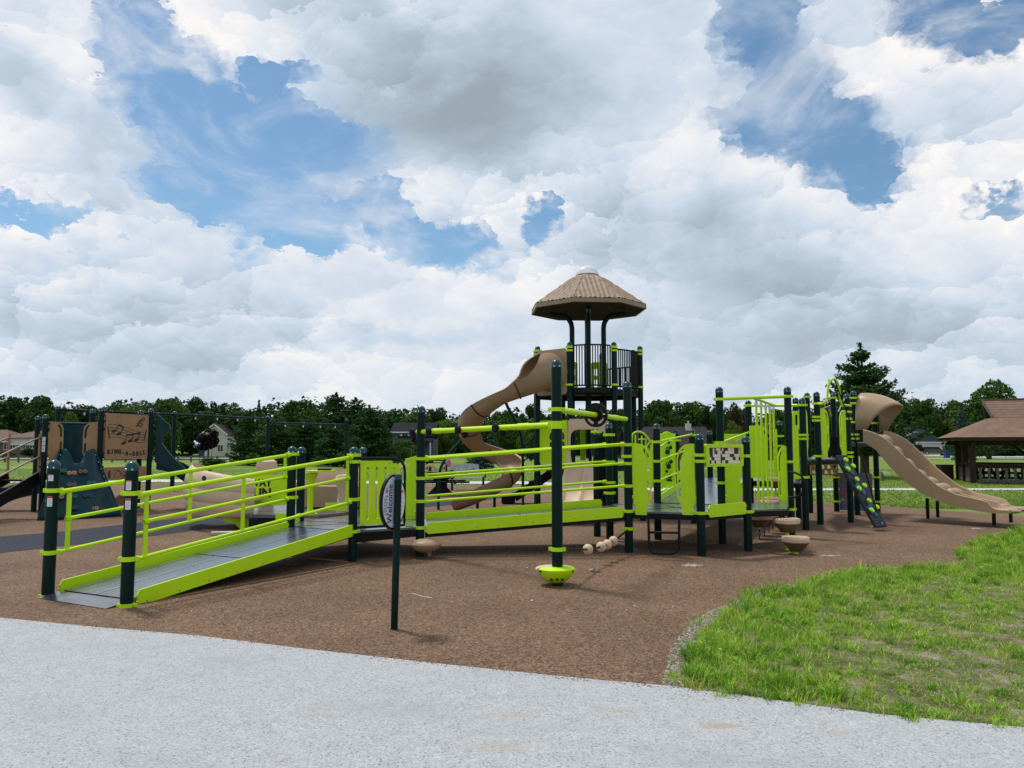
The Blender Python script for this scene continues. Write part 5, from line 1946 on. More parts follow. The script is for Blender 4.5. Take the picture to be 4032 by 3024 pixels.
mat('pod_dark', (0.13, 0.075, 0.04), 0.5, var=0.1)
STEP_G = 'fixed stepping pods in front of the side deck'
for (bx, by, tx, ty, lab) in ((3132, 2166, 3097, 2045, 'taller tan stepping pod on a lime post in front of the side deck'),
                              (3135, 2181, 3133, 2118, 'low tan stepping pod on a short lime stub, nearest to the grass')):
    P = G(bx, by)
    P.x = A(tx, ty, P.y).x
    root = thing('stepping_pod', lab, 'stepping pod', (P.x, P.y, 0), STEP_G)
    top = A(tx, ty, P.y).z + 0.005
    step_pod_parts(root, P, 0.20, top)
    MB().tube([(P.x, P.y, -0.02), (P.x, P.y, top - 0.19)], 0.034, 12).build('pod_post', 'lime', root)
HG = 'hanging pods strung on lime poles from the overhead beam'
words = ['first and nearest hanging pod, under the side deck, on its lime pole', 'second hanging pod on a lime pole beside the side deck', 'middle of the five hanging pods on lime poles', 'fourth hanging pod from the near end, on a lime pole', 'farthest hanging tan pod on a lime pole, shown above the others']
pod_z = (0.40, 0.36, 0.58, 0.62, 0.98)
for k, tp_ in enumerate(pod_tops):
    c_ = Vector((tp_.x, tp_.y, 0))
    root = thing('hanging_pod', words[k], 'hanging pod', (c_.x, c_.y, 0), HG)
    step_pod_parts(root, c_, 0.20, pod_z[k])
    MB().tube([(c_.x, c_.y, pod_z[k]), (c_.x, c_.y, tp_.z - 0.06)], 0.021, 10).build('pole', 'lime', root)
    MB().lathe([(0.03, -0.07), (0.03, -0.02), (0.018, 0.0), (0.018, 0.05)], (c_.x, c_.y, tp_.z - 0.05), 10).build('swivel', 'steel', root)
    MB().tube([(c_.x, c_.y, 0.17 if pod_z[k] < 0.7 else 0.5), (c_.x, c_.y, pod_z[k] - 0.19)], 0.02, 8).build('pole_end', 'lime', root)
    zc = 0.17 if pod_z[k] < 0.7 else 0.5
    nl = max(3, int(zc / 0.05))
    ch_ = MB()
    for j in range(nl):
        z = zc * (1 - (j + 0.5) / nl)
        ra_ = (0.016, 0.032)
        ang = 0 if j % 2 else math.pi / 2
        ch_.tube([(c_.x + ra_[0] * math.cos(q) * math.cos(ang), c_.y + ra_[0] * math.cos(q) * math.sin(ang), z + ra_[1] * math.sin(q)) for q in [i * math.pi / 4 for i in range(8)]], 0.005, 5, closed=True)
    ch_.build('chain', 'black', root)

# ------------------------------------------------------------------ welcome sign
P = G(1552, 2478)
ws = thing('welcome_sign', 'tall oval sign reading Welcome on a slim dark green post beside the path', 'sign', (P.x, P.y, 0))
lean = Vector((0.016, 0.0, 1)).normalized()
ztop = A(1568, 1868, P.y).z
MB().tube([P, P + lean * (ztop - 0.015)], 0.0315, 16).build('sign_post', 'green', ws)
MB().lathe([(0.033, -0.03), (0.033, 0), (0.025, 0.016), (0, 0.022)], P + lean * (ztop - 0.015), 16).build('post_cap', 'cap', ws)
ya = R(56)
sU = Vector((math.cos(ya), math.sin(ya), 0))
sN = Vector((math.sin(ya), -math.cos(ya), 0))
sV = Vector((0.014, 0, 1)).normalized()
zc = A(1557, 1977, P.y).z
sc = P + lean * zc - sN * 0.050 + sU * (-0.012)
sw_, sh_ = 0.158, 0.245


def vesica(w, h, n=40):
    out = []
    for k in range(n):
        a = 2 * math.pi * k / n
        out.append((w * math.copysign(abs(math.cos(a)) ** 1.12, math.cos(a)), h * math.copysign(abs(math.sin(a)) ** 0.92, math.sin(a))))
    return out


sb_ = MB().plate([vesica(sw_, sh_)], sc, sU, sV, 0.03).build('sign_board', 'black', ws, 40)
MB().plate([vesica(sw_ - 0.016, sh_ - 0.018)], sc + sN * 0.0165, sU, sV, 0.003).build('sign_face', 'lavender', sb_, 40)
tx_ = MB()
add_text(tx_, 'Welcome', 0.086, sc + sU * (-0.052) + sV * (-0.012), sU, sV, 0.0195, sx=1.0, rot=math.pi / 2, bold=0.0012)
tx_.build('lettering', 'print_black', sb_, 0)
ln = MB()
for k in range(7):
    L = (0.05, 0.08, 0.075, 0.09, 0.085, 0.06, 0.05)[k] * 0.9
    q = sc + sU * (-0.125 + 0.0 * k) + sV * (-0.11 + 0.026 * k) + sN * 0.0195
    q = q + sU * (0.015 if k in (0, 6) else 0.0)
    for j in range(2):
        a = q + sU * (j * 0.021) - sU * 0.004
        ln.add([a, a + sU * 0.016, a + sU * 0.016 + sV * 0.015, a + sV * 0.015], [(0, 1, 2, 3)])
ln.build('print_lines', 'print_grey', sb_, 0)
lg = MB()
lg.add([sc + sN * 0.0195 + sU * (-0.095 + a) + sV * (0.098 + b) for a, b in circ(0, 0, 0.017, 8)], [tuple(range(8))])
lg.add([sc + sN * 0.0195 + sU * (-0.095 + a) + sV * (0.122 + b) for a, b in circ(0, 0, 0.011, 8)], [tuple(range(8))])
lg.build('pink_emblem', 'pink', sb_, 0)
MB().plate([[(a, b) for a, b in vesica(0.07, 0.16, 24) if a > -0.012]], sc + sU * 0.065 + sN * 0.0175, sU, sV, 0.003).build('notice', 'white', sb_, 0)
MB().plate([rrect(-0.010, 0, 0.050, 0.026, 0.002)], sc + sU * 0.067 + sV * 0.075 + sN * 0.0195, sU, sV, 0.002).build('notice_header', 'print_orange', sb_, 0)
nl_ = MB()
for k in range(16):
    q = sc + sU * 0.060 + sV * (0.06 - 0.0115 * k) + sN * 0.0198
    w = 0.055 - 0.012 * ((k * 5) % 3) - 0.0015 * max(0, k - 8)
    nl_.add([q, q + sU * w, q + sU * w + sV * 0.004, q + sV * 0.004], [(0, 1, 2, 3)])
nl_.build('print_lines', 'print_grey', sb_, 0)
for a in (0.205, -0.20):
    for s in (-0.022, 0.045):
        q = sc + sV * a + sU * (0.012 + s) + sN * 0.017
        MB().lathe([(0.009, 0), (0.009, 0.012), (0.005, 0.016), (0, 0.016)], q, 8, axis=sN).build('bolt', 'steel', sb_)

# ------------------------------------------------------------------ accessible glider between the entry deck and the left unit
gl = thing('glider', 'tan boat-shaped group glider with lime panel and pedestal table', 'glider', (-4.4, 15.6, 0))


def bench_shell(name, cx, cy, rx, ry, a0, a1, zb, ztf, mcol, bulge=0.10, n=26, th=0.06):
    """curved back wall: bulging outer face with grooves, rolled top"""
    mb = MB()
    prof_t = [0.0, 0.04, 0.10, 0.2, 0.30, 0.335, 0.37, 0.48, 0.60, 0.635, 0.67, 0.80, 0.90, 0.96, 1.0]
    cols = None
    for k in range(n + 1):
        t = k / n
        a = R(a0 + (a1 - a0) * t)
        zt = ztf(t)
        ring = []
        for pt_ in prof_t:
            b = bulge * math.sin(math.pi * min(1, pt_ * 1.0)) ** 0.7
            if pt_ in (0.335, 0.635):
                b -= 0.022
            if pt_ > 0.9:
                b -= (pt_ - 0.9) * 0.3
            ring.append((1.0, b, zb + (zt - zb) * pt_))
        for pt_ in reversed(prof_t):
            b = bulge * math.sin(math.pi * pt_) ** 0.7 * 0.6 - th * (1.0 if 0.05 < pt_ < 0.95 else 0.5)
            ring.append((1.0, b, zb + (zt - zb) * pt_))
        endf = math.sin(min(1, min(t, 1 - t) / 0.06) * math.pi / 2)
        for _, b, z in ring:
            r1, r2 = rx + b * (0.4 + 0.6 * endf), ry + b * (0.4 + 0.6 * endf)
            mb.v.append((cx + r1 * math.cos(a), cy + r2 * math.sin(a), z))
        cols = len(ring)
    for k in range(n):
        for i in range(cols):
            i2 = (i + 1) % cols
            mb.f.append((k * cols + i, (k + 1) * cols + i, (k + 1) * cols + i2, k * cols + i2))
    mb.f.append(tuple(range(cols))[::-1])
    mb.f.append(tuple(n * cols + i for i in range(cols)))
    return mb.build(name, mcol, gl, 50)


hull = bench_shell('bench_shell', -5.35, 15.9, 1.15, 1.15, 168, 292, 0.24, lambda t: 1.25 - 0.28 * max(0, (t - 0.2) / 0.8) ** 1.2 - 0.05 * max(0, 0.1 - t) * 10, 'pale_tan', 0.13)
hq = A(807, 1883, 14.62)
MB().lathe([(0.0, 0.0), (0.045, 0.0), (0.05, 0.008), (0.045, 0.012)], hq + Vector((0.0, -0.03, 0)), 14, axis=(-0.25, -1, 0)).build('shell_hole', 'bin_brown', hull)
MB().slab([(-6.35, 15.9), (-6.1, 15.2), (-5.6, 14.9), (-5.0, 14.85), (-4.9, 15.3), (-5.3, 15.7), (-5.7, 16.2)], 0.55, 0.62).build('seat', 'pale_tan', hull, 30)
bench2 = bench_shell('bench_shell', -3.95, 15.6, 0.95, 1.0, 118, 20, 0.30, lambda t: 1.06 + 0.12 * t, 'pale_tan', 0.05)
MB().slab([(-4.4, 16.35), (-4.3, 15.95), (-3.7, 15.85), (-3.2, 15.75), (-3.08, 16.2), (-3.5, 16.5)], 0.36, 0.78).build('seat', 'tan', bench2, 30)
MB().lathe([(0.17, 0.30), (0.15, 0.55), (0.13, 0.72), (0.17, 0.84), (0.20, 0.95), (0.16, 1.03), (0, 1.05)], (-3.28, 15.35, 0), 18, sx=1.15).build('seat_arm', 'pale_tan', bench2)
MB().lathe([(0.12, 0.3), (0.15, 0.9), (0.19, 1.12), (0.16, 1.27), (0.08, 1.33), (0, 1.34)], (-5.35, 16.9, 0), 16, sx=1.3).build('seat_arm', 'pale_tan', gl)
# platform, base plates
MB().slab([(-5.9, 15.9), (-5.35, 14.95), (-4.9, 14.55), (-3.55, 14.3), (-3.1, 15.2), (-3.2, 16.3), (-4.5, 17.0), (-5.6, 16.8)], 0.27, 0.33).build('platform', 'deck_plain', gl, 0)
lb = MB().plate([[(0.0, 0.13), (0.0, 0.27), (0.60, 0.27), (0.60, 0.0), (0.30, 0.0), (0.22, 0.08), (0.12, 0.11)]], A(881, 2082, 15.0), Vector((0.98, 0.17, 0)).normalized(), Vector((0, 0, 1)), 0.06).build('base_plate', 'lime', gl, 30)
MB().box((-4.55, 14.75, 0.13), (0.75, 0.5, 0.26), 0.17).build('base_box', 'black', gl, 0)
MB().box((-5.0, 14.2, 0.03), (0.9, 0.18, 0.05), 0.25).build('ground_plate', 'kerb', gl, 0)
# lime board with cut lettering
fO = A(1006, 1990, 15.35)
fU = Vector((0.99, 0.12, 0)).normalized()
fh = A(1006, 1872, 15.35).z - fO.z
fpn = MB().plate([[(0, 0.06), (0.08, 0), (0.62, 0), (0.66, 0.05), (0.66, fh - 0.08), (0.60, fh), (0.05, fh + 0.02), (0, fh - 0.03)]], fO - fU * 0.06, fU, Vector((0, 0, 1)), 0.02).build('lettered_panel', 'lime', gl, 30)
fN = Vector((fU.y, -fU.x, 0))
tx_ = MB()
add_text(tx_, 'SWAY', 0.185, fO + fU * 0.045 + Vector((0, 0, fh * 0.74)), fU, Vector((0, 0, 1)), 0.012, bold=0.009)
add_text(tx_, 'FUN', 0.24, fO + fU * 0.065 + Vector((0, 0, fh * 0.40)), fU, Vector((0, 0, 1)), 0.012, bold=0.012)
tx_.build('lettering', 'print_black', fpn, 0)
bolt(fO + fU * 0.36 + Vector((0, 0, fh * 0.88)) + fN * 0.011, fN, fpn)
pipe_ = MB().tube(smooth_path([(-5.15, 15.5, 1.0), (-4.7, 15.55, 0.95), (-4.3, 15.4, 1.0)], 4), 0.018, 8).build('grab_rail', 'rail_brown', gl)
# pedestal table with a round top
tq = A(1221, 1999, 14.6)
tb = MB().lathe([(0.14, 0.33), (0.14, 0.345), (0.055, 0.35), (0.055, 0.80), (0.07, 0.93), (0.12, 1.04), (0.15, 1.10), (0, 1.10)], (tq.x, tq.y, 0), 18).build('pedestal', 'lime', gl)
MB().lathe([(0, 1.10), (0.27, 1.10), (0.275, 1.115), (0.27, 1.13), (0, 1.13)], (A(1262, 1848, 14.6).x, 14.6, 0.02), 26).build('table_top', 'lime', tb)
MB().box((A(1305, 1843, 14.62).x - 0.12, 14.58, 1.165), (0.22, 0.2, 0.035)).build('game_box', 'black', tb, 0)
MB().bar((-3.42, 14.25, 0.50), (-3.02, 14.2, 0.50), 0.02, 0.14).build('curb_board', 'lime', gl, 0)

# ------------------------------------------------------------------ green and brown unit on the left
LU = thing('climbing_unit', 'dark green and brown playground unit with climbing wall and music panel', 'play structure', (-9.8, 17.5, 0))


def lpost(bx, by, ty, zs=(), Y=None):
    P = G(bx, by) if Y is None else xy(A(bx, by, Y))
    top = A(bx, ty, P.y).z
    return P, post_at(P, top, [A(bx, c, P.y).z for c in zs], LU, cm='green'), top


L1, o1, t1_ = lpost(132, 2015, 1637)
L2, o2, t2_ = lpost(161, 2039, 1631, (1668, 1690, 1838))
L5, o5, t5_ = lpost(357, 1800, 1610, (1659,), Y=19.4)
L3, o3, t3_ = lpost(393, 1800, 1603, (1659, 1690, 1801, 1838), Y=18.2)
L6, o6, t6_ = lpost(580, 2008, 1608, (1659, 1802, 1868))
L7, o7, t7_ = lpost(548, 1800, 1615, (), Y=20.2)
for P, o, ys in ((L2, o2, ((1720, 1738), (1739, 1754), (1756, 1767), (1768, 1779))),):
    for a, b in ys:
        sticker(P, math.atan2(-P.y, -P.x) - 0.3, zat(P, b), zat(P, a), 0.07, 0.1, o, 'print_grey')
zl_deck = 0.98
dkL = MB().slab([L1, L2, L3, L6, L7, L5], zl_deck - 0.14, zl_deck).build('deck', 'black', LU, 0)
# hand-hold panels by the climbing wall
wl = L3 - L2
wl.normalize()
entry_panel(L2, wl, zat(L2, 1812) - 0.02, zat(L2, 1659), 0.30, 'brown', 0.07, LU)
entry_panel(L3, -wl, zat(L3, 1826), zat(L3, 1662), 0.30, 'brown', 0.07, LU)
# climbing wall: a splayed teal sheet with a scooped top
wm = (L2 + L3) / 2
wn = Vector((wl.y, -wl.x, 0))
cwm = MB()
nu_, nv_ = 24, 16
z_top = zat(wm, 1770)
for j in range(nv_ + 1):
    v = j / nv_
    for i in range(nu_ + 1):
        u = -1 + 2 * i / nu_
        half_w = 0.32 + (0.82 - 0.32) * (1 - v) ** 1.15
        z = z_top * v
        zz = z
        if abs(u) < 0.62:
            k = 1 - (abs(u) / 0.62) ** 3.6
            zz = min(z, z_top - 0.36 * k) if True else z
        outp = 0.10 + 0.62 * (1 - v) ** 1.1
        lump = 0.03 * math.sin(u * 5.1 + v * 3.0) * math.sin(v * 7.3 + 1.0) + 0.025 * math.sin(u * 9.0 - v * 5.0)
        p = wm + wl * (u * half_w + 0.07) + wn * (outp + 0.13 * math.cos(u * math.pi / 2) + lump) + Vector((0, 0, zz))
        cwm.v.append(tuple(p))
for j in range(nv_):
    for i in range(nu_):
        k = j * (nu_ + 1) + i
        cwm.f.append((k, k + 1, k + nu_ + 2, k + nu_ + 1))
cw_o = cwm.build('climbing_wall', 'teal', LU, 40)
sm_ = cw_o.modifiers.new('shell', 'SOLIDIFY')
sm_.thickness = 0.05
sm_.offset = 1
for s in (-1, 1):
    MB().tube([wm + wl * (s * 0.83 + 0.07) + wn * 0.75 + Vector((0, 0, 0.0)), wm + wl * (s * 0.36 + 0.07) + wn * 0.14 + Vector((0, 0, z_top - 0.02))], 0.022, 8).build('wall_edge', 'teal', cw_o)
    for k in range(9):
        t = (k + 0.5) / 9
        q = (wm + wl * (s * 0.80 + 0.07) + wn * 0.76).lerp(wm + wl * (s * 0.33 + 0.07) + wn * 0.17 + Vector((0, 0, z_top - 0.04)), t)
        bolt(q, (wn + Vector((0, 0, 0.4))), cw_o)
gcol = ['grip_green', 'grip_tan', 'grip_brown', 'grip_brown', 'grip_green', 'grip_tan', 'grip_green', 'grip_blue', 'grip_blue', 'grip_tan']
gpx = [(247, 1857), (287, 1865), (330, 1858), (289, 1912), (366, 1901), (240, 1957), (293, 1957), (354, 1955), (298, 2002), (380, 2002)]
for (x, y), cm_ in zip(gpx, gcol):
    z_guess = None
    best = None
    for k in range(60):
        v = k / 60
        outp = 0.10 + 0.62 * (1 - v) ** 1.1 + 0.17
        q0 = wm + wn * outp + Vector((0, 0, z_top * v))
        t = ray_hit(q0 - wl * 2, q0 + wl * 2, x)
        q = (q0 - wl * 2).lerp(q0 + wl * 2, t)
        q.z = z_top * v
        e = abs(A(x, y, q.y).z - q.z)
        if best is None or e < best[0]:
            best = (e, q)
    q = best[1]
    gm = MB()
    for s in (-1, 1):
        gm.lathe([(0.0, 0.0), (0.05, 0.0), (0.056, 0.02), (0.045, 0.045), (0.02, 0.05), (0.015, 0.03), (0, 0.03)], q + wl * (0.048 * s), 12, axis=wn + Vector((0, 0, 0.5)))
    gm.build('climbing_grip', cm_, cw_o)
# tunnel-like teal chute behind the wall
tth = math.atan2(wl.y, wl.x)
tcn = wm - wn * 0.40 + wl * 0.02
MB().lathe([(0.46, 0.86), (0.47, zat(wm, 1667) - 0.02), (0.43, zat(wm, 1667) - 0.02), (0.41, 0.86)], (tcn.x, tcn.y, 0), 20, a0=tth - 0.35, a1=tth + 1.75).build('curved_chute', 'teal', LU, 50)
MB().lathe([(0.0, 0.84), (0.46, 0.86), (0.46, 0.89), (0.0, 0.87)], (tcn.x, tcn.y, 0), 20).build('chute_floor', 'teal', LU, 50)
MB().tube([wm - wl * 0.62 - wn * 0.1 + Vector((0, 0, zat(wm, 1667))), wm + wl * 0.62 - wn * 0.1 + Vector((0, 0, zat(wm, 1667)))], 0.03, 8).build('cross_bar', 'cap', LU)
# music panel
mU = (L6 - L3)
mL = mU.length
mU.normalize()
mN = Vector((mU.y, -mU.x, 0))
mo_ = L3 + mU * 0.09 + mN * 0.03
za_, zb_ = zat(L3 + mU * 0.5, 1808), zat(L3 + mU * 0.5, 1629)
mw, mh = mL - 0.20, zb_ - za_
mo_.z = za_
mp_ = MB().plate([rrect(0, 0, mw, mh, 0.05)], mo_, mU, Vector((0, 0, 1)), 0.03).build('music_panel', 'brown', LU, 30)


def mp(a, b):
    return mo_ + mU * (a * mw) + Vector((0, 0, b * mh)) + mN * 0.017


pr_ = MB()


def stroke(mb, pts, w):
    w *= 1.35
    P2 = [Vector((p[0] * mw, p[1] * mh)) for p in pts]
    vs = []
    for i, p in enumerate(P2):
        d = (P2[min(i + 1, len(P2) - 1)] - P2[max(i - 1, 0)])
        d.normalize()
        n = Vector((-d.y, d.x)) * (w / 2)
        for q in (p + n, p - n):
            vs.append(mo_ + mU * q.x + Vector((0, 0, q.y)) + mN * 0.0175)
    mb.add(vs, [(2 * i, 2 * i + 1, 2 * i + 3, 2 * i + 2) for i in range(len(P2) - 1)])


for k in range(5):
    y0 = 0.46 + k * 0.058
    stroke(pr_, [(0.05 + 0.9 * t, y0 + 0.035 * math.sin(t * 5.2 + 0.6) - 0.07 * t + (0.012 * k) * (1 - t)) for t in [i / 20 for i in range(21)]], 0.008)
stroke(pr_, [(0.045, 0.70), (0.09, 0.46)], 0.022)
stroke(pr_, [(0.955, 0.66), (0.90, 0.41)], 0.022)


def note(x, y, r=0.054):
    pr_.add([mo_ + mU * (x * mw + r * mw * 0.95 * math.cos(a) * 1.15) + Vector((0, 0, y * mh + r * mh * 0.72 * math.sin(a + 0.4))) + mN * 0.018 for a in [2 * math.pi * i / 14 for i in range(14)]], [tuple(range(14))])


for x, y in ((0.19, 0.615), (0.30, 0.555), (0.42, 0.355), (0.57, 0.405), (0.72, 0.43)):
    note(x, y)
stroke(pr_, [(0.225, 0.62), (0.30, 0.76)], 0.018)
stroke(pr_, [(0.335, 0.56), (0.40, 0.69)], 0.018)
stroke(pr_, [(0.295, 0.755), (0.405, 0.69)], 0.034)
stroke(pr_, [(0.455, 0.36), (0.485, 0.53)], 0.016)
stroke(pr_, [(0.61, 0.41), (0.63, 0.56)], 0.016)
stroke(pr_, [(0.755, 0.43), (0.80, 0.58)], 0.016)
stroke(pr_, [(0.48, 0.525), (0.81, 0.585)], 0.03)
# clef
stroke(pr_, [(0.69, 0.73), (0.72, 0.745), (0.755, 0.80), (0.79, 0.86), (0.84, 0.91), (0.88, 0.945), (0.895, 0.90), (0.86, 0.86), (0.78, 0.85), (0.74, 0.80), (0.76, 0.745), (0.82, 0.735), (0.85, 0.77), (0.83, 0.81), (0.79, 0.805), (0.785, 0.78)], 0.022)
pr_.build('music_print', 'print_black', mp_, 0)
tx_ = MB()
word = 'RING-A-BELL'
for i, ch in enumerate(word):
    f = i / (len(word) - 1)
    yy = 0.155 + 0.018 * math.sin(f * 6.0 + 0.4) - 0.045 * math.sin(f * math.pi * 0.9) * f
    add_text(tx_, ch, 0.135, mp(0.085 + 0.83 * f, yy), mU, Vector((0, 0, 1)), 0.0012, sx=0.95, rot=0.12 * math.cos(f * 7), bold=0.010)
    # slab serifs
    if ch not in '-':
        for hh in (-0.042, 0.042):
            q = mp(0.085 + 0.83 * f, yy) + Vector((0, 0, hh))
            tx_.add([q - mU * 0.026 + Vector((0, 0, -0.006)), q + mU * 0.026 + Vector((0, 0, -0.006)), q + mU * 0.026 + Vector((0, 0, 0.006)), q - mU * 0.026 + Vector((0, 0, 0.006))], [(0, 1, 2, 3)])
tx_.build('lettering', 'print_black', mp_, 0)
for a, b in ((0.03, 0.03), (0.3, 0.03), (0.6, 0.03), (0.9, 0.03), (0.18, 0.9), (0.46, 0.92), (0.27, 0.82), (0.6, 0.84), (0.2, 0.39), (0.3, 0.31), (0.55, 0.29), (0.68, 0.21), (0.03, 0.79), (0.97, 0.79)):
    bolt(mo_ + mU * (a * mw) + Vector((0, 0, b * mh)) + mN * 0.016, mN, mp_)
# doodle panel below
lo = L3 + mU * 0.09 + mN * 0.03
zla, zlb = zat(L3 + mU * 0.5, 1891), zat(L3 + mU * 0.5, 1839)
lo.z = zla
lp_ = MB().plate([rrect(0, 0, mw, zlb - zla, 0.03)], lo, mU, Vector((0, 0, 1)), 0.03).build('doodle_panel', 'brown', LU, 30)
dp = MB()
mo_, mh = lo, zlb - zla
stroke(dp, [(0.22 + 0.33 * t + 0.06 * math.sin(t * 26), 0.5 + 0.28 * math.sin(t * 17 + 1)) for t in [i / 70 for i in range(71)]], 0.009)
for k in range(4):
    stroke(dp, [(0.09, 0.25 + 0.13 * k), (0.15, 0.27 + 0.13 * k)], 0.02)
stroke(dp, [(0.12, 0.2), (0.12, 0.8)], 0.02)
dp.build('doodle_print', 'bin_brown', lp_, 0)
# teal slide off the right hand side
ts_ = [L6 + Vector((0.12, 0.5, 1.05)), L6 + Vector((0.5, 0.55, 0.95)), L6 + Vector((1.0, 0.5, 0.62)), L6 + Vector((1.45, 0.4, 0.36)), L6 + Vector((1.8, 0.3, 0.28))]
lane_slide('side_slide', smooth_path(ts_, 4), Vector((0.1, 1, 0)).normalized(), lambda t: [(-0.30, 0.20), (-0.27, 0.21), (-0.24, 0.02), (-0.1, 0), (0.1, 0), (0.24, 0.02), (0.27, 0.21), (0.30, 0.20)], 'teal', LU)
sO = L6 + Vector((0.07, 0.12, 0))
sO.z = 0
hs2 = [(0.02, zat(L6, 1628)), (0.10, zat(L6, 1638)), (0.36, zat(L6, 1673)), (0.38, zat(L6, 1690)), (0.22, zat(L6, 1720)), (0.18, zat(L6, 1745)), (0.40, zat(L6, 1790)), (0.85, zat(L6, 1858)), (0.92, zat(L6, 1886)), (0.62, zat(L6, 1862)), (0.25, zat(L6, 1838)), (0.02, zat(L6, 1820))]
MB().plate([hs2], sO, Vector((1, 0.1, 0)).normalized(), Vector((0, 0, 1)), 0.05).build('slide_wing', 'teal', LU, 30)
# brown arch panel low down and small brown board at the back
MB().plate([[(0, 0), (1.0, 0), (1.0, 0.42), (0.92, 0.40), (0.80, 0.30), (0.6, 0.20), (0.35, 0.16), (0.1, 0.18), (0, 0.22)]], L3 + mU * 0.35 + mN * -0.5 + Vector((0, 0, 0.12)), mU, Vector((0, 0, 1)), 0.04).build('arch_panel', 'brown', LU, 30)
MB().plate([rrect(0, 0, 0.35, 0.9, 0.08)], L5 + Vector((0.1, 0.1, 1.45)), Vector((1, 0, 0)), Vector((0, 0, 1)), 0.03).build('lime_board', 'brown', LU, 30)
# stair with pipe rails on the left
s_top = L2 + Vector((-0.12, 0.05, 0))
s_bot = Vector((-10.9, 15.5, 0))
sdn = xy(s_bot - s_top).normalized()
sdl = (s_bot - s_top).length
sac = Vector((-sdn.y, sdn.x, 0))
if sac.y < 0:
    sac = -sac
st = MB()
for s in (0.0, 0.75):
    st.bar(s_top + sac * s + Vector((0, 0, 0.90)), s_bot + sac * s + Vector((0, 0, 0.10)), 0.04, 0.26)
sto = st.build('stair', 'black', LU, 0)
for k in range(5):
    t = (k + 0.5) / 5
    q = s_top.lerp(s_bot, t) + sac * 0.375 + Vector((0, 0, 0.92 - 0.80 * t))
    MB().box(q, (0.24, 0.72, 0.04), math.atan2(sdn.y, sdn.x)).build('tread', 'black_plastic', sto, 0)
for s in (0.0, 0.75):
    for hh, r_ in ((0.92, 0.02), (0.48, 0.02)):
        a_ = s_top + sac * s + Vector((0, 0, 0.95 + hh - 0.1))
        b_ = s_top.lerp(s_bot, 0.86) + sac * s + Vector((0, 0, 0.22 + hh))
        MB().tube(smooth_path([a_, a_.lerp(b_, 0.12) + Vector((0, 0, 0.05)), a_.lerp(b_, 0.85) + Vector((0, 0, 0.05)), b_], 3), r_, 8).build('stair_rail', 'rail_brown', sto)
    e_ = s_top.lerp(s_bot, 0.86) + sac * s
    MB().tube([e_ + Vector((0, 0, 0.05)), e_ + Vector((0, 0, 1.14))], 0.022, 8).build('stair_rail', 'rail_brown', sto)
    MB().box((s_top + sac * s + Vector((-0.02, 0, 1.38))), (0.045, 0.03, 1.0)).build('rail_board', 'brown', sto, 0)
# underside of the teal tube slide beyond the stair
arc_chute([L1 + Vector((-0.2, 0.6, 0.75)), L1 + Vector((-0.7, 0.4, 0.62)), L1 + Vector((-1.2, 0.2, 0.42)), L1 + Vector((-1.8, 0.0, 0.3))], [0.33] * 4, [R(95)] * 4, [0] * 4, 0.03, 0, 3).build('curved_chute', 'teal', LU, 50)

# ------------------------------------------------------------------ swing set
swp = []
for x, y, Y in ((231, 1598, 23.7), (688, 1619, 27.6), (1057, 1637, 32.0), (1365, 1648, 36.0)):
    q = A(x, y, Y)
    swp.append(q)
ss_ = thing('swing_set', 'long dark green swing frame behind the music panel unit', 'swing set', (swp[1].x, swp[1].y, 0))
for q in swp:
    post_at(xy(q), q.z, (), ss_, r=0.075)
hang = []
for i, (dz, br) in enumerate(((0.12, 0.045), (0.12, 0.045), (0.30, 0.055))):
    a, b = swp[i] - Vector((0, 0, dz)), swp[i + 1] - Vector((0, 0, dz))
    MB().tube([a, b], br, 10).build('top_beam', 'green', ss_)
    for t in (0.2, 0.42, 0.64, 0.84):
        hang.append((i, a.lerp(b, t) - Vector((0, 0, br + 0.01))))
        q = a.lerp(b, t)
        MB().lathe([(br, -0.04), (br + 0.012, -0.03), (br + 0.012, 0.03), (br, 0.04)], q, 10, axis=(b - a)).build('hanger_clamp', 'cap', ss_)
        MB().box(q - Vector((0, 0, br + 0.05)), (0.05, 0.03, 0.09)).build('hanger', 'steel', ss_, 0)
sw_lab = ['black belt swing seat hanging between the two tan glider ends']
for (pa, pb, lab) in ((hang[4], hang[5], sw_lab[0]),):
    a, b = pa[1], pb[1]
    m_ = a.lerp(b, 0.5)
    d_ = xy(b - a).normalized()
    sr = thing('swing', lab, 'swing', (m_.x, m_.y, m_.z))
    za = 0.75
    e1, e2 = Vector((m_.x, m_.y, za)) - d_ * 0.27, Vector((m_.x, m_.y, za)) + d_ * 0.27
    for t_, e in ((a.lerp(m_, 0.25), e1), (b.lerp(m_, 0.25), e2)):
        MB().tube([t_, e], 0.008, 6).build('chain', 'black', sr)
    pts = smooth_path([e1, e1.lerp(e2, 0.25) - Vector((0, 0, 0.17)), e1.lerp(e2, 0.5) - Vector((0, 0, 0.22)), e1.lerp(e2, 0.75) - Vector((0, 0, 0.17)), e2], 4)
    sb2 = MB()
    pd = Vector((-d_.y, d_.x, 0))
    for i in range(len(pts)):
        for s in (-0.08, 0.08):
            for zz in (0, -0.02):
                sb2.v.append(tuple(pts[i] + pd * s + Vector((0, 0, zz))))
    for i in range(len(pts) - 1):
        k = i * 4
        sb2.f += [(k, k + 4, k + 6, k + 2), (k + 1, k + 3, k + 7, k + 5), (k, k + 1, k + 5, k + 4), (k + 2, k + 6, k + 7, k + 3)]
    sb2.build('seat', 'black', sr, 0)

# ------------------------------------------------------------------ benches, table, riders, second sign
def xyz(px, py, Y):
    return A(px, py, Y)


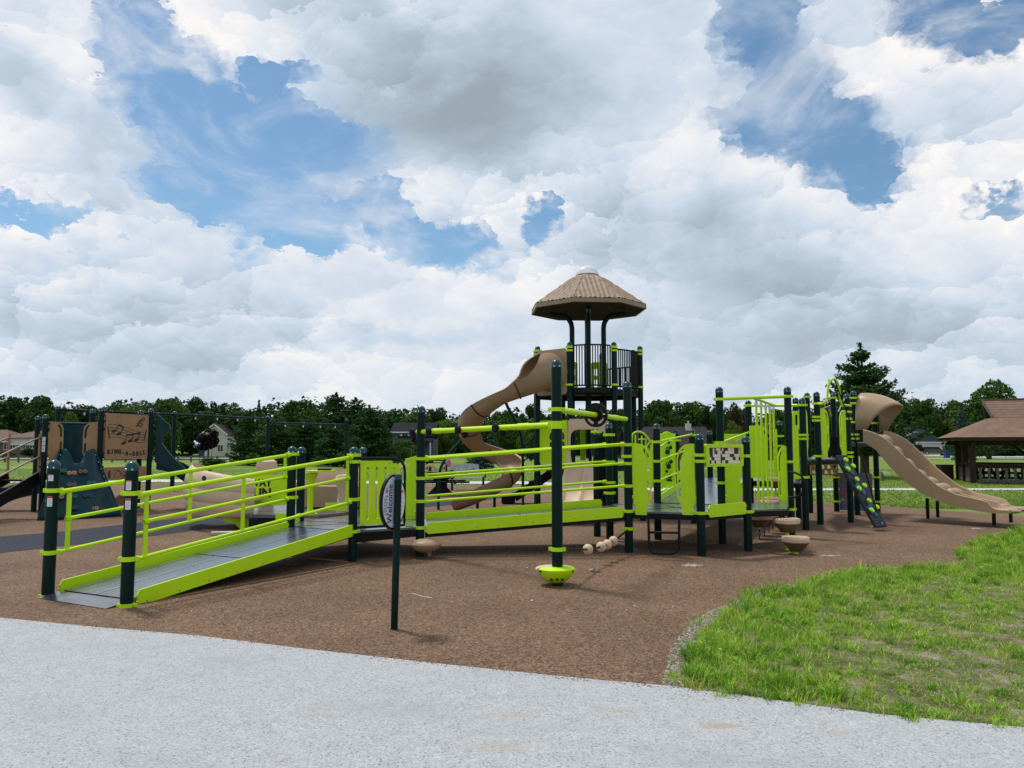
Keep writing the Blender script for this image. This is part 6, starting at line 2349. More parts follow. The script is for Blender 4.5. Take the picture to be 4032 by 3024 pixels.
P = G(1845, 1930)
bn_ = thing('park_bench', 'silver perforated bench with black looped arms facing the spiral slide', 'bench', (P.x, P.y, 0))
bU, bN2 = Vector((0.93, 0.36, 0)).normalized(), Vector((0.36, -0.93, 0)).normalized()


def perforated(name, O, U, V, w, h, parent):
    hl = []
    for i in range(int(w / 0.16)):
        for j in range(max(1, int(h / 0.16))):
            hl.append(circ(0.09 + i * 0.16, 0.08 + j * 0.16, 0.035, 8))
    return MB().plate([rrect(0, 0, w, h, 0.03)] + hl, O, U, V, 0.02).build(name, 'bench_grey', parent, 30)


mat('bench_grey', (0.36, 0.37, 0.39), 0.4, metal=0.3, var=0.08)
perforated('seat', P - bU * 0.55 + Vector((0, 0, 0.45)) - bN2 * 0.35, bU, bN2, 1.1, 0.45, bn_)
perforated('backrest', P - bU * 0.55 + Vector((0, 0, 0.52)) - bN2 * 0.38, bU, (Vector((0, 0, 1)) - bN2 * 0.25).normalized(), 1.1, 0.42, bn_)
for s in (-0.6, 0.6):
    q = P + bU * s
    MB().tube(smooth_path([q - bN2 * 0.36 + Vector((0, 0, 0.66)), q - bN2 * 0.2 + Vector((0, 0, 0.72)), q + bN2 * 0.08 + Vector((0, 0, 0.70)), q + bN2 * 0.16 + Vector((0, 0, 0.60)), q + bN2 * 0.08 + Vector((0, 0, 0.47)), q - bN2 * 0.3 + Vector((0, 0, 0.44))], 4), 0.03, 8).build('arm', 'black', bn_)
    MB().tube([q - bN2 * 0.1, q - bN2 * 0.1 + Vector((0, 0, 0.46))], 0.04, 8).build('leg', 'black', bn_)
P = G(1735, 1950)
pt_ = thing('picnic_table', 'black picnic table standing behind the bridge ramp', 'table', (P.x, P.y, 0))
for nm, c_, s_ in (('table_top', (0, 0, 0.74), (1.75, 0.75, 0.05)), ('bench_seat', (0.1, -0.62, 0.45), (1.75, 0.28, 0.05)), ('bench_seat', (-0.1, 0.62, 0.45), (1.75, 0.28, 0.05))):
    MB().box(P + Vector(c_), s_, 0.1).build(nm, 'black', pt_, 0)
pb = MB().lathe([(0.28, 0.0), (0.10, 0.30), (0.10, 0.45), (0.30, 0.72), (0, 0.72)], (P.x, P.y, 0), 4, sx=1.7).build('table_base', 'black', pt_, 0)
for s in (-0.5, 0.5):
    MB().bar(P + Vector((s, -0.62, 0.42)), P + Vector((s, 0.62, 0.42)), 0.06, 0.06).build('cross_bar', 'black', pt_, 0)
for k, (x, y, lab) in enumerate(((1692, 1850, 'tan ring seat spinner left of the green sign post'), (1760, 1850, 'tan ring seat spinner right behind the pink sign'), (1597, 1855, 'tan ring seat spinner half hidden by the lime hand-hold panel'))):
    Y = 36.0
    q = A(x, y, Y)
    rt_ = thing('ring_seat', lab, 'spinner', (q.x, q.y, 0), 'tan ring seat spinners on the concrete')
    MB().tube([q + Vector((0.26 * math.cos(a), 0.10 * math.cos(a), 0.20 * math.sin(a))) for a in [2 * math.pi * i / 20 for i in range(20)]], 0.065, 8, closed=True).build('ring', 'tan', rt_)
    MB().tube([(q.x, q.y, 0), (q.x, q.y, q.z - 0.2)], 0.04, 8).build('pedestal', 'teal', rt_)
P = G(1757, 1938)
s2 = thing('oval_sign', 'pink and white oval sign on a dark post beside the far bench', 'sign', (P.x, P.y, 0))
MB().tube([P, (P.x, P.y, zat(P, 1784))], 0.035, 10).build('sign_post', 'green', s2)
MB().plate([vesica(0.13, 0.24, 24)], Vector((P.x + 0.07, P.y + 0.03, zat(P, 1812))), Vector((0.6, 0.8, 0)), Vector((0, 0, 1)), 0.02).build('sign_board', 'white', s2, 30)
MB().plate([vesica(0.11, 0.13, 20)], Vector((P.x + 0.075, P.y + 0.01, zat(P, 1824))), Vector((0.6, 0.8, 0)), Vector((0, 0, 1)), 0.02).build('sign_face', 'pink', s2, 30)
P = G(1715, 1848)
b3 = thing('wooden_bench', 'brown slatted bench out on the far grass', 'bench', (P.x, P.y, 0))
MB().box(P + Vector((0, 0, 0.45)), (1.5, 0.4, 0.06), 0.3).build('seat', 'old_wood', b3, 0)
for z in (0.62, 0.76):
    MB().box(P + Vector((-0.06, 0.2, z)), (1.5, 0.04, 0.1), 0.3).build('back_slat', 'old_wood', b3, 0)
for s in (-0.6, 0.6):
    MB().box(P + Vector((s * 0.95, s * 0.29, 0.22)), (0.06, 0.4, 0.44), 0.3).build('leg', 'black', b3, 0)
P = G(1662, 1860)
b4 = thing('wooden_bench', 'brown slatted bench nearest the ring seats', 'bench', (P.x, P.y, 0))
MB().box(P + Vector((0, 0, 0.45)), (1.3, 0.4, 0.06), -0.2).build('seat', 'old_wood', b4, 0)
MB().box(P + Vector((0.04, 0.2, 0.70)), (1.3, 0.04, 0.22), -0.2).build('back_slat', 'old_wood', b4, 0)
for s in (-0.5, 0.5):
    MB().box(P + Vector((s, -s * 0.2, 0.22)), (0.06, 0.4, 0.44), -0.2).build('leg', 'black', b4, 0)

# ------------------------------------------------------------------ picnic pavilion
O = Vector((19.2, 33.5, 0))
pa, pb_ = Vector((0.93, -0.37, 0)).normalized(), Vector((0.37, 0.93, 0)).normalized()
LA, LB = 8.5, 5.2
pv = thing('pavilion', 'open wooden picnic pavilion with brown shingled roof and slatted railings', 'pavilion', (O.x, O.y, 0))


def pp(a, b, z):
    return O + pa * a + pb_ * b + Vector((0, 0, z))


ze, zi, zr_ = 1.98, 2.88, 3.72
ins, rin = 1.83, 1.55


def roof_courses(q, rows, name):
    """one roof slope from eave edge q0-q1 up to q3-q2, laid in shingle courses that overlap"""
    mb = MB()
    q0, q1, q2, q3 = q
    n = (q1 - q0).cross(q3 - q0).normalized()
    if n.z < 0:
        n = -n
    for k in range(rows):
        t0, t1 = k / rows, min(1.0, (k + 1.15) / rows)
        a, b = q0.lerp(q3, t0), q1.lerp(q2, t0)
        c_, d_ = q1.lerp(q2, t1), q0.lerp(q3, t1)
        mb.add([a + n * 0.014, b + n * 0.014, c_ + n * 0.005, d_ + n * 0.005, a, b], [(0, 1, 2, 3), (0, 4, 5, 1)])
    return mb.build(name, 'roof_brown', pvr, 0)


pvr = MB().slab([pp(0, 0, 0), pp(LA, 0, 0), pp(LA, LB, 0), pp(0, LB, 0)], ze - 0.14, ze - 0.02).build('roof', 'old_wood', pv, 0)
i0_, i1_, i2_, i3_ = pp(ins, ins, zi), pp(LA - ins, ins, zi), pp(LA - ins, LB - ins, zi), pp(ins, LB - ins, zi)
c0_, c1_, c2_, c3_ = pp(-0.05, -0.05, ze), pp(LA + 0.05, -0.05, ze), pp(LA + 0.05, LB + 0.05, ze), pp(-0.05, LB + 0.05, ze)
r0_, r1_ = pp(rin, LB / 2, zr_), pp(LA - rin, LB / 2, zr_)
roof_courses((c0_, c1_, i1_, i0_), 18, 'roof_slope')
roof_courses((c3_, c0_, i0_, i3_), 18, 'roof_slope')
roof_courses((c2_, c3_, i3_, i2_), 12, 'roof_slope')
roof_courses((c1_, c2_, i2_, i1_), 12, 'roof_slope')
roof_courses((pp(ins - 0.02, ins - 0.02, zi), pp(LA - ins, ins - 0.02, zi), r1_, r0_), 7, 'roof_slope')
roof_courses((pp(LA - ins, LB - ins, zi), pp(ins - 0.02, LB - ins, zi), r0_, r1_), 7, 'roof_slope')
MB().add([pp(ins + 0.12, ins + 0.1, zi), pp(ins + 0.12, LB - ins - 0.1, zi), pp(ins + 0.05, LB / 2, zr_ - 0.05)], [(0, 1, 2), (0, 2, 1)]).build('gable_louvre', 'black', pvr, 0)
for e in (ins, LB - ins):
    MB().bar(pp(ins - 0.03, e, zi), pp(rin - 0.03, LB / 2, zr_), 0.05, 0.12).build('barge_board', 'grey_wood', pvr, 0)
MB().bar(pp(rin - 0.1, LB / 2, zr_ + 0.02), pp(LA - rin, LB / 2, zr_ + 0.02), 0.12, 0.04).build('ridge_cap', 'roof_brown', pvr, 0)
IN = 0.75
pcs = [(IN, IN), (IN, LB / 2), (IN, LB - IN), (3.6, IN), (6.4, IN), (3.6, LB - IN), (6.4, LB - IN), (LA - IN, IN), (LA - IN, LB - IN)]
for a, b in pcs:
    q = pp(a, b, 0)
    MB().box(q + Vector((0, 0, ze / 2 - 0.07)), (0.24, 0.24, ze - 0.14), math.atan2(pa.y, pa.x)).build('pillar', 'old_wood', pv, 0)
for b in (IN, LB - IN):
    MB().bar(pp(0.3, b, ze - 0.24), pp(LA - 0.3, b, ze - 0.24), 0.12, 0.18).build('roof_beam', 'old_wood', pv, 0)
for a in (IN, LA - IN):
    MB().bar(pp(a, 0.3, ze - 0.24), pp(a, LB - 0.3, ze - 0.24), 0.12, 0.18).build('roof_beam', 'old_wood', pv, 0)
for a in (3.6, 6.4):
    for b in (IN, LB - IN):
        for s in (-1, 1):
            MB().bar(pp(a + 0.1 * s, b, ze - 0.75), pp(a + 0.55 * s, b, ze - 0.32), 0.10, 0.10).build('brace', 'old_wood', pv, 0)


def balustrade(a0, b0, a1, b1, n):
    p, q = pp(a0, b0, 0), pp(a1, b1, 0)
    ro = MB().bar(p + Vector((0, 0, 0.80)), q + Vector((0, 0, 0.80)), 0.16, 0.07).build('railing', 'old_wood', pv, 0)
    MB().bar(p + Vector((0, 0, 0.70)), q + Vector((0, 0, 0.70)), 0.05, 0.12).build('rail_beam', 'old_wood', ro, 0)
    MB().bar(p + Vector((0, 0, 0.10)), q + Vector((0, 0, 0.10)), 0.06, 0.12).build('rail_beam', 'grey_wood', ro, 0)
    for k in range(n):
        t = (k + 0.5) / n
        c_ = p.lerp(q, t)
        MB().box(c_ + Vector((0, 0, 0.40)), (0.10, 0.04, 0.54), math.atan2((q - p).y, (q - p).x)).build('rail_slat', 'grey_wood', ro, 0)


balustrade(IN + 0.12, IN, 3.48, IN, 8)
balustrade(IN, IN + 0.12, IN, LB / 2 - 0.12, 9)
balustrade(IN, LB / 2 + 0.12, IN, LB - IN - 0.12, 9)
balustrade(IN + 0.12, LB - IN, 3.48, LB - IN, 10)


def picnic(P, rz, m, lab, legm):
    tb_ = thing('picnic_table', lab, 'table', (0, 0, 0))
    for y in (-0.3, -0.1, 0.1, 0.3):
        MB().box((0, y, 0.74), (1.8, 0.18, 0.045)).build('table_plank', m, tb_, 0)
    for y in (-0.68, 0.68):
        MB().box((0, y, 0.44), (1.8, 0.26, 0.045)).build('bench_plank', m, tb_, 0)
    for x in (-0.6, 0.6):
        for s in (-1, 1):
            MB().bar((x, s * 0.60, 0.0), (x, s * 0.12, 0.72), 0.05, 0.12, up=(1, 0, 0)).build('leg', legm, tb_, 0)
        MB().box((x + 0.05, 0, 0.40), (0.05, 1.5, 0.10)).build('cross_bar', legm, tb_, 0)
    tb_.location = P
    tb_.rotation_euler = (0, 0, rz)
    return tb_


picnic(Vector((22.2, 32.3, 0)) - Vector((0.15, 0.9, 0)), 0.9, 'grey_wood', 'picnic table with yellow wooden legs on the grass outside the pavilion', 'new_wood')
picnic(pp(2.0, 2.2, 0), 0.2, 'old_wood', 'dark wooden picnic table inside the pavilion behind the front railing', 'old_wood')
picnic(pp(4.6, 2.6, 0), -0.3, 'old_wood', 'second dark picnic table deeper inside the pavilion', 'old_wood')
P = G(3722, 1888)
tb_ = thing('litter_bin', 'square dark brown litter bin left of the pavilion', 'litter bin', (P.x, P.y, 0))
MB().box(P + Vector((0, 0, 0.34)), (0.58, 0.5, 0.66)).build('body', 'bin_brown', tb_, 0, bevel=0.02)
MB().box(P + Vector((0, 0, 0.69)), (0.62, 0.54, 0.05)).build('lid', 'bin_brown', tb_, 0)
P = G(3475, 1893)
up_ = thing('utility_post', 'short grey utility post on the grass behind the climbing plank', 'post', (P.x, P.y, 0))
MB().box(P + Vector((0, 0, 0.2)), (0.12, 0.12, 0.4)).build('post', 'grey_wood', up_, 0)
MB().box(P + Vector((0.1, -0.05, 0.36)), (0.18, 0.05, 0.14)).build('meter_box', 'trim_white', up_, 0)

# ------------------------------------------------------------------ litter on the rubber
def litter(px, py, name, lab, pts, m):
    P = G(px, py)
    t_ = thing(name, lab, 'litter', (P.x, P.y, 0.0))
    mb = MB()
    mb.add([P + Vector(p) for p in pts[0]], pts[1])
    mb.build(name.split('_')[-1], m, t_, 0)


litter(2332, 2252, 'paper_scrap', 'crumpled white paper scrap on the brown surface right of the front post', ([(-0.045, 0, 0.012), (-0.01, -0.03, 0.035), (0.0, 0.0, 0.015), (0.04, -0.02, 0.045), (0.05, 0.03, 0.012), (0.0, 0.04, 0.04), (-0.03, 0.035, 0.006)], [(0, 1, 2), (1, 3, 2), (2, 3, 4), (2, 4, 5), (0, 2, 5, 6), (0, 6, 1)]), 'white')


def fluff(px, py, lab, n, r, h):
    P = G(px, py)
    t_ = thing('fluff', lab, 'fluff', (P.x, P.y, 0))
    mb = MB()
    rr = random.Random(px)
    for k in range(n):
        a = rr.uniform(0, 6.28)
        q = P + Vector((rr.gauss(0, r), rr.gauss(0, r * 0.5), 0.004))
        e = q + Vector((math.cos(a) * 0.05, math.sin(a) * 0.03, rr.uniform(0, h)))
        mb.tube([q, (q + e) / 2 + Vector((0, 0, h * 0.5)), e], 0.0022, 4, caps=False)
    mb.build('strands', 'fluff', t_, 0)


fluff(2725, 2232, 'white fluffy clump lying below the hexagonal deck', 70, 0.06, 0.03)
fluff(3260, 2190, 'wispy dry straw patch on the surface right of the stepping pods', 40, 0.07, 0.012)
fluff(3842, 2084, 'white scrap lying in front of the double slide', 40, 0.05, 0.02)
P = G(1650, 2348)
tw_ = thing('twig', 'thin pale twig lying right of the welcome sign', 'twig', (P.x, P.y, 0))
MB().tube([G(1599, 2341) + Vector((0, 0, 0.006)), G(1622, 2340) + Vector((0, 0, 0.012)), G(1660, 2350) + Vector((0, 0, 0.006)), G(1702, 2356) + Vector((0, 0, 0.005))], 0.0035, 5).build('stick', 'fluff', tw_)
lv = MB()
rr = random.Random(5)
for k in range(26):
    q = G(rr.uniform(100, 3300), rr.uniform(2210, 2420))
    a = rr.uniform(0, 6.28)
    s = rr.uniform(0.006, 0.014)
    lv.add([q + Vector((math.cos(a + j) * s, math.sin(a + j) * s * 0.6, 0.004 + 0.004 * (j % 2))) for j in (0, 1.6, 3.1, 4.7)], [(0, 1, 2, 3)])
lv.build('wood_chips', 'fluff', None, 0, kind='stuff')

# =================================================================== BEYOND THE PARK: houses, car, fence
def gable_prism(mb, p, q, half, ze_, zr, oh=0.3):
    """gable roof shell along ridge p->q (ground points)"""
    d = (q - p).normalized()
    s = Vector((-d.y, d.x, 0))
    a, b = p - d * oh, q + d * oh
    drop = (zr - ze_) / half * oh
    vs = []
    for e in (a, b):
        for dz in (0.0, -0.16):
            vs += [e + s * (half + oh) + Vector((0, 0, ze_ - drop + dz)), e + Vector((0, 0, zr + dz)), e - s * (half + oh) + Vector((0, 0, ze_ - drop + dz))]
    fs = [(0, 1, 7, 6), (1, 2, 8, 7), (3, 9, 10, 4), (4, 10, 11, 5), (0, 6, 9, 3), (2, 5, 11, 8), (0, 3, 4, 1), (1, 4, 5, 2), (6, 7, 10, 9), (7, 8, 11, 10)]
    mb.add(vs, fs)


def hip_roof(mb, pts, zr, ze_, inset):
    """hip over a rectangle pts (4 ground points, long side first)"""
    a, b, c, d = pts
    m0, m1 = (a + d) / 2, (b + c) / 2
    u = (m1 - m0).normalized()
    r0, r1 = m0 + u * inset, m1 - u * inset
    Z = Vector((0, 0, 1))
    vs = [a + Z * ze_, b + Z * ze_, c + Z * ze_, d + Z * ze_, r0 + Z * zr, r1 + Z * zr]
    mb.add(vs, [(0, 1, 5, 4), (1, 2, 5), (2, 3, 4, 5), (3, 0, 4), (3, 2, 1, 0)])


def window_at(house, c, U, w, h, n=2, frame='trim_white'):
    N = Vector((U.y, -U.x, 0))
    f = MB().plate([rrect(-w / 2, -h / 2, w / 2, h / 2, 0.01, 1)] + [rrect(-w / 2 + 0.06 + i * (w - 0.06) / n, -h / 2 + 0.08, -w / 2 + (i + 1) * (w - 0.06) / n, h / 2 - 0.08, 0.005, 1) for i in range(n)], c + N * 0.05, U, Vector((0, 0, 1)), 0.08).build('window', frame, house, 0)
    MB().plate([rrect(-w / 2 + 0.03, -h / 2 + 0.03, w / 2 - 0.03, h / 2 - 0.03, 0.01, 1)], c + N * 0.03, U, Vector((0, 0, 1)), 0.02).build('pane', 'pane', f, 0)
    return f


X1 = Vector((1, 0, 0))
# brick ranch house far left
Y = 112.0
hl_, hr_ = A(-150, 1757, Y).x, A(148, 1757, Y).x
h1 = thing('brick_house', 'low brick house with brown hip roof and wide white windows at far left', 'house', (hl_ + 6, Y, 0))
MB().box(((hl_ + hr_) / 2, Y + 4, 1.2), (hr_ - hl_, 8, 2.4)).build('wall', 'brick_wall', h1, 0)
rf = MB()
zE, zR = A(0, 1738, Y).z, A(0, 1692, Y + 4).z
hip_roof(rf, [Vector((hl_ - 0.5, Y - 0.6, 0)), Vector((hr_ - 3.6, Y - 0.6, 0)), Vector((hr_ - 3.6, Y + 8.5, 0)), Vector((hl_ - 0.5, Y + 8.5, 0))], zR, zE, 3.5)
rf1 = rf.build('roof', 'roof_rust', h1, 0)
rf = MB()
hip_roof(rf, [Vector((hr_ - 4.5, Y - 1.2, 0)), Vector((hr_ + 0.5, Y - 1.2, 0)), Vector((hr_ + 0.5, Y + 8.0, 0)), Vector((hr_ - 4.5, Y + 8.0, 0))], zR - 0.1, zE + 0.55, 2.5)
rf.build('roof', 'roof_rust', h1, 0)
MB().box((hr_ - 1.8, Y - 0.1, zE - 0.1), (4.2, 0.5, 0.9)).build('gable_board', 'trim_white', h1, 0)
MB().box(((hl_ + hr_ - 3.6) / 2, Y - 0.55, zE - 0.05), (hr_ - hl_ - 3.4, 0.1, 0.16)).build('gutter', 'trim_white', h1, 0)
wx = A(39, 1757, Y).x
window_at(h1, Vector((wx, Y, A(0, 1757, Y).z)), X1, 1.75, 1.05, 4)
window_at(h1, Vector((A(92, 1757, Y).x, Y, A(0, 1757, Y).z)), X1, 0.7, 0.95, 2)
window_at(h1, Vector((A(130, 1757, Y).x, Y, A(0, 1757, Y).z + 0.1)), X1, 0.9, 0.9, 2)

# white gabled house with the plum tree in front
Y = 118.0
gx0, gx1 = A(795, 1757, Y).x, A(890, 1757, Y).x
gm_ = (gx0 + gx1) / 2
h2 = thing('gabled_house', 'white clapboard house with steep gable end behind the plum tree', 'house', (gm_, Y, 0))
zE, zR = A(0, 1706, Y).z, A(0, 1669, Y).z
hw_ = (gx1 - gx0) / 2
wl_ = MB()
wl_.add([(gx0, Y, 0), (gx1, Y, 0), (gx1, Y, zE), (gm_, Y, zR - 0.1), (gx0, Y, zE), (gx0, Y + 9, 0), (gx1, Y + 9, 0), (gx1, Y + 9, zE), (gm_, Y + 9, zR - 0.1), (gx0, Y + 9, zE)], [(0, 1, 2, 3, 4), (9, 8, 7, 6, 5), (0, 4, 9, 5), (1, 6, 7, 2)])
wl_.build('wall', 'wall_white', h2, 0)
rf = MB()
gable_prism(rf, Vector((gm_, Y, 0)), Vector((gm_, Y + 9, 0)), hw_, zE, zR, 0.3)
rf.build('roof', 'roof_grey_brown', h2, 0)
for s in (-1, 1):
    MB().bar((gm_ + s * (hw_ + 0.3), Y - 0.33, zE - 0.55 * 0 - (zR - zE) / hw_ * 0.3 - 0.05), (gm_, Y - 0.33, zR - 0.05), 0.05, 0.18).build('barge_board', 'trim_white', h2, 0)
window_at(h2, Vector((gm_ + 1.0, Y, 1.3)), X1, 0.9, 1.1, 2)
MB().box((gx1 + 1.2, Y + 3, 1.1), (2.4, 5, 2.2)).build('side_wing', 'wall_white', h2, 0)
window_at(h2, Vector((gx1 + 1.0, Y + 0.5, 1.2)), X1, 0.9, 0.9, 2)

# slate blue two-storey house
Y = 104.0
sx0, sx1 = A(1545, 1757, Y).x, A(1705, 1757, Y).x
h3 = thing('slate_house', 'dark slate grey two-storey house with white-shuttered upper window', 'house', ((sx0 + sx1) / 2, Y, 0))
zE, zR = A(0, 1699, Y).z, A(0, 1664, Y + 3.5).z
MB().box(((sx0 + sx1) / 2, Y + 3.5, zE / 2), (sx1 - sx0, 7, zE)).build('wall', 'wall_grey', h3, 0)
rf = MB()
gable_prism(rf, Vector((sx0, Y + 3.5, 0)), Vector((sx1, Y + 3.5, 0)), 3.5, zE, zR, 0.35)
rf.build('roof', 'roof_dark', h3, 0)
MB().box(((sx0 + sx1) / 2, Y - 0.4, zE - 0.12), (sx1 - sx0 + 0.6, 0.1, 0.16)).build('gutter', 'trim_white', h3, 0)
q = A(1595, 1714, Y)
w_ = window_at(h3, Vector((q.x, Y, q.z)), X1, 0.75, 0.62, 2)
for s in (-0.55, 0.55):
    MB().box((q.x + s, Y - 0.05, q.z), (0.28, 0.06, 0.66)).build('shutter', 'trim_white', h3, 0)
zp = A(0, 1738, Y).z
MB().add([(sx0 + 0.8, Y - 1.6, zp), (sx1, Y - 1.6, zp), (sx1, Y, zp + 0.75), (sx0 + 0.8, Y, zp + 0.75), (sx0 + 0.8, Y - 1.6, zp - 0.15), (sx1, Y - 1.6, zp - 0.15), (sx1, Y, zp - 0.1), (sx0 + 0.8, Y, zp - 0.1)], [(0, 1, 2, 3), (0, 4, 5, 1), (0, 3, 7, 4), (1, 5, 6, 2), (4, 7, 6, 5)]).build('porch_roof', 'roof_dark', h3, 0)
for x_ in (sx0 + 1.0, (sx0 + sx1) / 2, sx1 - 0.2):
    MB().box((x_, Y - 1.5, zp / 2), (0.14, 0.14, zp)).build('porch_post', 'trim_white', h3, 0)

# long brown roof with a chimney
Y = 95.0
bx0, bx1 = A(2480, 1757, Y).x, A(2800, 1757, Y).x
h4 = thing('bungalow', 'long low house with grey-brown roof and pale chimney behind the bridge', 'house', ((bx0 + bx1) / 2, Y, 0))
zE, zR = A(0, 1748, Y).z, A(0, 1681, Y + 4).z
MB().box(((bx0 + bx1) / 2, Y + 4, zE / 2), (bx1 - bx0, 8, zE)).build('wall', 'brick_wall', h4, 0)
rf = MB()
gable_prism(rf, Vector((bx0, Y + 4, 0)), Vector((bx1, Y + 4, 0)), 4, zE, zR, 0.4)
r4 = rf.build('roof', 'roof_grey_brown', h4, 0)
q = A(2713, 1700, Y + 3.0)
chm = MB().box((q.x, Y + 3.4, (zR + 0.25) / 2 + 1.1), (0.62, 0.62, zR + 0.35 - 2.0)).build('chimney', 'wall_white', r4, 0)
MB().tube([(q.x, Y + 3.4, zR + 0.3), (q.x, Y + 3.4, zR + 0.75)], 0.14, 10).build('chimney_pot', 'steel', r4)
window_at(h4, Vector((A(2560, 1757, Y).x, Y, 1.2)), X1, 1.4, 0.9, 3)

# white garage house at the right, with car and drive
Y = 150.0
ax0, ax1 = A(3612, 1757, Y).x, A(3722, 1757, Y).x
h5 = thing('garage_house', 'pale house with blue-grey roofs and double white garage door beside pavilion', 'house', ((ax0 + ax1) / 2, Y, 0))
zE, zR = A(0, 1740, Y).z, A(0, 1702, Y + 3).z
MB().box(((ax0 + ax1) / 2, Y + 4, zE / 2), (ax1 - ax0, 8, zE)).build('wall', 'garage_white', h5, 0)
rf = MB()
hip_roof(rf, [Vector((ax0 - 0.4, Y - 0.5, 0)), Vector((ax1 + 0.4, Y - 0.5, 0)), Vector((ax1 + 0.4, Y + 8.4, 0)), Vector((ax0 - 0.4, Y + 8.4, 0))], zR, zE, 2.2)
rf.build('roof', 'roof_slate', h5, 0)
MB().box(((ax0 + ax1) / 2, Y - 0.45, zE - 0.08), (ax1 - ax0 + 0.8, 0.12, 0.2)).build('gutter', 'trim_white', h5, 0)
gd = MB().box(((ax0 + ax1) / 2 + 0.4, Y - 0.04, 0.98), (ax1 - ax0 - 1.3, 0.08, 1.7)).build('garage_door', 'trim_white', h5, 0)
for k in range(3):
    MB().box(((ax0 + ax1) / 2 + 0.4, Y - 0.09, 0.5 + 0.43 * k), (ax1 - ax0 - 1.4, 0.03, 0.03)).build('door_joint', 'garage_white', gd, 0)
ux0, ux1 = A(3589, 1757, Y + 6).x, A(3662, 1757, Y + 6).x
zE2, zR2 = A(0, 1700, Y + 6).z, A(0, 1686, Y + 9).z
MB().box(((ux0 + ux1) / 2, Y + 9.5, zE2 / 2), (ux1 - ux0 - 0.4, 7, zE2)).build('upper_wall', 'garage_white', h5, 0)
rf = MB()
hip_roof(rf, [Vector((ux0 - 0.4, Y + 5.6, 0)), Vector((ux1 + 0.4, Y + 5.6, 0)), Vector((ux1 + 0.4, Y + 13.4, 0)), Vector((ux0 - 0.4, Y + 13.4, 0))], zR2 + 0.3, zE2, 2.0)
rf.build('roof', 'roof_slate', h5, 0)
MB().box(((ux0 + ux1) / 2, Y + 5.6, zE2 - 0.1), (ux1 - ux0 + 0.8, 0.12, 0.22)).build('gutter', 'trim_white', h5, 0)

# parked SUV on the drive
cx_ = A(3684, 1790, 144.0).x
car = thing('parked_car', 'dark grey-brown estate car parked on the drive before the white garage', 'car', (0, 0, 0))
prof_b = [(-1.9, 0.32), (-1.92, 0.75), (-1.80, 0.86), (-0.95, 0.92), (-0.55, 1.36), (1.75, 1.40), (1.90, 0.95), (1.93, 0.45), (1.85, 0.30)]
bdy = MB().plate([prof_b], (0, 0, 0), (1, 0, 0), (0, 0, 1), 1.55).build('body', 'car_paint', car, 30, bevel=0.06)
for s in (-1, 1):
    y = s * 0.78
    MB().plate([[(-0.80, 0.96), (-0.50, 1.30), (0.28, 1.33), (0.28, 0.96)]], (0, y, 0), (1, 0, 0), (0, 0, 1), 0.03).build('window', 'pane', bdy, 0)
    MB().plate([[(0.36, 0.96), (0.36, 1.33), (1.62, 1.33), (1.74, 0.98)]], (0, y, 0), (1, 0, 0), (0, 0, 1), 0.03).build('window', 'pane', bdy, 0)
    for x in (-1.2, 1.2):
        wq = MB().lathe([(0, -0.1), (0.30, -0.1), (0.32, -0.05), (0.32, 0.05), (0.30, 0.1), (0, 0.1)], (x, s * 0.72, 0.32), 18, axis=(0, 1, 0)).build('wheel', 'tyre', car)
        MB().lathe([(0, -0.115), (0.17, -0.115), (0.17, 0.115), (0, 0.115)], (x, s * 0.72, 0.32), 12, axis=(0, 1, 0)).build('rim', 'steel', wq)
    MB().box((1.90, s * 0.62, 0.85), (0.06, 0.16, 0.22)).build('tail_light', 'lamp_red', car, 0)
    MB().box((-1.90, s * 0.58, 0.70), (0.06, 0.3, 0.12)).build('headlight', 'trim_white', car, 0)
MB().box((1.80, 0, 1.16), (0.10, 1.2, 0.32)).build('window', 'pane', bdy, 0)
car.location = (cx_, 144.0, 0)
car.rotation_euler = (0, 0, R(150))
car.scale = (1.1, 1.1, 1.1)

def wheelie(px, py, lab, m='bin_blue'):
    P = G(px, py)
    t_ = thing('wheelie_bin', lab, 'bin', (P.x, P.y, 0))
    MB().lathe([(0.0, 0.05), (0.36, 0.05), (0.46, 0.95), (0, 0.95)], (P.x, P.y, 0), 4, a0=R(45), a1=R(405)).build('body', m, t_, 0)
    MB().box(P + Vector((0, 0, 0.99)), (0.75, 0.78, 0.07)).build('lid', m, t_, 0)
    for s in (-0.25, 0.25):
        MB().lathe([(0, -0.03), (0.10, -0.03), (0.10, 0.03), (0, 0.03)], P + Vector((s, 0.3, 0.1)), 10, axis=(1, 0, 0)).build('wheel', 'tyre', t_)


wheelie(793, 1803, 'blue wheelie bin by the street before the white gabled house')
wheelie(3729, 1804, 'blue wheelie bin at the foot of the drive near the car')

# split-rail fence along the far left lawn
fa_, fb_ = G(-250, 1821), G(905, 1819)
fe = thing('rail_fence', 'low grey rail fence along the far side of the left lawn', 'fence', (fa_.x, fa_.y, 0))
nf = 22
for k in range(nf + 1):
    q = fa_.lerp(fb_, k / nf)
    MB().box(q + Vector((0, 0, 0.32)), (0.14, 0.14, 0.66)).build('post', 'grey_wood', fe, 0)
for k in range(nf):
    for z in (0.24, 0.52):
        MB().bar(fa_.lerp(fb_, k / nf) + Vector((0, -0.06, z)), fa_.lerp(fb_, (k + 1) / nf) + Vector((0, -0.06, z)), 0.05, 0.10).build('fence_rail', 'grey_wood', fe, 0)
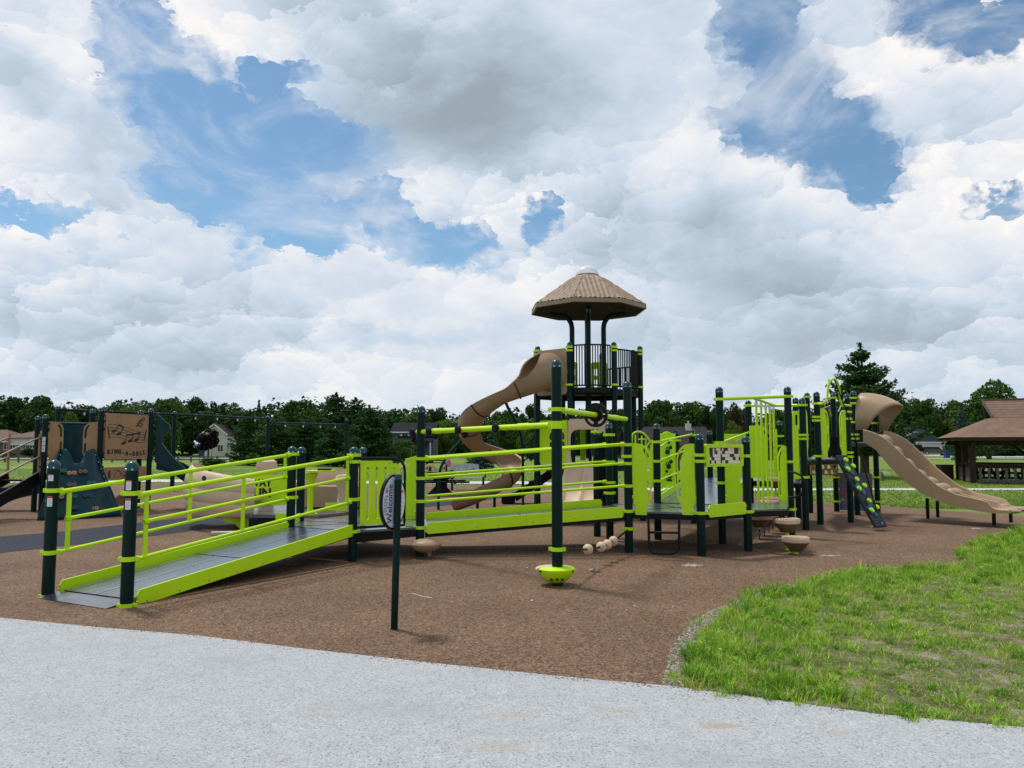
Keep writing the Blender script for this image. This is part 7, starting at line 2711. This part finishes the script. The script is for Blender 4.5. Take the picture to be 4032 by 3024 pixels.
# wooden board fence and orange cubby in the middle
fa2, fb2 = G(1730, 1789), G(1900, 1789)
f2 = thing('board_fence', 'dark brown board fence under the trees left of the spiral slide', 'fence', (fa2.x, fa2.y, 0))
for k in range(30):
    q = fa2.lerp(fb2, (k + 0.5) / 30) + Vector((0, 0.3, 0.72))
    MB().box(q, ((fb2 - fa2).length / 30 * 0.94, 0.04, 1.44 + 0.03 * (k % 2))).build('fence_board', 'old_wood', f2, 0)
P = G(1782, 1790)
P.y -= 3
cu = thing('play_cubby', 'orange wooden play cubby on the far lawn beside the board fence', 'playhouse', (P.x, P.y, 0))
MB().box(P + Vector((0, 0, 0.62)), (1.45, 0.9, 0.4)).build('wall', 'orange_wood', cu, 0)
for s in (-0.66, 0.66):
    MB().box(P + Vector((s, 0, 0.22)), (0.10, 0.8, 0.44)).build('post', 'orange_wood', cu, 0)
MB().box(P + Vector((0, 0, 0.86)), (1.6, 1.0, 0.06)).build('roof', 'orange_wood', cu, 0)
P = G(1681, 1790)
pl_ = thing('flag_pole', 'thin white pole standing right of the slate house', 'pole', (P.x, P.y, 0))
MB().tube([P, (P.x, P.y, A(1681, 1684, P.y).z)], 0.07, 8).build('pole', 'trim_white', pl_)
MB().lathe([(0, 0), (0.12, 0.06), (0.12, 0.12), (0, 0.2)], (P.x, P.y, A(1681, 1684, P.y).z - 0.05), 8).build('finial', 'trim_white', pl_)

# =================================================================== TREES
def leaf_cloud(name, centers, normals, size, mat_, aspect=1.0, droop=0.0, seed=0):
    """many small leaf faces, one quad each"""
    g = np.random.default_rng(seed)
    n = len(centers)
    a = g.normal(size=(n, 3))
    nn = normals + 0.75 * a
    nn /= np.linalg.norm(nn, axis=1, keepdims=True) + 1e-9
    b = g.normal(size=(n, 3))
    u = np.cross(nn, b)
    u /= np.linalg.norm(u, axis=1, keepdims=True) + 1e-9
    v = np.cross(nn, u)
    s = (size * g.uniform(0.55, 1.35, n))[:, None]
    u = u * s * 0.5
    v = v * s * 0.5 * aspect
    P = np.stack([centers - u * 0.9 - v * 0.2, centers + v * -1.0 + u * 0.15, centers + u * 1.0 + v * 0.1, centers + v * 1.0 - u * 0.1], axis=1).reshape(-1, 3)
    me = bpy.data.meshes.new(name)
    me.vertices.add(4 * n)
    me.vertices.foreach_set('co', P.astype(np.float32).ravel())
    me.loops.add(4 * n)
    me.loops.foreach_set('vertex_index', np.arange(4 * n, dtype=np.int32))
    me.polygons.add(n)
    me.polygons.foreach_set('loop_start', np.arange(0, 4 * n, 4, dtype=np.int32))
    me.update(calc_edges=True)
    me.materials.append(M[mat_])
    return me


def broad_crown(name, mat_, n, seed, lobes=16, leaf=0.055, squash=1.0, spread=1.0):
    """unit crown: about 1 high (z 0..1), half-width about 0.5; uneven lobes with gaps between"""
    g = np.random.default_rng(seed)
    cs, rs = [], []
    for k in range(lobes):
        z = g.uniform(0.10, 0.88)
        wz = math.sin(math.pi * min(1, (z * 0.80 + 0.16))) ** 0.8
        a = g.uniform(0, 2 * math.pi)
        rr = 0.36 * wz * math.sqrt(g.uniform(0.05, 1)) * spread
        cs.append((rr * math.cos(a), rr * math.sin(a), z))
        rs.append(g.uniform(0.08, 0.20) * (0.7 + 0.5 * wz))
    cs, rs = np.array(cs), np.array(rs)
    idx = g.choice(lobes, n, p=rs ** 2 / np.sum(rs ** 2))
    d = g.normal(size=(n, 3))
    d /= np.linalg.norm(d, axis=1, keepdims=True)
    # small sprays on the lobes break their outline
    spray = 1.0 + 0.13 * np.sin(d[:, 0] * 9 + idx) * np.sin(d[:, 1] * 8 + idx * 2) * np.sin(d[:, 2] * 7 + idx * 3)
    rad = rs[idx] * spray * g.uniform(0.30, 1.0, n) ** 0.35
    c = cs[idx] + d * rad[:, None] * np.array([1, 1, 0.85])
    c[:, 2] = np.clip(c[:, 2], -0.02, 1.05)
    nrm = d * 0.8 + np.array([0, 0, 0.5])
    return leaf_cloud(name, c, nrm, leaf, mat_, 0.75, seed=seed + 1)


def conifer_crown(name, mat_, n, seed, levels=15, leaf=0.05, rmax=0.30, ragged=0.35, droop=0.25, power=0.85):
    """unit conifer 1 high: whorls of branches, each a fringe of needle sprays"""
    g = np.random.default_rng(seed)
    cen, nor = [], []
    tot = 0
    br = []
    for L in range(levels):
        t = (L + g.uniform(-0.3, 0.3)) / levels
        z = 0.03 + 0.92 * max(0, t)
        rl = rmax * (1 - max(0, t)) ** power + 0.02
        nb = 11 - int(4 * t)
        a0 = g.uniform(0, 6.28)
        for b in range(nb):
            br.append((z + g.uniform(-0.025, 0.025), rl * g.uniform(1 - ragged, 1.0 + ragged * 0.35), a0 + b * 2 * math.pi / nb + g.uniform(-0.25, 0.25)))
    wts = np.array([b[1] for b in br])
    wts = wts / wts.sum()
    idx = g.choice(len(br), n, p=wts)
    t = g.uniform(0.0, 1.0, n) ** 0.65
    z0 = np.array([b[0] for b in br])[idx]
    rl = np.array([b[1] for b in br])[idx]
    aa = np.array([b[2] for b in br])[idx]
    side = g.normal(0, 0.16, n) * rl * (0.5 + 0.5 * t) + g.normal(0, 0.006, n)
    r = rl * t
    z = z0 + rl * (0.10 * t - droop * t ** 2 + 0.12 * t ** 4) + g.normal(0, 0.011, n)
    c = np.stack([r * np.cos(aa) - side * np.sin(aa), r * np.sin(aa) + side * np.cos(aa), z], axis=1)
    nn = np.stack([np.cos(aa) * 0.3, np.sin(aa) * 0.3, np.ones(n)], axis=1)
    top = np.stack([g.normal(0, 0.008, 60), g.normal(0, 0.008, 60), g.uniform(0.93, 1.0, 60)], axis=1)
    c = np.concatenate([c, top])
    nn = np.concatenate([nn, np.tile([0.0, 0.4, 0.6], (60, 1))])
    return leaf_cloud(name, c, nn, leaf, mat_, 0.45, seed=seed + 1)


def trunk_mesh(name, h, r, seed, limbs=5):
    g = random.Random(seed)
    mb = MB()
    pts = [Vector((0, 0, -0.05)), Vector((g.uniform(-.02, .02) * h, 0, h * 0.3)), Vector((g.uniform(-.03, .03) * h, g.uniform(-.02, .02) * h, h * 0.62)), Vector((g.uniform(-.03, .03) * h, 0, h * 0.92))]
    mb.tube(pts, [r * 1.25, r, r * 0.65, r * 0.15], 8)
    for k in range(limbs):
        a = g.uniform(0, 6.28)
        z = h * g.uniform(0.25, 0.6)
        L = h * g.uniform(0.16, 0.30)
        mb.tube([Vector((0, 0, z)), Vector((math.cos(a) * L * 0.6, math.sin(a) * L * 0.6, z + L * 0.5)), Vector((math.cos(a) * L, math.sin(a) * L, z + L))], [r * 0.45, r * 0.3, r * 0.1], 6)
    return mb.mesh(name, 'bark')


CR = {}


def crown(kind, var):
    key = (kind, var)
    if key not in CR:
        s = 100 + 13 * var + sum(map(ord, kind))
        if kind.startswith('leaf'):
            CR[key] = broad_crown('crown', kind, 8500, s, lobes=20 + 4 * var, leaf=0.048)
        elif kind == 'needle':
            CR[key] = conifer_crown('crown', 'needle', 7000, s, rmax=0.27)
        elif kind == 'ever':
            CR[key] = conifer_crown('crown', 'needle', 9000, s, levels=18, rmax=0.40, ragged=0.35, leaf=0.05, droop=0.0, power=0.5)
        elif kind == 'blue':
            CR[key] = conifer_crown('crown', 'leaf_blue', 6000, s, rmax=0.30, ragged=0.15, leaf=0.05)
    return CR[key]


trunks = [trunk_mesh('trunk', 1.0, 0.028, 40 + k) for k in range(3)]


def tree(px, top, hw_px, Y, kind, var, name, label, group=None, base=0.06, squash=1.0, dx=0):
    """px: image column of the axis; top: image row of the top; hw_px: half-width in image px; all at distance Y"""
    q = A(px, top, Y)
    h = q.z
    w = 2 * hw_px * Y / FOC
    t_ = thing(name, label, 'tree', (q.x, Y, 0), group)
    rr = random.Random(px * 7 + top)
    cm = bpy.data.objects.new('crown', crown(kind, var))
    C.objects.link(cm)
    cm.parent = t_
    hb = h * base
    cm.location = (0, 0, hb)
    k = 0.96 if kind.startswith('leaf') else (0.60 if kind == 'blue' else (0.80 if kind == 'ever' else 0.55))
    cm.scale = (w / k, w / k, (h - hb) / 1.0)
    cm.rotation_euler = (0, 0, rr.uniform(0, 6.28))
    tk = bpy.data.objects.new('trunk', trunks[(px + top) % 3])
    C.objects.link(tk)
    tk.parent = t_
    tk.scale = (h * 0.9, h * 0.9, h * 0.92)
    return t_


def shrub(px, top, hw_px, Y, kind, var, label, name='shrub'):
    t_ = tree(px, top, hw_px, Y, kind, var, name, label, None, base=0.0)
    t_['category'] = 'shrub'
    return t_


# the wood behind the houses: one far mass
g = np.random.default_rng(77)
cen, nor = [], []
prof_x = [-900, -300, 0, 150, 330, 480, 650, 800, 950, 1050, 1200, 1330, 1450, 1600, 1750, 1900, 2050, 2200, 2400, 2560, 2700, 2800, 2900, 3050, 3200, 3400, 3600, 3750, 3900, 4032, 4500, 5200]
prof_y = [1560, 1550, 1552, 1560, 1588, 1572, 1556, 1572, 1588, 1580, 1566, 1575, 1585, 1592, 1600, 1602, 1602, 1600, 1605, 1570, 1578, 1590, 1598, 1600, 1590, 1580, 1560, 1572, 1535, 1560, 1560, 1560]
nb = 640
for k in range(nb):
    px = g.uniform(-900, 5200)
    Y = g.uniform(122, 150) if not 3520 < px < 3780 else g.uniform(170, 182)
    topy = np.interp(px, prof_x, prof_y) + 16 + g.uniform(0, 34)
    c = A(px, topy, Y)
    R_ = g.uniform(1.8, 3.2)
    zc = g.uniform(0.35, 1.0) ** 0.6 * (c.z - R_ * 0.6)
    cen.append((c.x, Y, max(1.2, zc), R_))
for k in range(260):
    px = g.uniform(-900, 5200)
    Y = g.uniform(126, 140) if not 3560 < px < 3750 else g.uniform(168, 178)
    cen.append((A(px, 1757, Y).x, Y, g.uniform(0.2, 1.8), g.uniform(1.4, 2.4)))
cen = np.array(cen)
nb = len(cen)
n = 125000
idx = g.integers(0, nb, n)
d = g.normal(size=(n, 3))
d /= np.linalg.norm(d, axis=1, keepdims=True)
d[:, 1] = -np.abs(d[:, 1]) * np.where(g.uniform(size=n) < 0.8, 1, -1)
rad = cen[idx, 3] * g.uniform(0.5, 1.0, n) ** 0.4 * (1 + 0.14 * np.sin(d[:, 0] * 8 + idx) * np.sin(d[:, 2] * 7 + idx * 2))
pts = cen[idx, :3] + d * rad[:, None]
pts[:, 2] = np.maximum(pts[:, 2], 0.1)
wood = bpy.data.objects.new('far_wood', leaf_cloud('far_wood', pts, d + np.array([0, 0, 0.5]), 0.72, 'leaf_dark', 0.8, seed=5))
C.objects.link(wood)
tagp(wood, 'dark broadleaf wood closing the view behind the houses', None, None, 'stuff')

TL = [
    (55, 1546, 95, 100, 'leaf_dark', 0, 'tall dark tree at the far left above the brick house roof'),
    (165, 1550, 85, 98, 'leaf_mid', 1, 'tall mid green tree right above the left end of the swing frame'),
    (272, 1618, 48, 84, 'leaf_light', 0, 'small yellow-green tree seen over the curved top of the climbing wall'),
    (345, 1584, 75, 108, 'leaf_dark', 2, 'dark tree behind the climbing wall, lower than its neighbours'),
    (455, 1574, 80, 96, 'leaf_mid', 0, 'tree whose crown rises over the music panel'),
    (520, 1590, 65, 90, 'leaf_light', 1, 'yellowish tree directly behind the music panel'),
    (655, 1546, 85, 100, 'leaf_mid', 2, 'large pale topped tree right of the music panel'),
    (760, 1566, 75, 106, 'leaf_dark', 1, 'dark tree rising behind the white gabled house'),
    (860, 1566, 70, 110, 'leaf_dark', 0, 'dark tree just right of the white gable'),
    (935, 1588, 60, 92, 'leaf_light', 2, 'lighter green tree between white gable and evergreen mass'),
    (1180, 1566, 110, 98, 'leaf_mid', 1, 'broad dome-topped tree above the right half of the swing frame'),
    (1645, 1610, 75, 100, 'leaf_mid', 2, 'tree behind the tall post where the bridge begins'),
    (1745, 1650, 62, 84, 'leaf_light', 1, 'bright green round tree left of the spiral slide'),
    (1720, 1598, 60, 112, 'leaf_dark', 2, 'narrow dark tree behind the round bright tree'),
    (1840, 1616, 80, 104, 'leaf_mid', 0, 'tree behind the left turn of the spiral slide'),
    (1980, 1610, 80, 96, 'leaf_mid', 1, 'tree seen under the upper run of the spiral slide'),
    (2090, 1645, 55, 86, 'leaf_light', 0, 'yellow-green tree between the spiral slide and tower'),
    (2090, 1592, 60, 116, 'leaf_dark', 1, 'dark tree top just left of the tower posts'),
    (2430, 1592, 60, 100, 'leaf_mid', 2, 'tree seen through the legs of the tower, right side'),
    (2320, 1598, 70, 106, 'leaf_mid', 0, 'tree directly behind the tower legs'),
    (2600, 1566, 90, 88, 'leaf_mid', 1, 'wide grey-green tree above the brown roof, right of the tower'),
    (2700, 1560, 85, 90, 'leaf_mid', 2, 'wide tree above the chimney'),
    (2800, 1586, 70, 92, 'leaf_dark', 0, 'dark green tree left of the tall overhead-bar post'),
    (2878, 1582, 55, 104, 'leaf_mid', 0, 'tree seen between the tall overhead-bar post and hanging poles'),
    (2915, 1588, 48, 90, 'leaf_red', 0, 'brownish leaved tree behind the hanging poles'),
    (2900, 1660, 50, 78, 'leaf_light', 2, 'light rounded bush-like tree below the brownish tree'),
    (3060, 1605, 90, 100, 'leaf_mid', 1, 'tree behind the overhead bars and hanging poles'),
    (3560, 1580, 70, 90, 'leaf_dark', 1, 'dark tree right beside the big pine'),
    (3640, 1548, 75, 108, 'leaf_mid', 2, 'mid green tree with airy top between pine and pavilion'),
    (3745, 1572, 75, 104, 'leaf_light', 0, 'pale sparse topped tree above the litter bin'),
    (3880, 1494, 130, 98, 'leaf_mid', 0, 'tallest broad tree rising over the pavilion roof'),
    (4040, 1556, 90, 106, 'leaf_dark', 2, 'dark tree at the right edge above the roof ridge'),
    (3260, 1600, 110, 104, 'leaf_dark', 0, 'dark tree behind the lime hoop'),
]
for (px, top, hw, Y, kind, var, lab) in TL:
    # trees that stand behind a house go beyond it
    for h0_, h1_, hy in ((-150, 150, 122), (790, 900, 129), (1540, 1720, 114), (2480, 2800, 106), (3585, 3730, 166)):
        if px + hw > h0_ and px - hw < h1_ and Y < hy:
            Y = hy + (px % 7)
    tree(px, top, hw, Y, kind, var, 'broadleaf_tree', lab, None)
tree(1020, 1576, 40, 108, 'needle', 0, 'pine_tree', 'spiky pine top left of the broad dome-topped tree')
tree(1325, 1545, 115, 84, 'ever', 1, 'pine_tree', 'taller of the twin pointed pines over the swing frame', base=0.05)
tree(1400, 1566, 105, 86, 'ever', 0, 'pine_tree', 'lower of the twin pointed pines, on the right', base=0.05)
# the dense evergreen stand right behind the swings
tree(985, 1612, 85, 66, 'ever', 2, 'evergreen_tree', 'dense dark evergreen at the left of the stand behind the swings', base=0.0)
tree(1085, 1632, 110, 64, 'ever', 1, 'evergreen_tree', 'dense dark evergreen in the middle of the stand behind the swings', base=0.0)
tree(1200, 1640, 110, 66, 'ever', 0, 'evergreen_tree', 'dense dark evergreen behind the last bay of the swings', base=0.0)
tree(1455, 1596, 115, 58, 'ever', 2, 'evergreen_tree', 'big dark evergreen between swing frame and bridge post', base=0.0)
tree(1320, 1670, 95, 62, 'ever', 1, 'evergreen_tree', 'low dark evergreen right of the farthest swing post', base=0.0)
tree(823, 1678, 50, 108, 'leaf_plum', 0, 'plum_tree', 'dark purple plum tree in front of the white gabled house', base=0.2)
tree(1650, 1708, 38, 99, 'leaf_plum', 1, 'plum_tree', 'small dark purple tree beside the slate house')
tree(1935, 1692, 40, 70, 'blue', 0, 'blue_spruce', 'blue-grey spruce half hidden by the spiral slide', base=0.03)
tree(1888, 1712, 60, 52, 'blue', 1, 'blue_spruce', 'low blue spruce on the lawn under the spiral slide', base=0.0)
tree(3785, 1586, 45, 80, 'blue', 0, 'blue_spruce', 'slender blue spruce left of the pavilion gable', base=0.03)
tree(2110, 1700, 60, 62, 'leaf_dark', 1, 'broadleaf_tree', 'low dark tree behind the stair of the tower')
shrub(35, 1628, 60, 126, 'leaf_mid', 0, 'round green bush-like tree behind the brick house roof')
shrub(118, 1765, 34, 104, 'leaf_dark', 1, 'garden shrub before the brick house')
shrub(20, 1776, 40, 106, 'leaf_mid', 2, 'flowering low shrub under the brick house window')
shrub(1590, 1730, 65, 80, 'leaf_mid', 1, 'bright green shrub left of the bridge post')
shrub(1500, 1770, 60, 76, 'leaf_dark', 2, 'dark shrub behind the slotted lime panel')
shrub(755, 1738, 52, 124, 'leaf_dark', 1, 'dark shrub under the trees left of the white gabled house')
shrub(840, 1802, 55, 62, 'leaf_mid', 0, 'weedy clump of tall green stems by the rail fence')
shrub(3610, 1745, 28, 140, 'leaf_dark', 0, 'dark shrub at the corner of the garage house')
shrub(3960, 1768, 80, 110, 'leaf_dark', 1, 'dark shrub row seen through the pavilion')
shrub(2480, 1790, 60, 90, 'leaf_dark', 2, 'dark shrub in front of the long brown roofed house')
shrub(3000, 1775, 90, 92, 'leaf_mid', 2, 'hedge-like shrub behind the hanging pods')

# the big pine by the double slide
big = thing('pine_tree', 'big dark pine with ragged crown standing behind the double slide', 'tree', (0, 0, 0))
Yp = 40.0
q = A(3385, 1350, Yp)
hP = q.z
cmesh = conifer_crown('crown', 'needle', 26000, 909, levels=16, leaf=0.034, rmax=0.43, ragged=0.50, droop=-0.20)
co_ = bpy.data.objects.new('crown', cmesh)
C.objects.link(co_)
co_.parent = big
co_.location = (0, 0, hP * 0.16)
co_.scale = (hP * 0.95, hP * 0.95, hP * 0.84)
tk = bpy.data.objects.new('trunk', trunk_mesh('trunk', 1.0, 0.036, 77, 2))
C.objects.link(tk)
tk.parent = big
tk.scale = (hP * 0.8, hP * 0.8, hP)
big.location = (q.x, Yp, 0)

# =================================================================== GRASS
def pip(P, poly):
    x, y = P[:, 0], P[:, 1]
    ins = np.zeros(len(P), bool)
    n = len(poly)
    for i in range(n):
        x0, y0 = poly[i][0], poly[i][1]
        x1, y1 = poly[(i + 1) % n][0], poly[(i + 1) % n][1]
        c = ((y0 > y) != (y1 > y)) & (x < (x1 - x0) * (y - y0) / (y1 - y0 + 1e-12) + x0)
        ins ^= c
    return ins


def field(x, y, s, ph):
    return (np.sin(x * s + ph) * np.cos(y * s * 1.1 + ph * 2) + 0.6 * np.sin(x * s * 2.3 + y * s * 1.7 + ph * 3) + 0.4 * np.cos(x * s * 4.1 - y * s * 3.3 + ph)) / 2.0


def blades(name, P, hgt, wid, mat_, seed, bend=0.5, ang=None, reach=None):
    g = np.random.default_rng(seed)
    n = len(P)
    a = g.uniform(0, 2 * np.pi, n)
    wd = np.stack([np.cos(a), np.sin(a), np.zeros(n)], 1) * (wid * g.uniform(0.6, 1.3, n))[:, None] * 0.5
    b = g.uniform(0, 2 * np.pi, n) if ang is None else ang
    bl = hgt * g.uniform(0.1, bend * 1.6, n) if reach is None else reach
    wid = np.broadcast_to(wid, (n,))
    lean_ = np.stack([np.cos(b) * bl, np.sin(b) * bl, np.zeros(n)], 1)
    up = np.stack([np.zeros(n), np.zeros(n), hgt], 1)
    base = np.concatenate([P, np.zeros((n, 1))], 1) if P.shape[1] == 2 else P
    v0, v1 = base - wd, base + wd
    mid = base + up * 0.58 + lean_ * 0.38
    v2, v3 = mid - wd * 0.8, mid + wd * 0.8
    tip = base + up * (1 - 0.25 * np.minimum(1.6, bl / hgt)[:, None]) + lean_
    V = np.stack([v0, v1, v3, v2, tip], 1).reshape(-1, 3)
    k = np.arange(n)[:, None] * 5
    quads = k + np.array([[0, 1, 2, 3]])
    tris = k + np.array([[3, 2, 4]])
    me = bpy.data.meshes.new(name)
    me.vertices.add(5 * n)
    me.vertices.foreach_set('co', V.astype(np.float32).ravel())
    loops = np.concatenate([quads, tris], 1).ravel().astype(np.int32)
    me.loops.add(7 * n)
    me.loops.foreach_set('vertex_index', loops)
    me.polygons.add(2 * n)
    st_ = (np.arange(n)[:, None] * 7 + np.array([[0, 4]])).ravel().astype(np.int32)
    me.polygons.foreach_set('loop_start', st_)
    me.update(calc_edges=True)
    me.materials.append(M[mat_])
    o = bpy.data.objects.new(name, me)
    C.objects.link(o)
    return o


bedp = [(p.x, p.y) for p in bed]
bx_ = np.array(bedp)
lo_, hi_ = bx_.min(0), bx_.max(0)
hi_[0] = min(hi_[0], 12.5)


def scatter(n, seed):
    g = np.random.default_rng(seed)
    P = g.uniform(lo_, hi_, (n, 2))
    return P[pip(P, bedp)]


def edge_dist(P, line):
    d = np.full(len(P), 1e9)
    for i in range(len(line) - 1):
        a = np.array([line[i].x, line[i].y])
        b = np.array([line[i + 1].x, line[i + 1].y])
        ab = b - a
        t = np.clip(((P - a) @ ab) / (ab @ ab), 0, 1)
        d = np.minimum(d, np.linalg.norm(P - (a + t[:, None] * ab), axis=1))
    return d


g = np.random.default_rng(8)


def patchy(P):
    """how thickly the turf grows: bare straw patches inside, ranker growth along the rubber edge"""
    f1 = field(P[:, 0], P[:, 1], 2.3, 0.7)
    f2 = field(P[:, 0], P[:, 1], 6.1, 1.9)
    t_ = np.clip(1.1 - edge_dist(P, fr_in) / 1.1, 0, 1)
    p_ = np.clip(1 - edge_dist(P, edge[-4:] + [ext_r]) / 0.30, 0, 1)
    return np.clip(0.50 + 0.42 * f1 + 0.38 * f2 + 0.55 * t_ + 0.4 * p_, 0.02, 1), t_


# a low thin sward
P0 = scatter(330000, 3)
cov, tl = patchy(P0)
kp = g.uniform(size=len(P0)) < np.clip(cov * 1.2 + 0.10, 0, 1)
Pk, ck = P0[kp], cov[kp]
dry = g.uniform(size=len(Pk)) < np.clip(0.52 - 0.48 * ck, 0.04, 0.6)
hs = 0.018 + 0.040 * g.uniform(size=len(Pk)) ** 1.5 * (0.5 + ck)
o = blades('short_grass', Pk[~dry], hs[~dry], 0.0070, 'grass_blade', 21, 1.0)
tagp(o, 'short patchy green grass in the bed beside the path', None, None, 'stuff')
o = blades('dry_grass', Pk[dry], hs[dry] * 0.9, 0.0050, 'grass_dry', 22, 1.6)
tagp(o, 'yellowed dry grass blades among the green', None, None, 'stuff')
# clumps that spread from a centre, taller and denser near the rubber edge
cc = scatter(26000, 31)
cov, tl = patchy(cc)
kp = g.uniform(size=len(cc)) < np.clip(0.10 + 0.60 * cov * cov + 0.25 * tl, 0, 1)
cc, tl, cov = cc[kp][:9500], tl[kp][:9500], cov[kp][:9500]
cc = cc + g.normal(0, 0.07, cc.shape)


def clumps(sel, name, mat_, seed, label, hlo, hhi, nlo, nhi, wlo, whi):
    q = np.random.default_rng(seed)
    Ps, Hs, As, Rs, Ws = [], [], [], [], []
    for c, t_ in zip(cc[sel], tl[sel]):
        m_ = int(q.integers(nlo, nhi))
        a = q.uniform(0, 2 * np.pi, m_)
        r = np.abs(q.normal(0, 0.030, m_))
        top = (hlo + (hhi - hlo) * q.uniform() ** 1.8) * (0.62 + 0.75 * t_)
        Ps.append(c + np.stack([np.cos(a) * r, np.sin(a) * r], 1))
        h = top * q.uniform(0.35, 1.0, m_)
        Hs.append(h)
        As.append(a + q.normal(0, 0.5, m_))
        Rs.append(h * q.uniform(0.15, 1.25, m_))
        Ws.append(np.full(m_, q.uniform(wlo, whi)))
    o = blades(name, np.concatenate(Ps), np.concatenate(Hs), np.concatenate(Ws), mat_, seed, 1.0, np.concatenate(As), np.concatenate(Rs))
    tagp(o, label, None, None, 'stuff')


u_ = g.uniform(size=len(cc))
clumps(u_ < 0.62, 'grass_clumps', 'grass_blade', 41, 'bright yellow-green grass clumps in the bed', 0.05, 0.15, 14, 34, 0.006, 0.011)
clumps((u_ >= 0.62) & (u_ < 0.82), 'grass_tufts', 'grass_deep', 42, 'darker green grass tufts in the bed', 0.06, 0.19, 16, 44, 0.005, 0.009)
clumps(u_ >= 0.82, 'straw_clumps', 'grass_dry', 43, 'pale yellow grass clumps in the bed', 0.05, 0.13, 10, 26, 0.004, 0.008)
# cut straw lying flat on the bare patches
ps = scatter(60000, 61)
cov, tl = patchy(ps)
ps = ps[(cov < 0.50) | (g.uniform(size=len(ps)) < 0.10)][:14000]
mat_n = len(ps)
o = blades('loose_straw', ps, g.uniform(0.004, 0.016, mat_n), 0.0045, 'straw', 62, 1.0, None, g.uniform(0.03, 0.13, mat_n))
tagp(o, 'pale cut straw lying on the thin turf', None, None, 'stuff')
# crumbs of rubber, soil and grass washed on to the edge of the path
ed_pts = []
for k in range(520):
    f = g.uniform(0, len(edge) - 1.001)
    a_, b_ = edge[int(f)], edge[int(f) + 1]
    q_ = a_.lerp(b_, f - int(f))
    d_ = (b_ - a_).normalized()
    n_ = Vector((d_.y, -d_.x, 0))
    q_ = q_ + n_ * abs(float(g.normal(0, 0.05)))
    ed_pts.append((q_.x, q_.y))
mb = MB()
for x, y in ed_pts:
    s_ = float(g.uniform(0.002, 0.0075))
    mb.add([(x - s_, y, 0.0065), (x, y - s_ * 0.7, 0.0065), (x + s_, y, 0.0065), (x, y + s_ * 0.7, 0.0065), (x, y, 0.0065 + s_ * 0.9)], [(0, 1, 4), (1, 2, 4), (2, 3, 4), (3, 0, 4)])
mb.build('rubber_crumbs', 'grip_brown', None, 0, kind='stuff')
# clover-like broad leaves close to the edge
lc = scatter(60000, 55)
lc = lc[(edge_dist(lc, fr_in) < 0.5) & (field(lc[:, 0], lc[:, 1], 3.3, 2.2) > 0.25)][:3500]
if len(lc):
    cc3 = np.concatenate([lc, g.uniform(0.02, 0.09, (len(lc), 1))], 1)
    o = bpy.data.objects.new('clover', leaf_cloud('clover', cc3, np.tile([0.0, -0.1, 1.0], (len(lc), 1)), 0.028, 'grass_blade', 1.0, seed=3))
    C.objects.link(o)
    tagp(o, 'broad leaved weeds along the edge of the grass', None, None, 'stuff')
# mown lawn beyond: short blades on the nearer strip so that it does not look like a painted sheet
n = 90000
g = np.random.default_rng(91)
Yl_ = 20 + 34 * g.uniform(size=n) ** 1.6
Xl = g.uniform(-0.75, 0.80, n) * Yl_
Pl = np.stack([Xl, Yl_], 1)
rubp = [(p[0], p[1]) for p in rubber]
ok = ~pip(Pl, rubp)
for poly in (cw, [(5, 27.6), (12, 28.3), (40, 28.6), (40, 29.8), (12, 29.5), (5, 30)], [(-4, 55), (12, 50), (12, 51.5), (-4, 56.5)]):
    ok &= ~pip(Pl, poly)
Pl = Pl[ok]
o = blades('mown_grass', Pl, g.uniform(0.03, 0.07, len(Pl)), 0.03, 'lawn_blade', 92, 0.8) if 'lawn_blade' in M else None
if o:
    tagp(o, 'short mown grass on the park lawn', None, None, 'stuff')
# sandy crumbs and pale pebbles on the gritty fringe
n = 900
frp = [(p.x, p.y) for p in fr_out + fr_in[::-1]]
fx = np.array(frp)
Pf = g.uniform(fx.min(0), fx.max(0), (60000, 2))
Pf = Pf[pip(Pf, frp)][:1400]
mb = MB()
for i, (x, y) in enumerate(Pf):
    s = float(g.uniform(0.004, 0.013))
    mb.add([(x - s, y, 0.005), (x, y - s * 0.7, 0.005), (x + s, y, 0.005), (x, y + s * 0.7, 0.005), (x, y, 0.005 + s * 0.8)], [(0, 1, 4), (1, 2, 4), (2, 3, 4), (3, 0, 4)])
mb.build('pebbles', 'kerb', None, 0, kind='stuff')
# sparse blades creeping over the fringe
Pf2 = Pf[::3]
o = blades('edge_grass', Pf2 + g.normal(0, 0.02, Pf2.shape), g.uniform(0.02, 0.07, len(Pf2)), 0.005, 'grass_blade', 95, 0.9)
tagp(o, 'thin grass creeping over the gritty fringe', None, None, 'stuff')
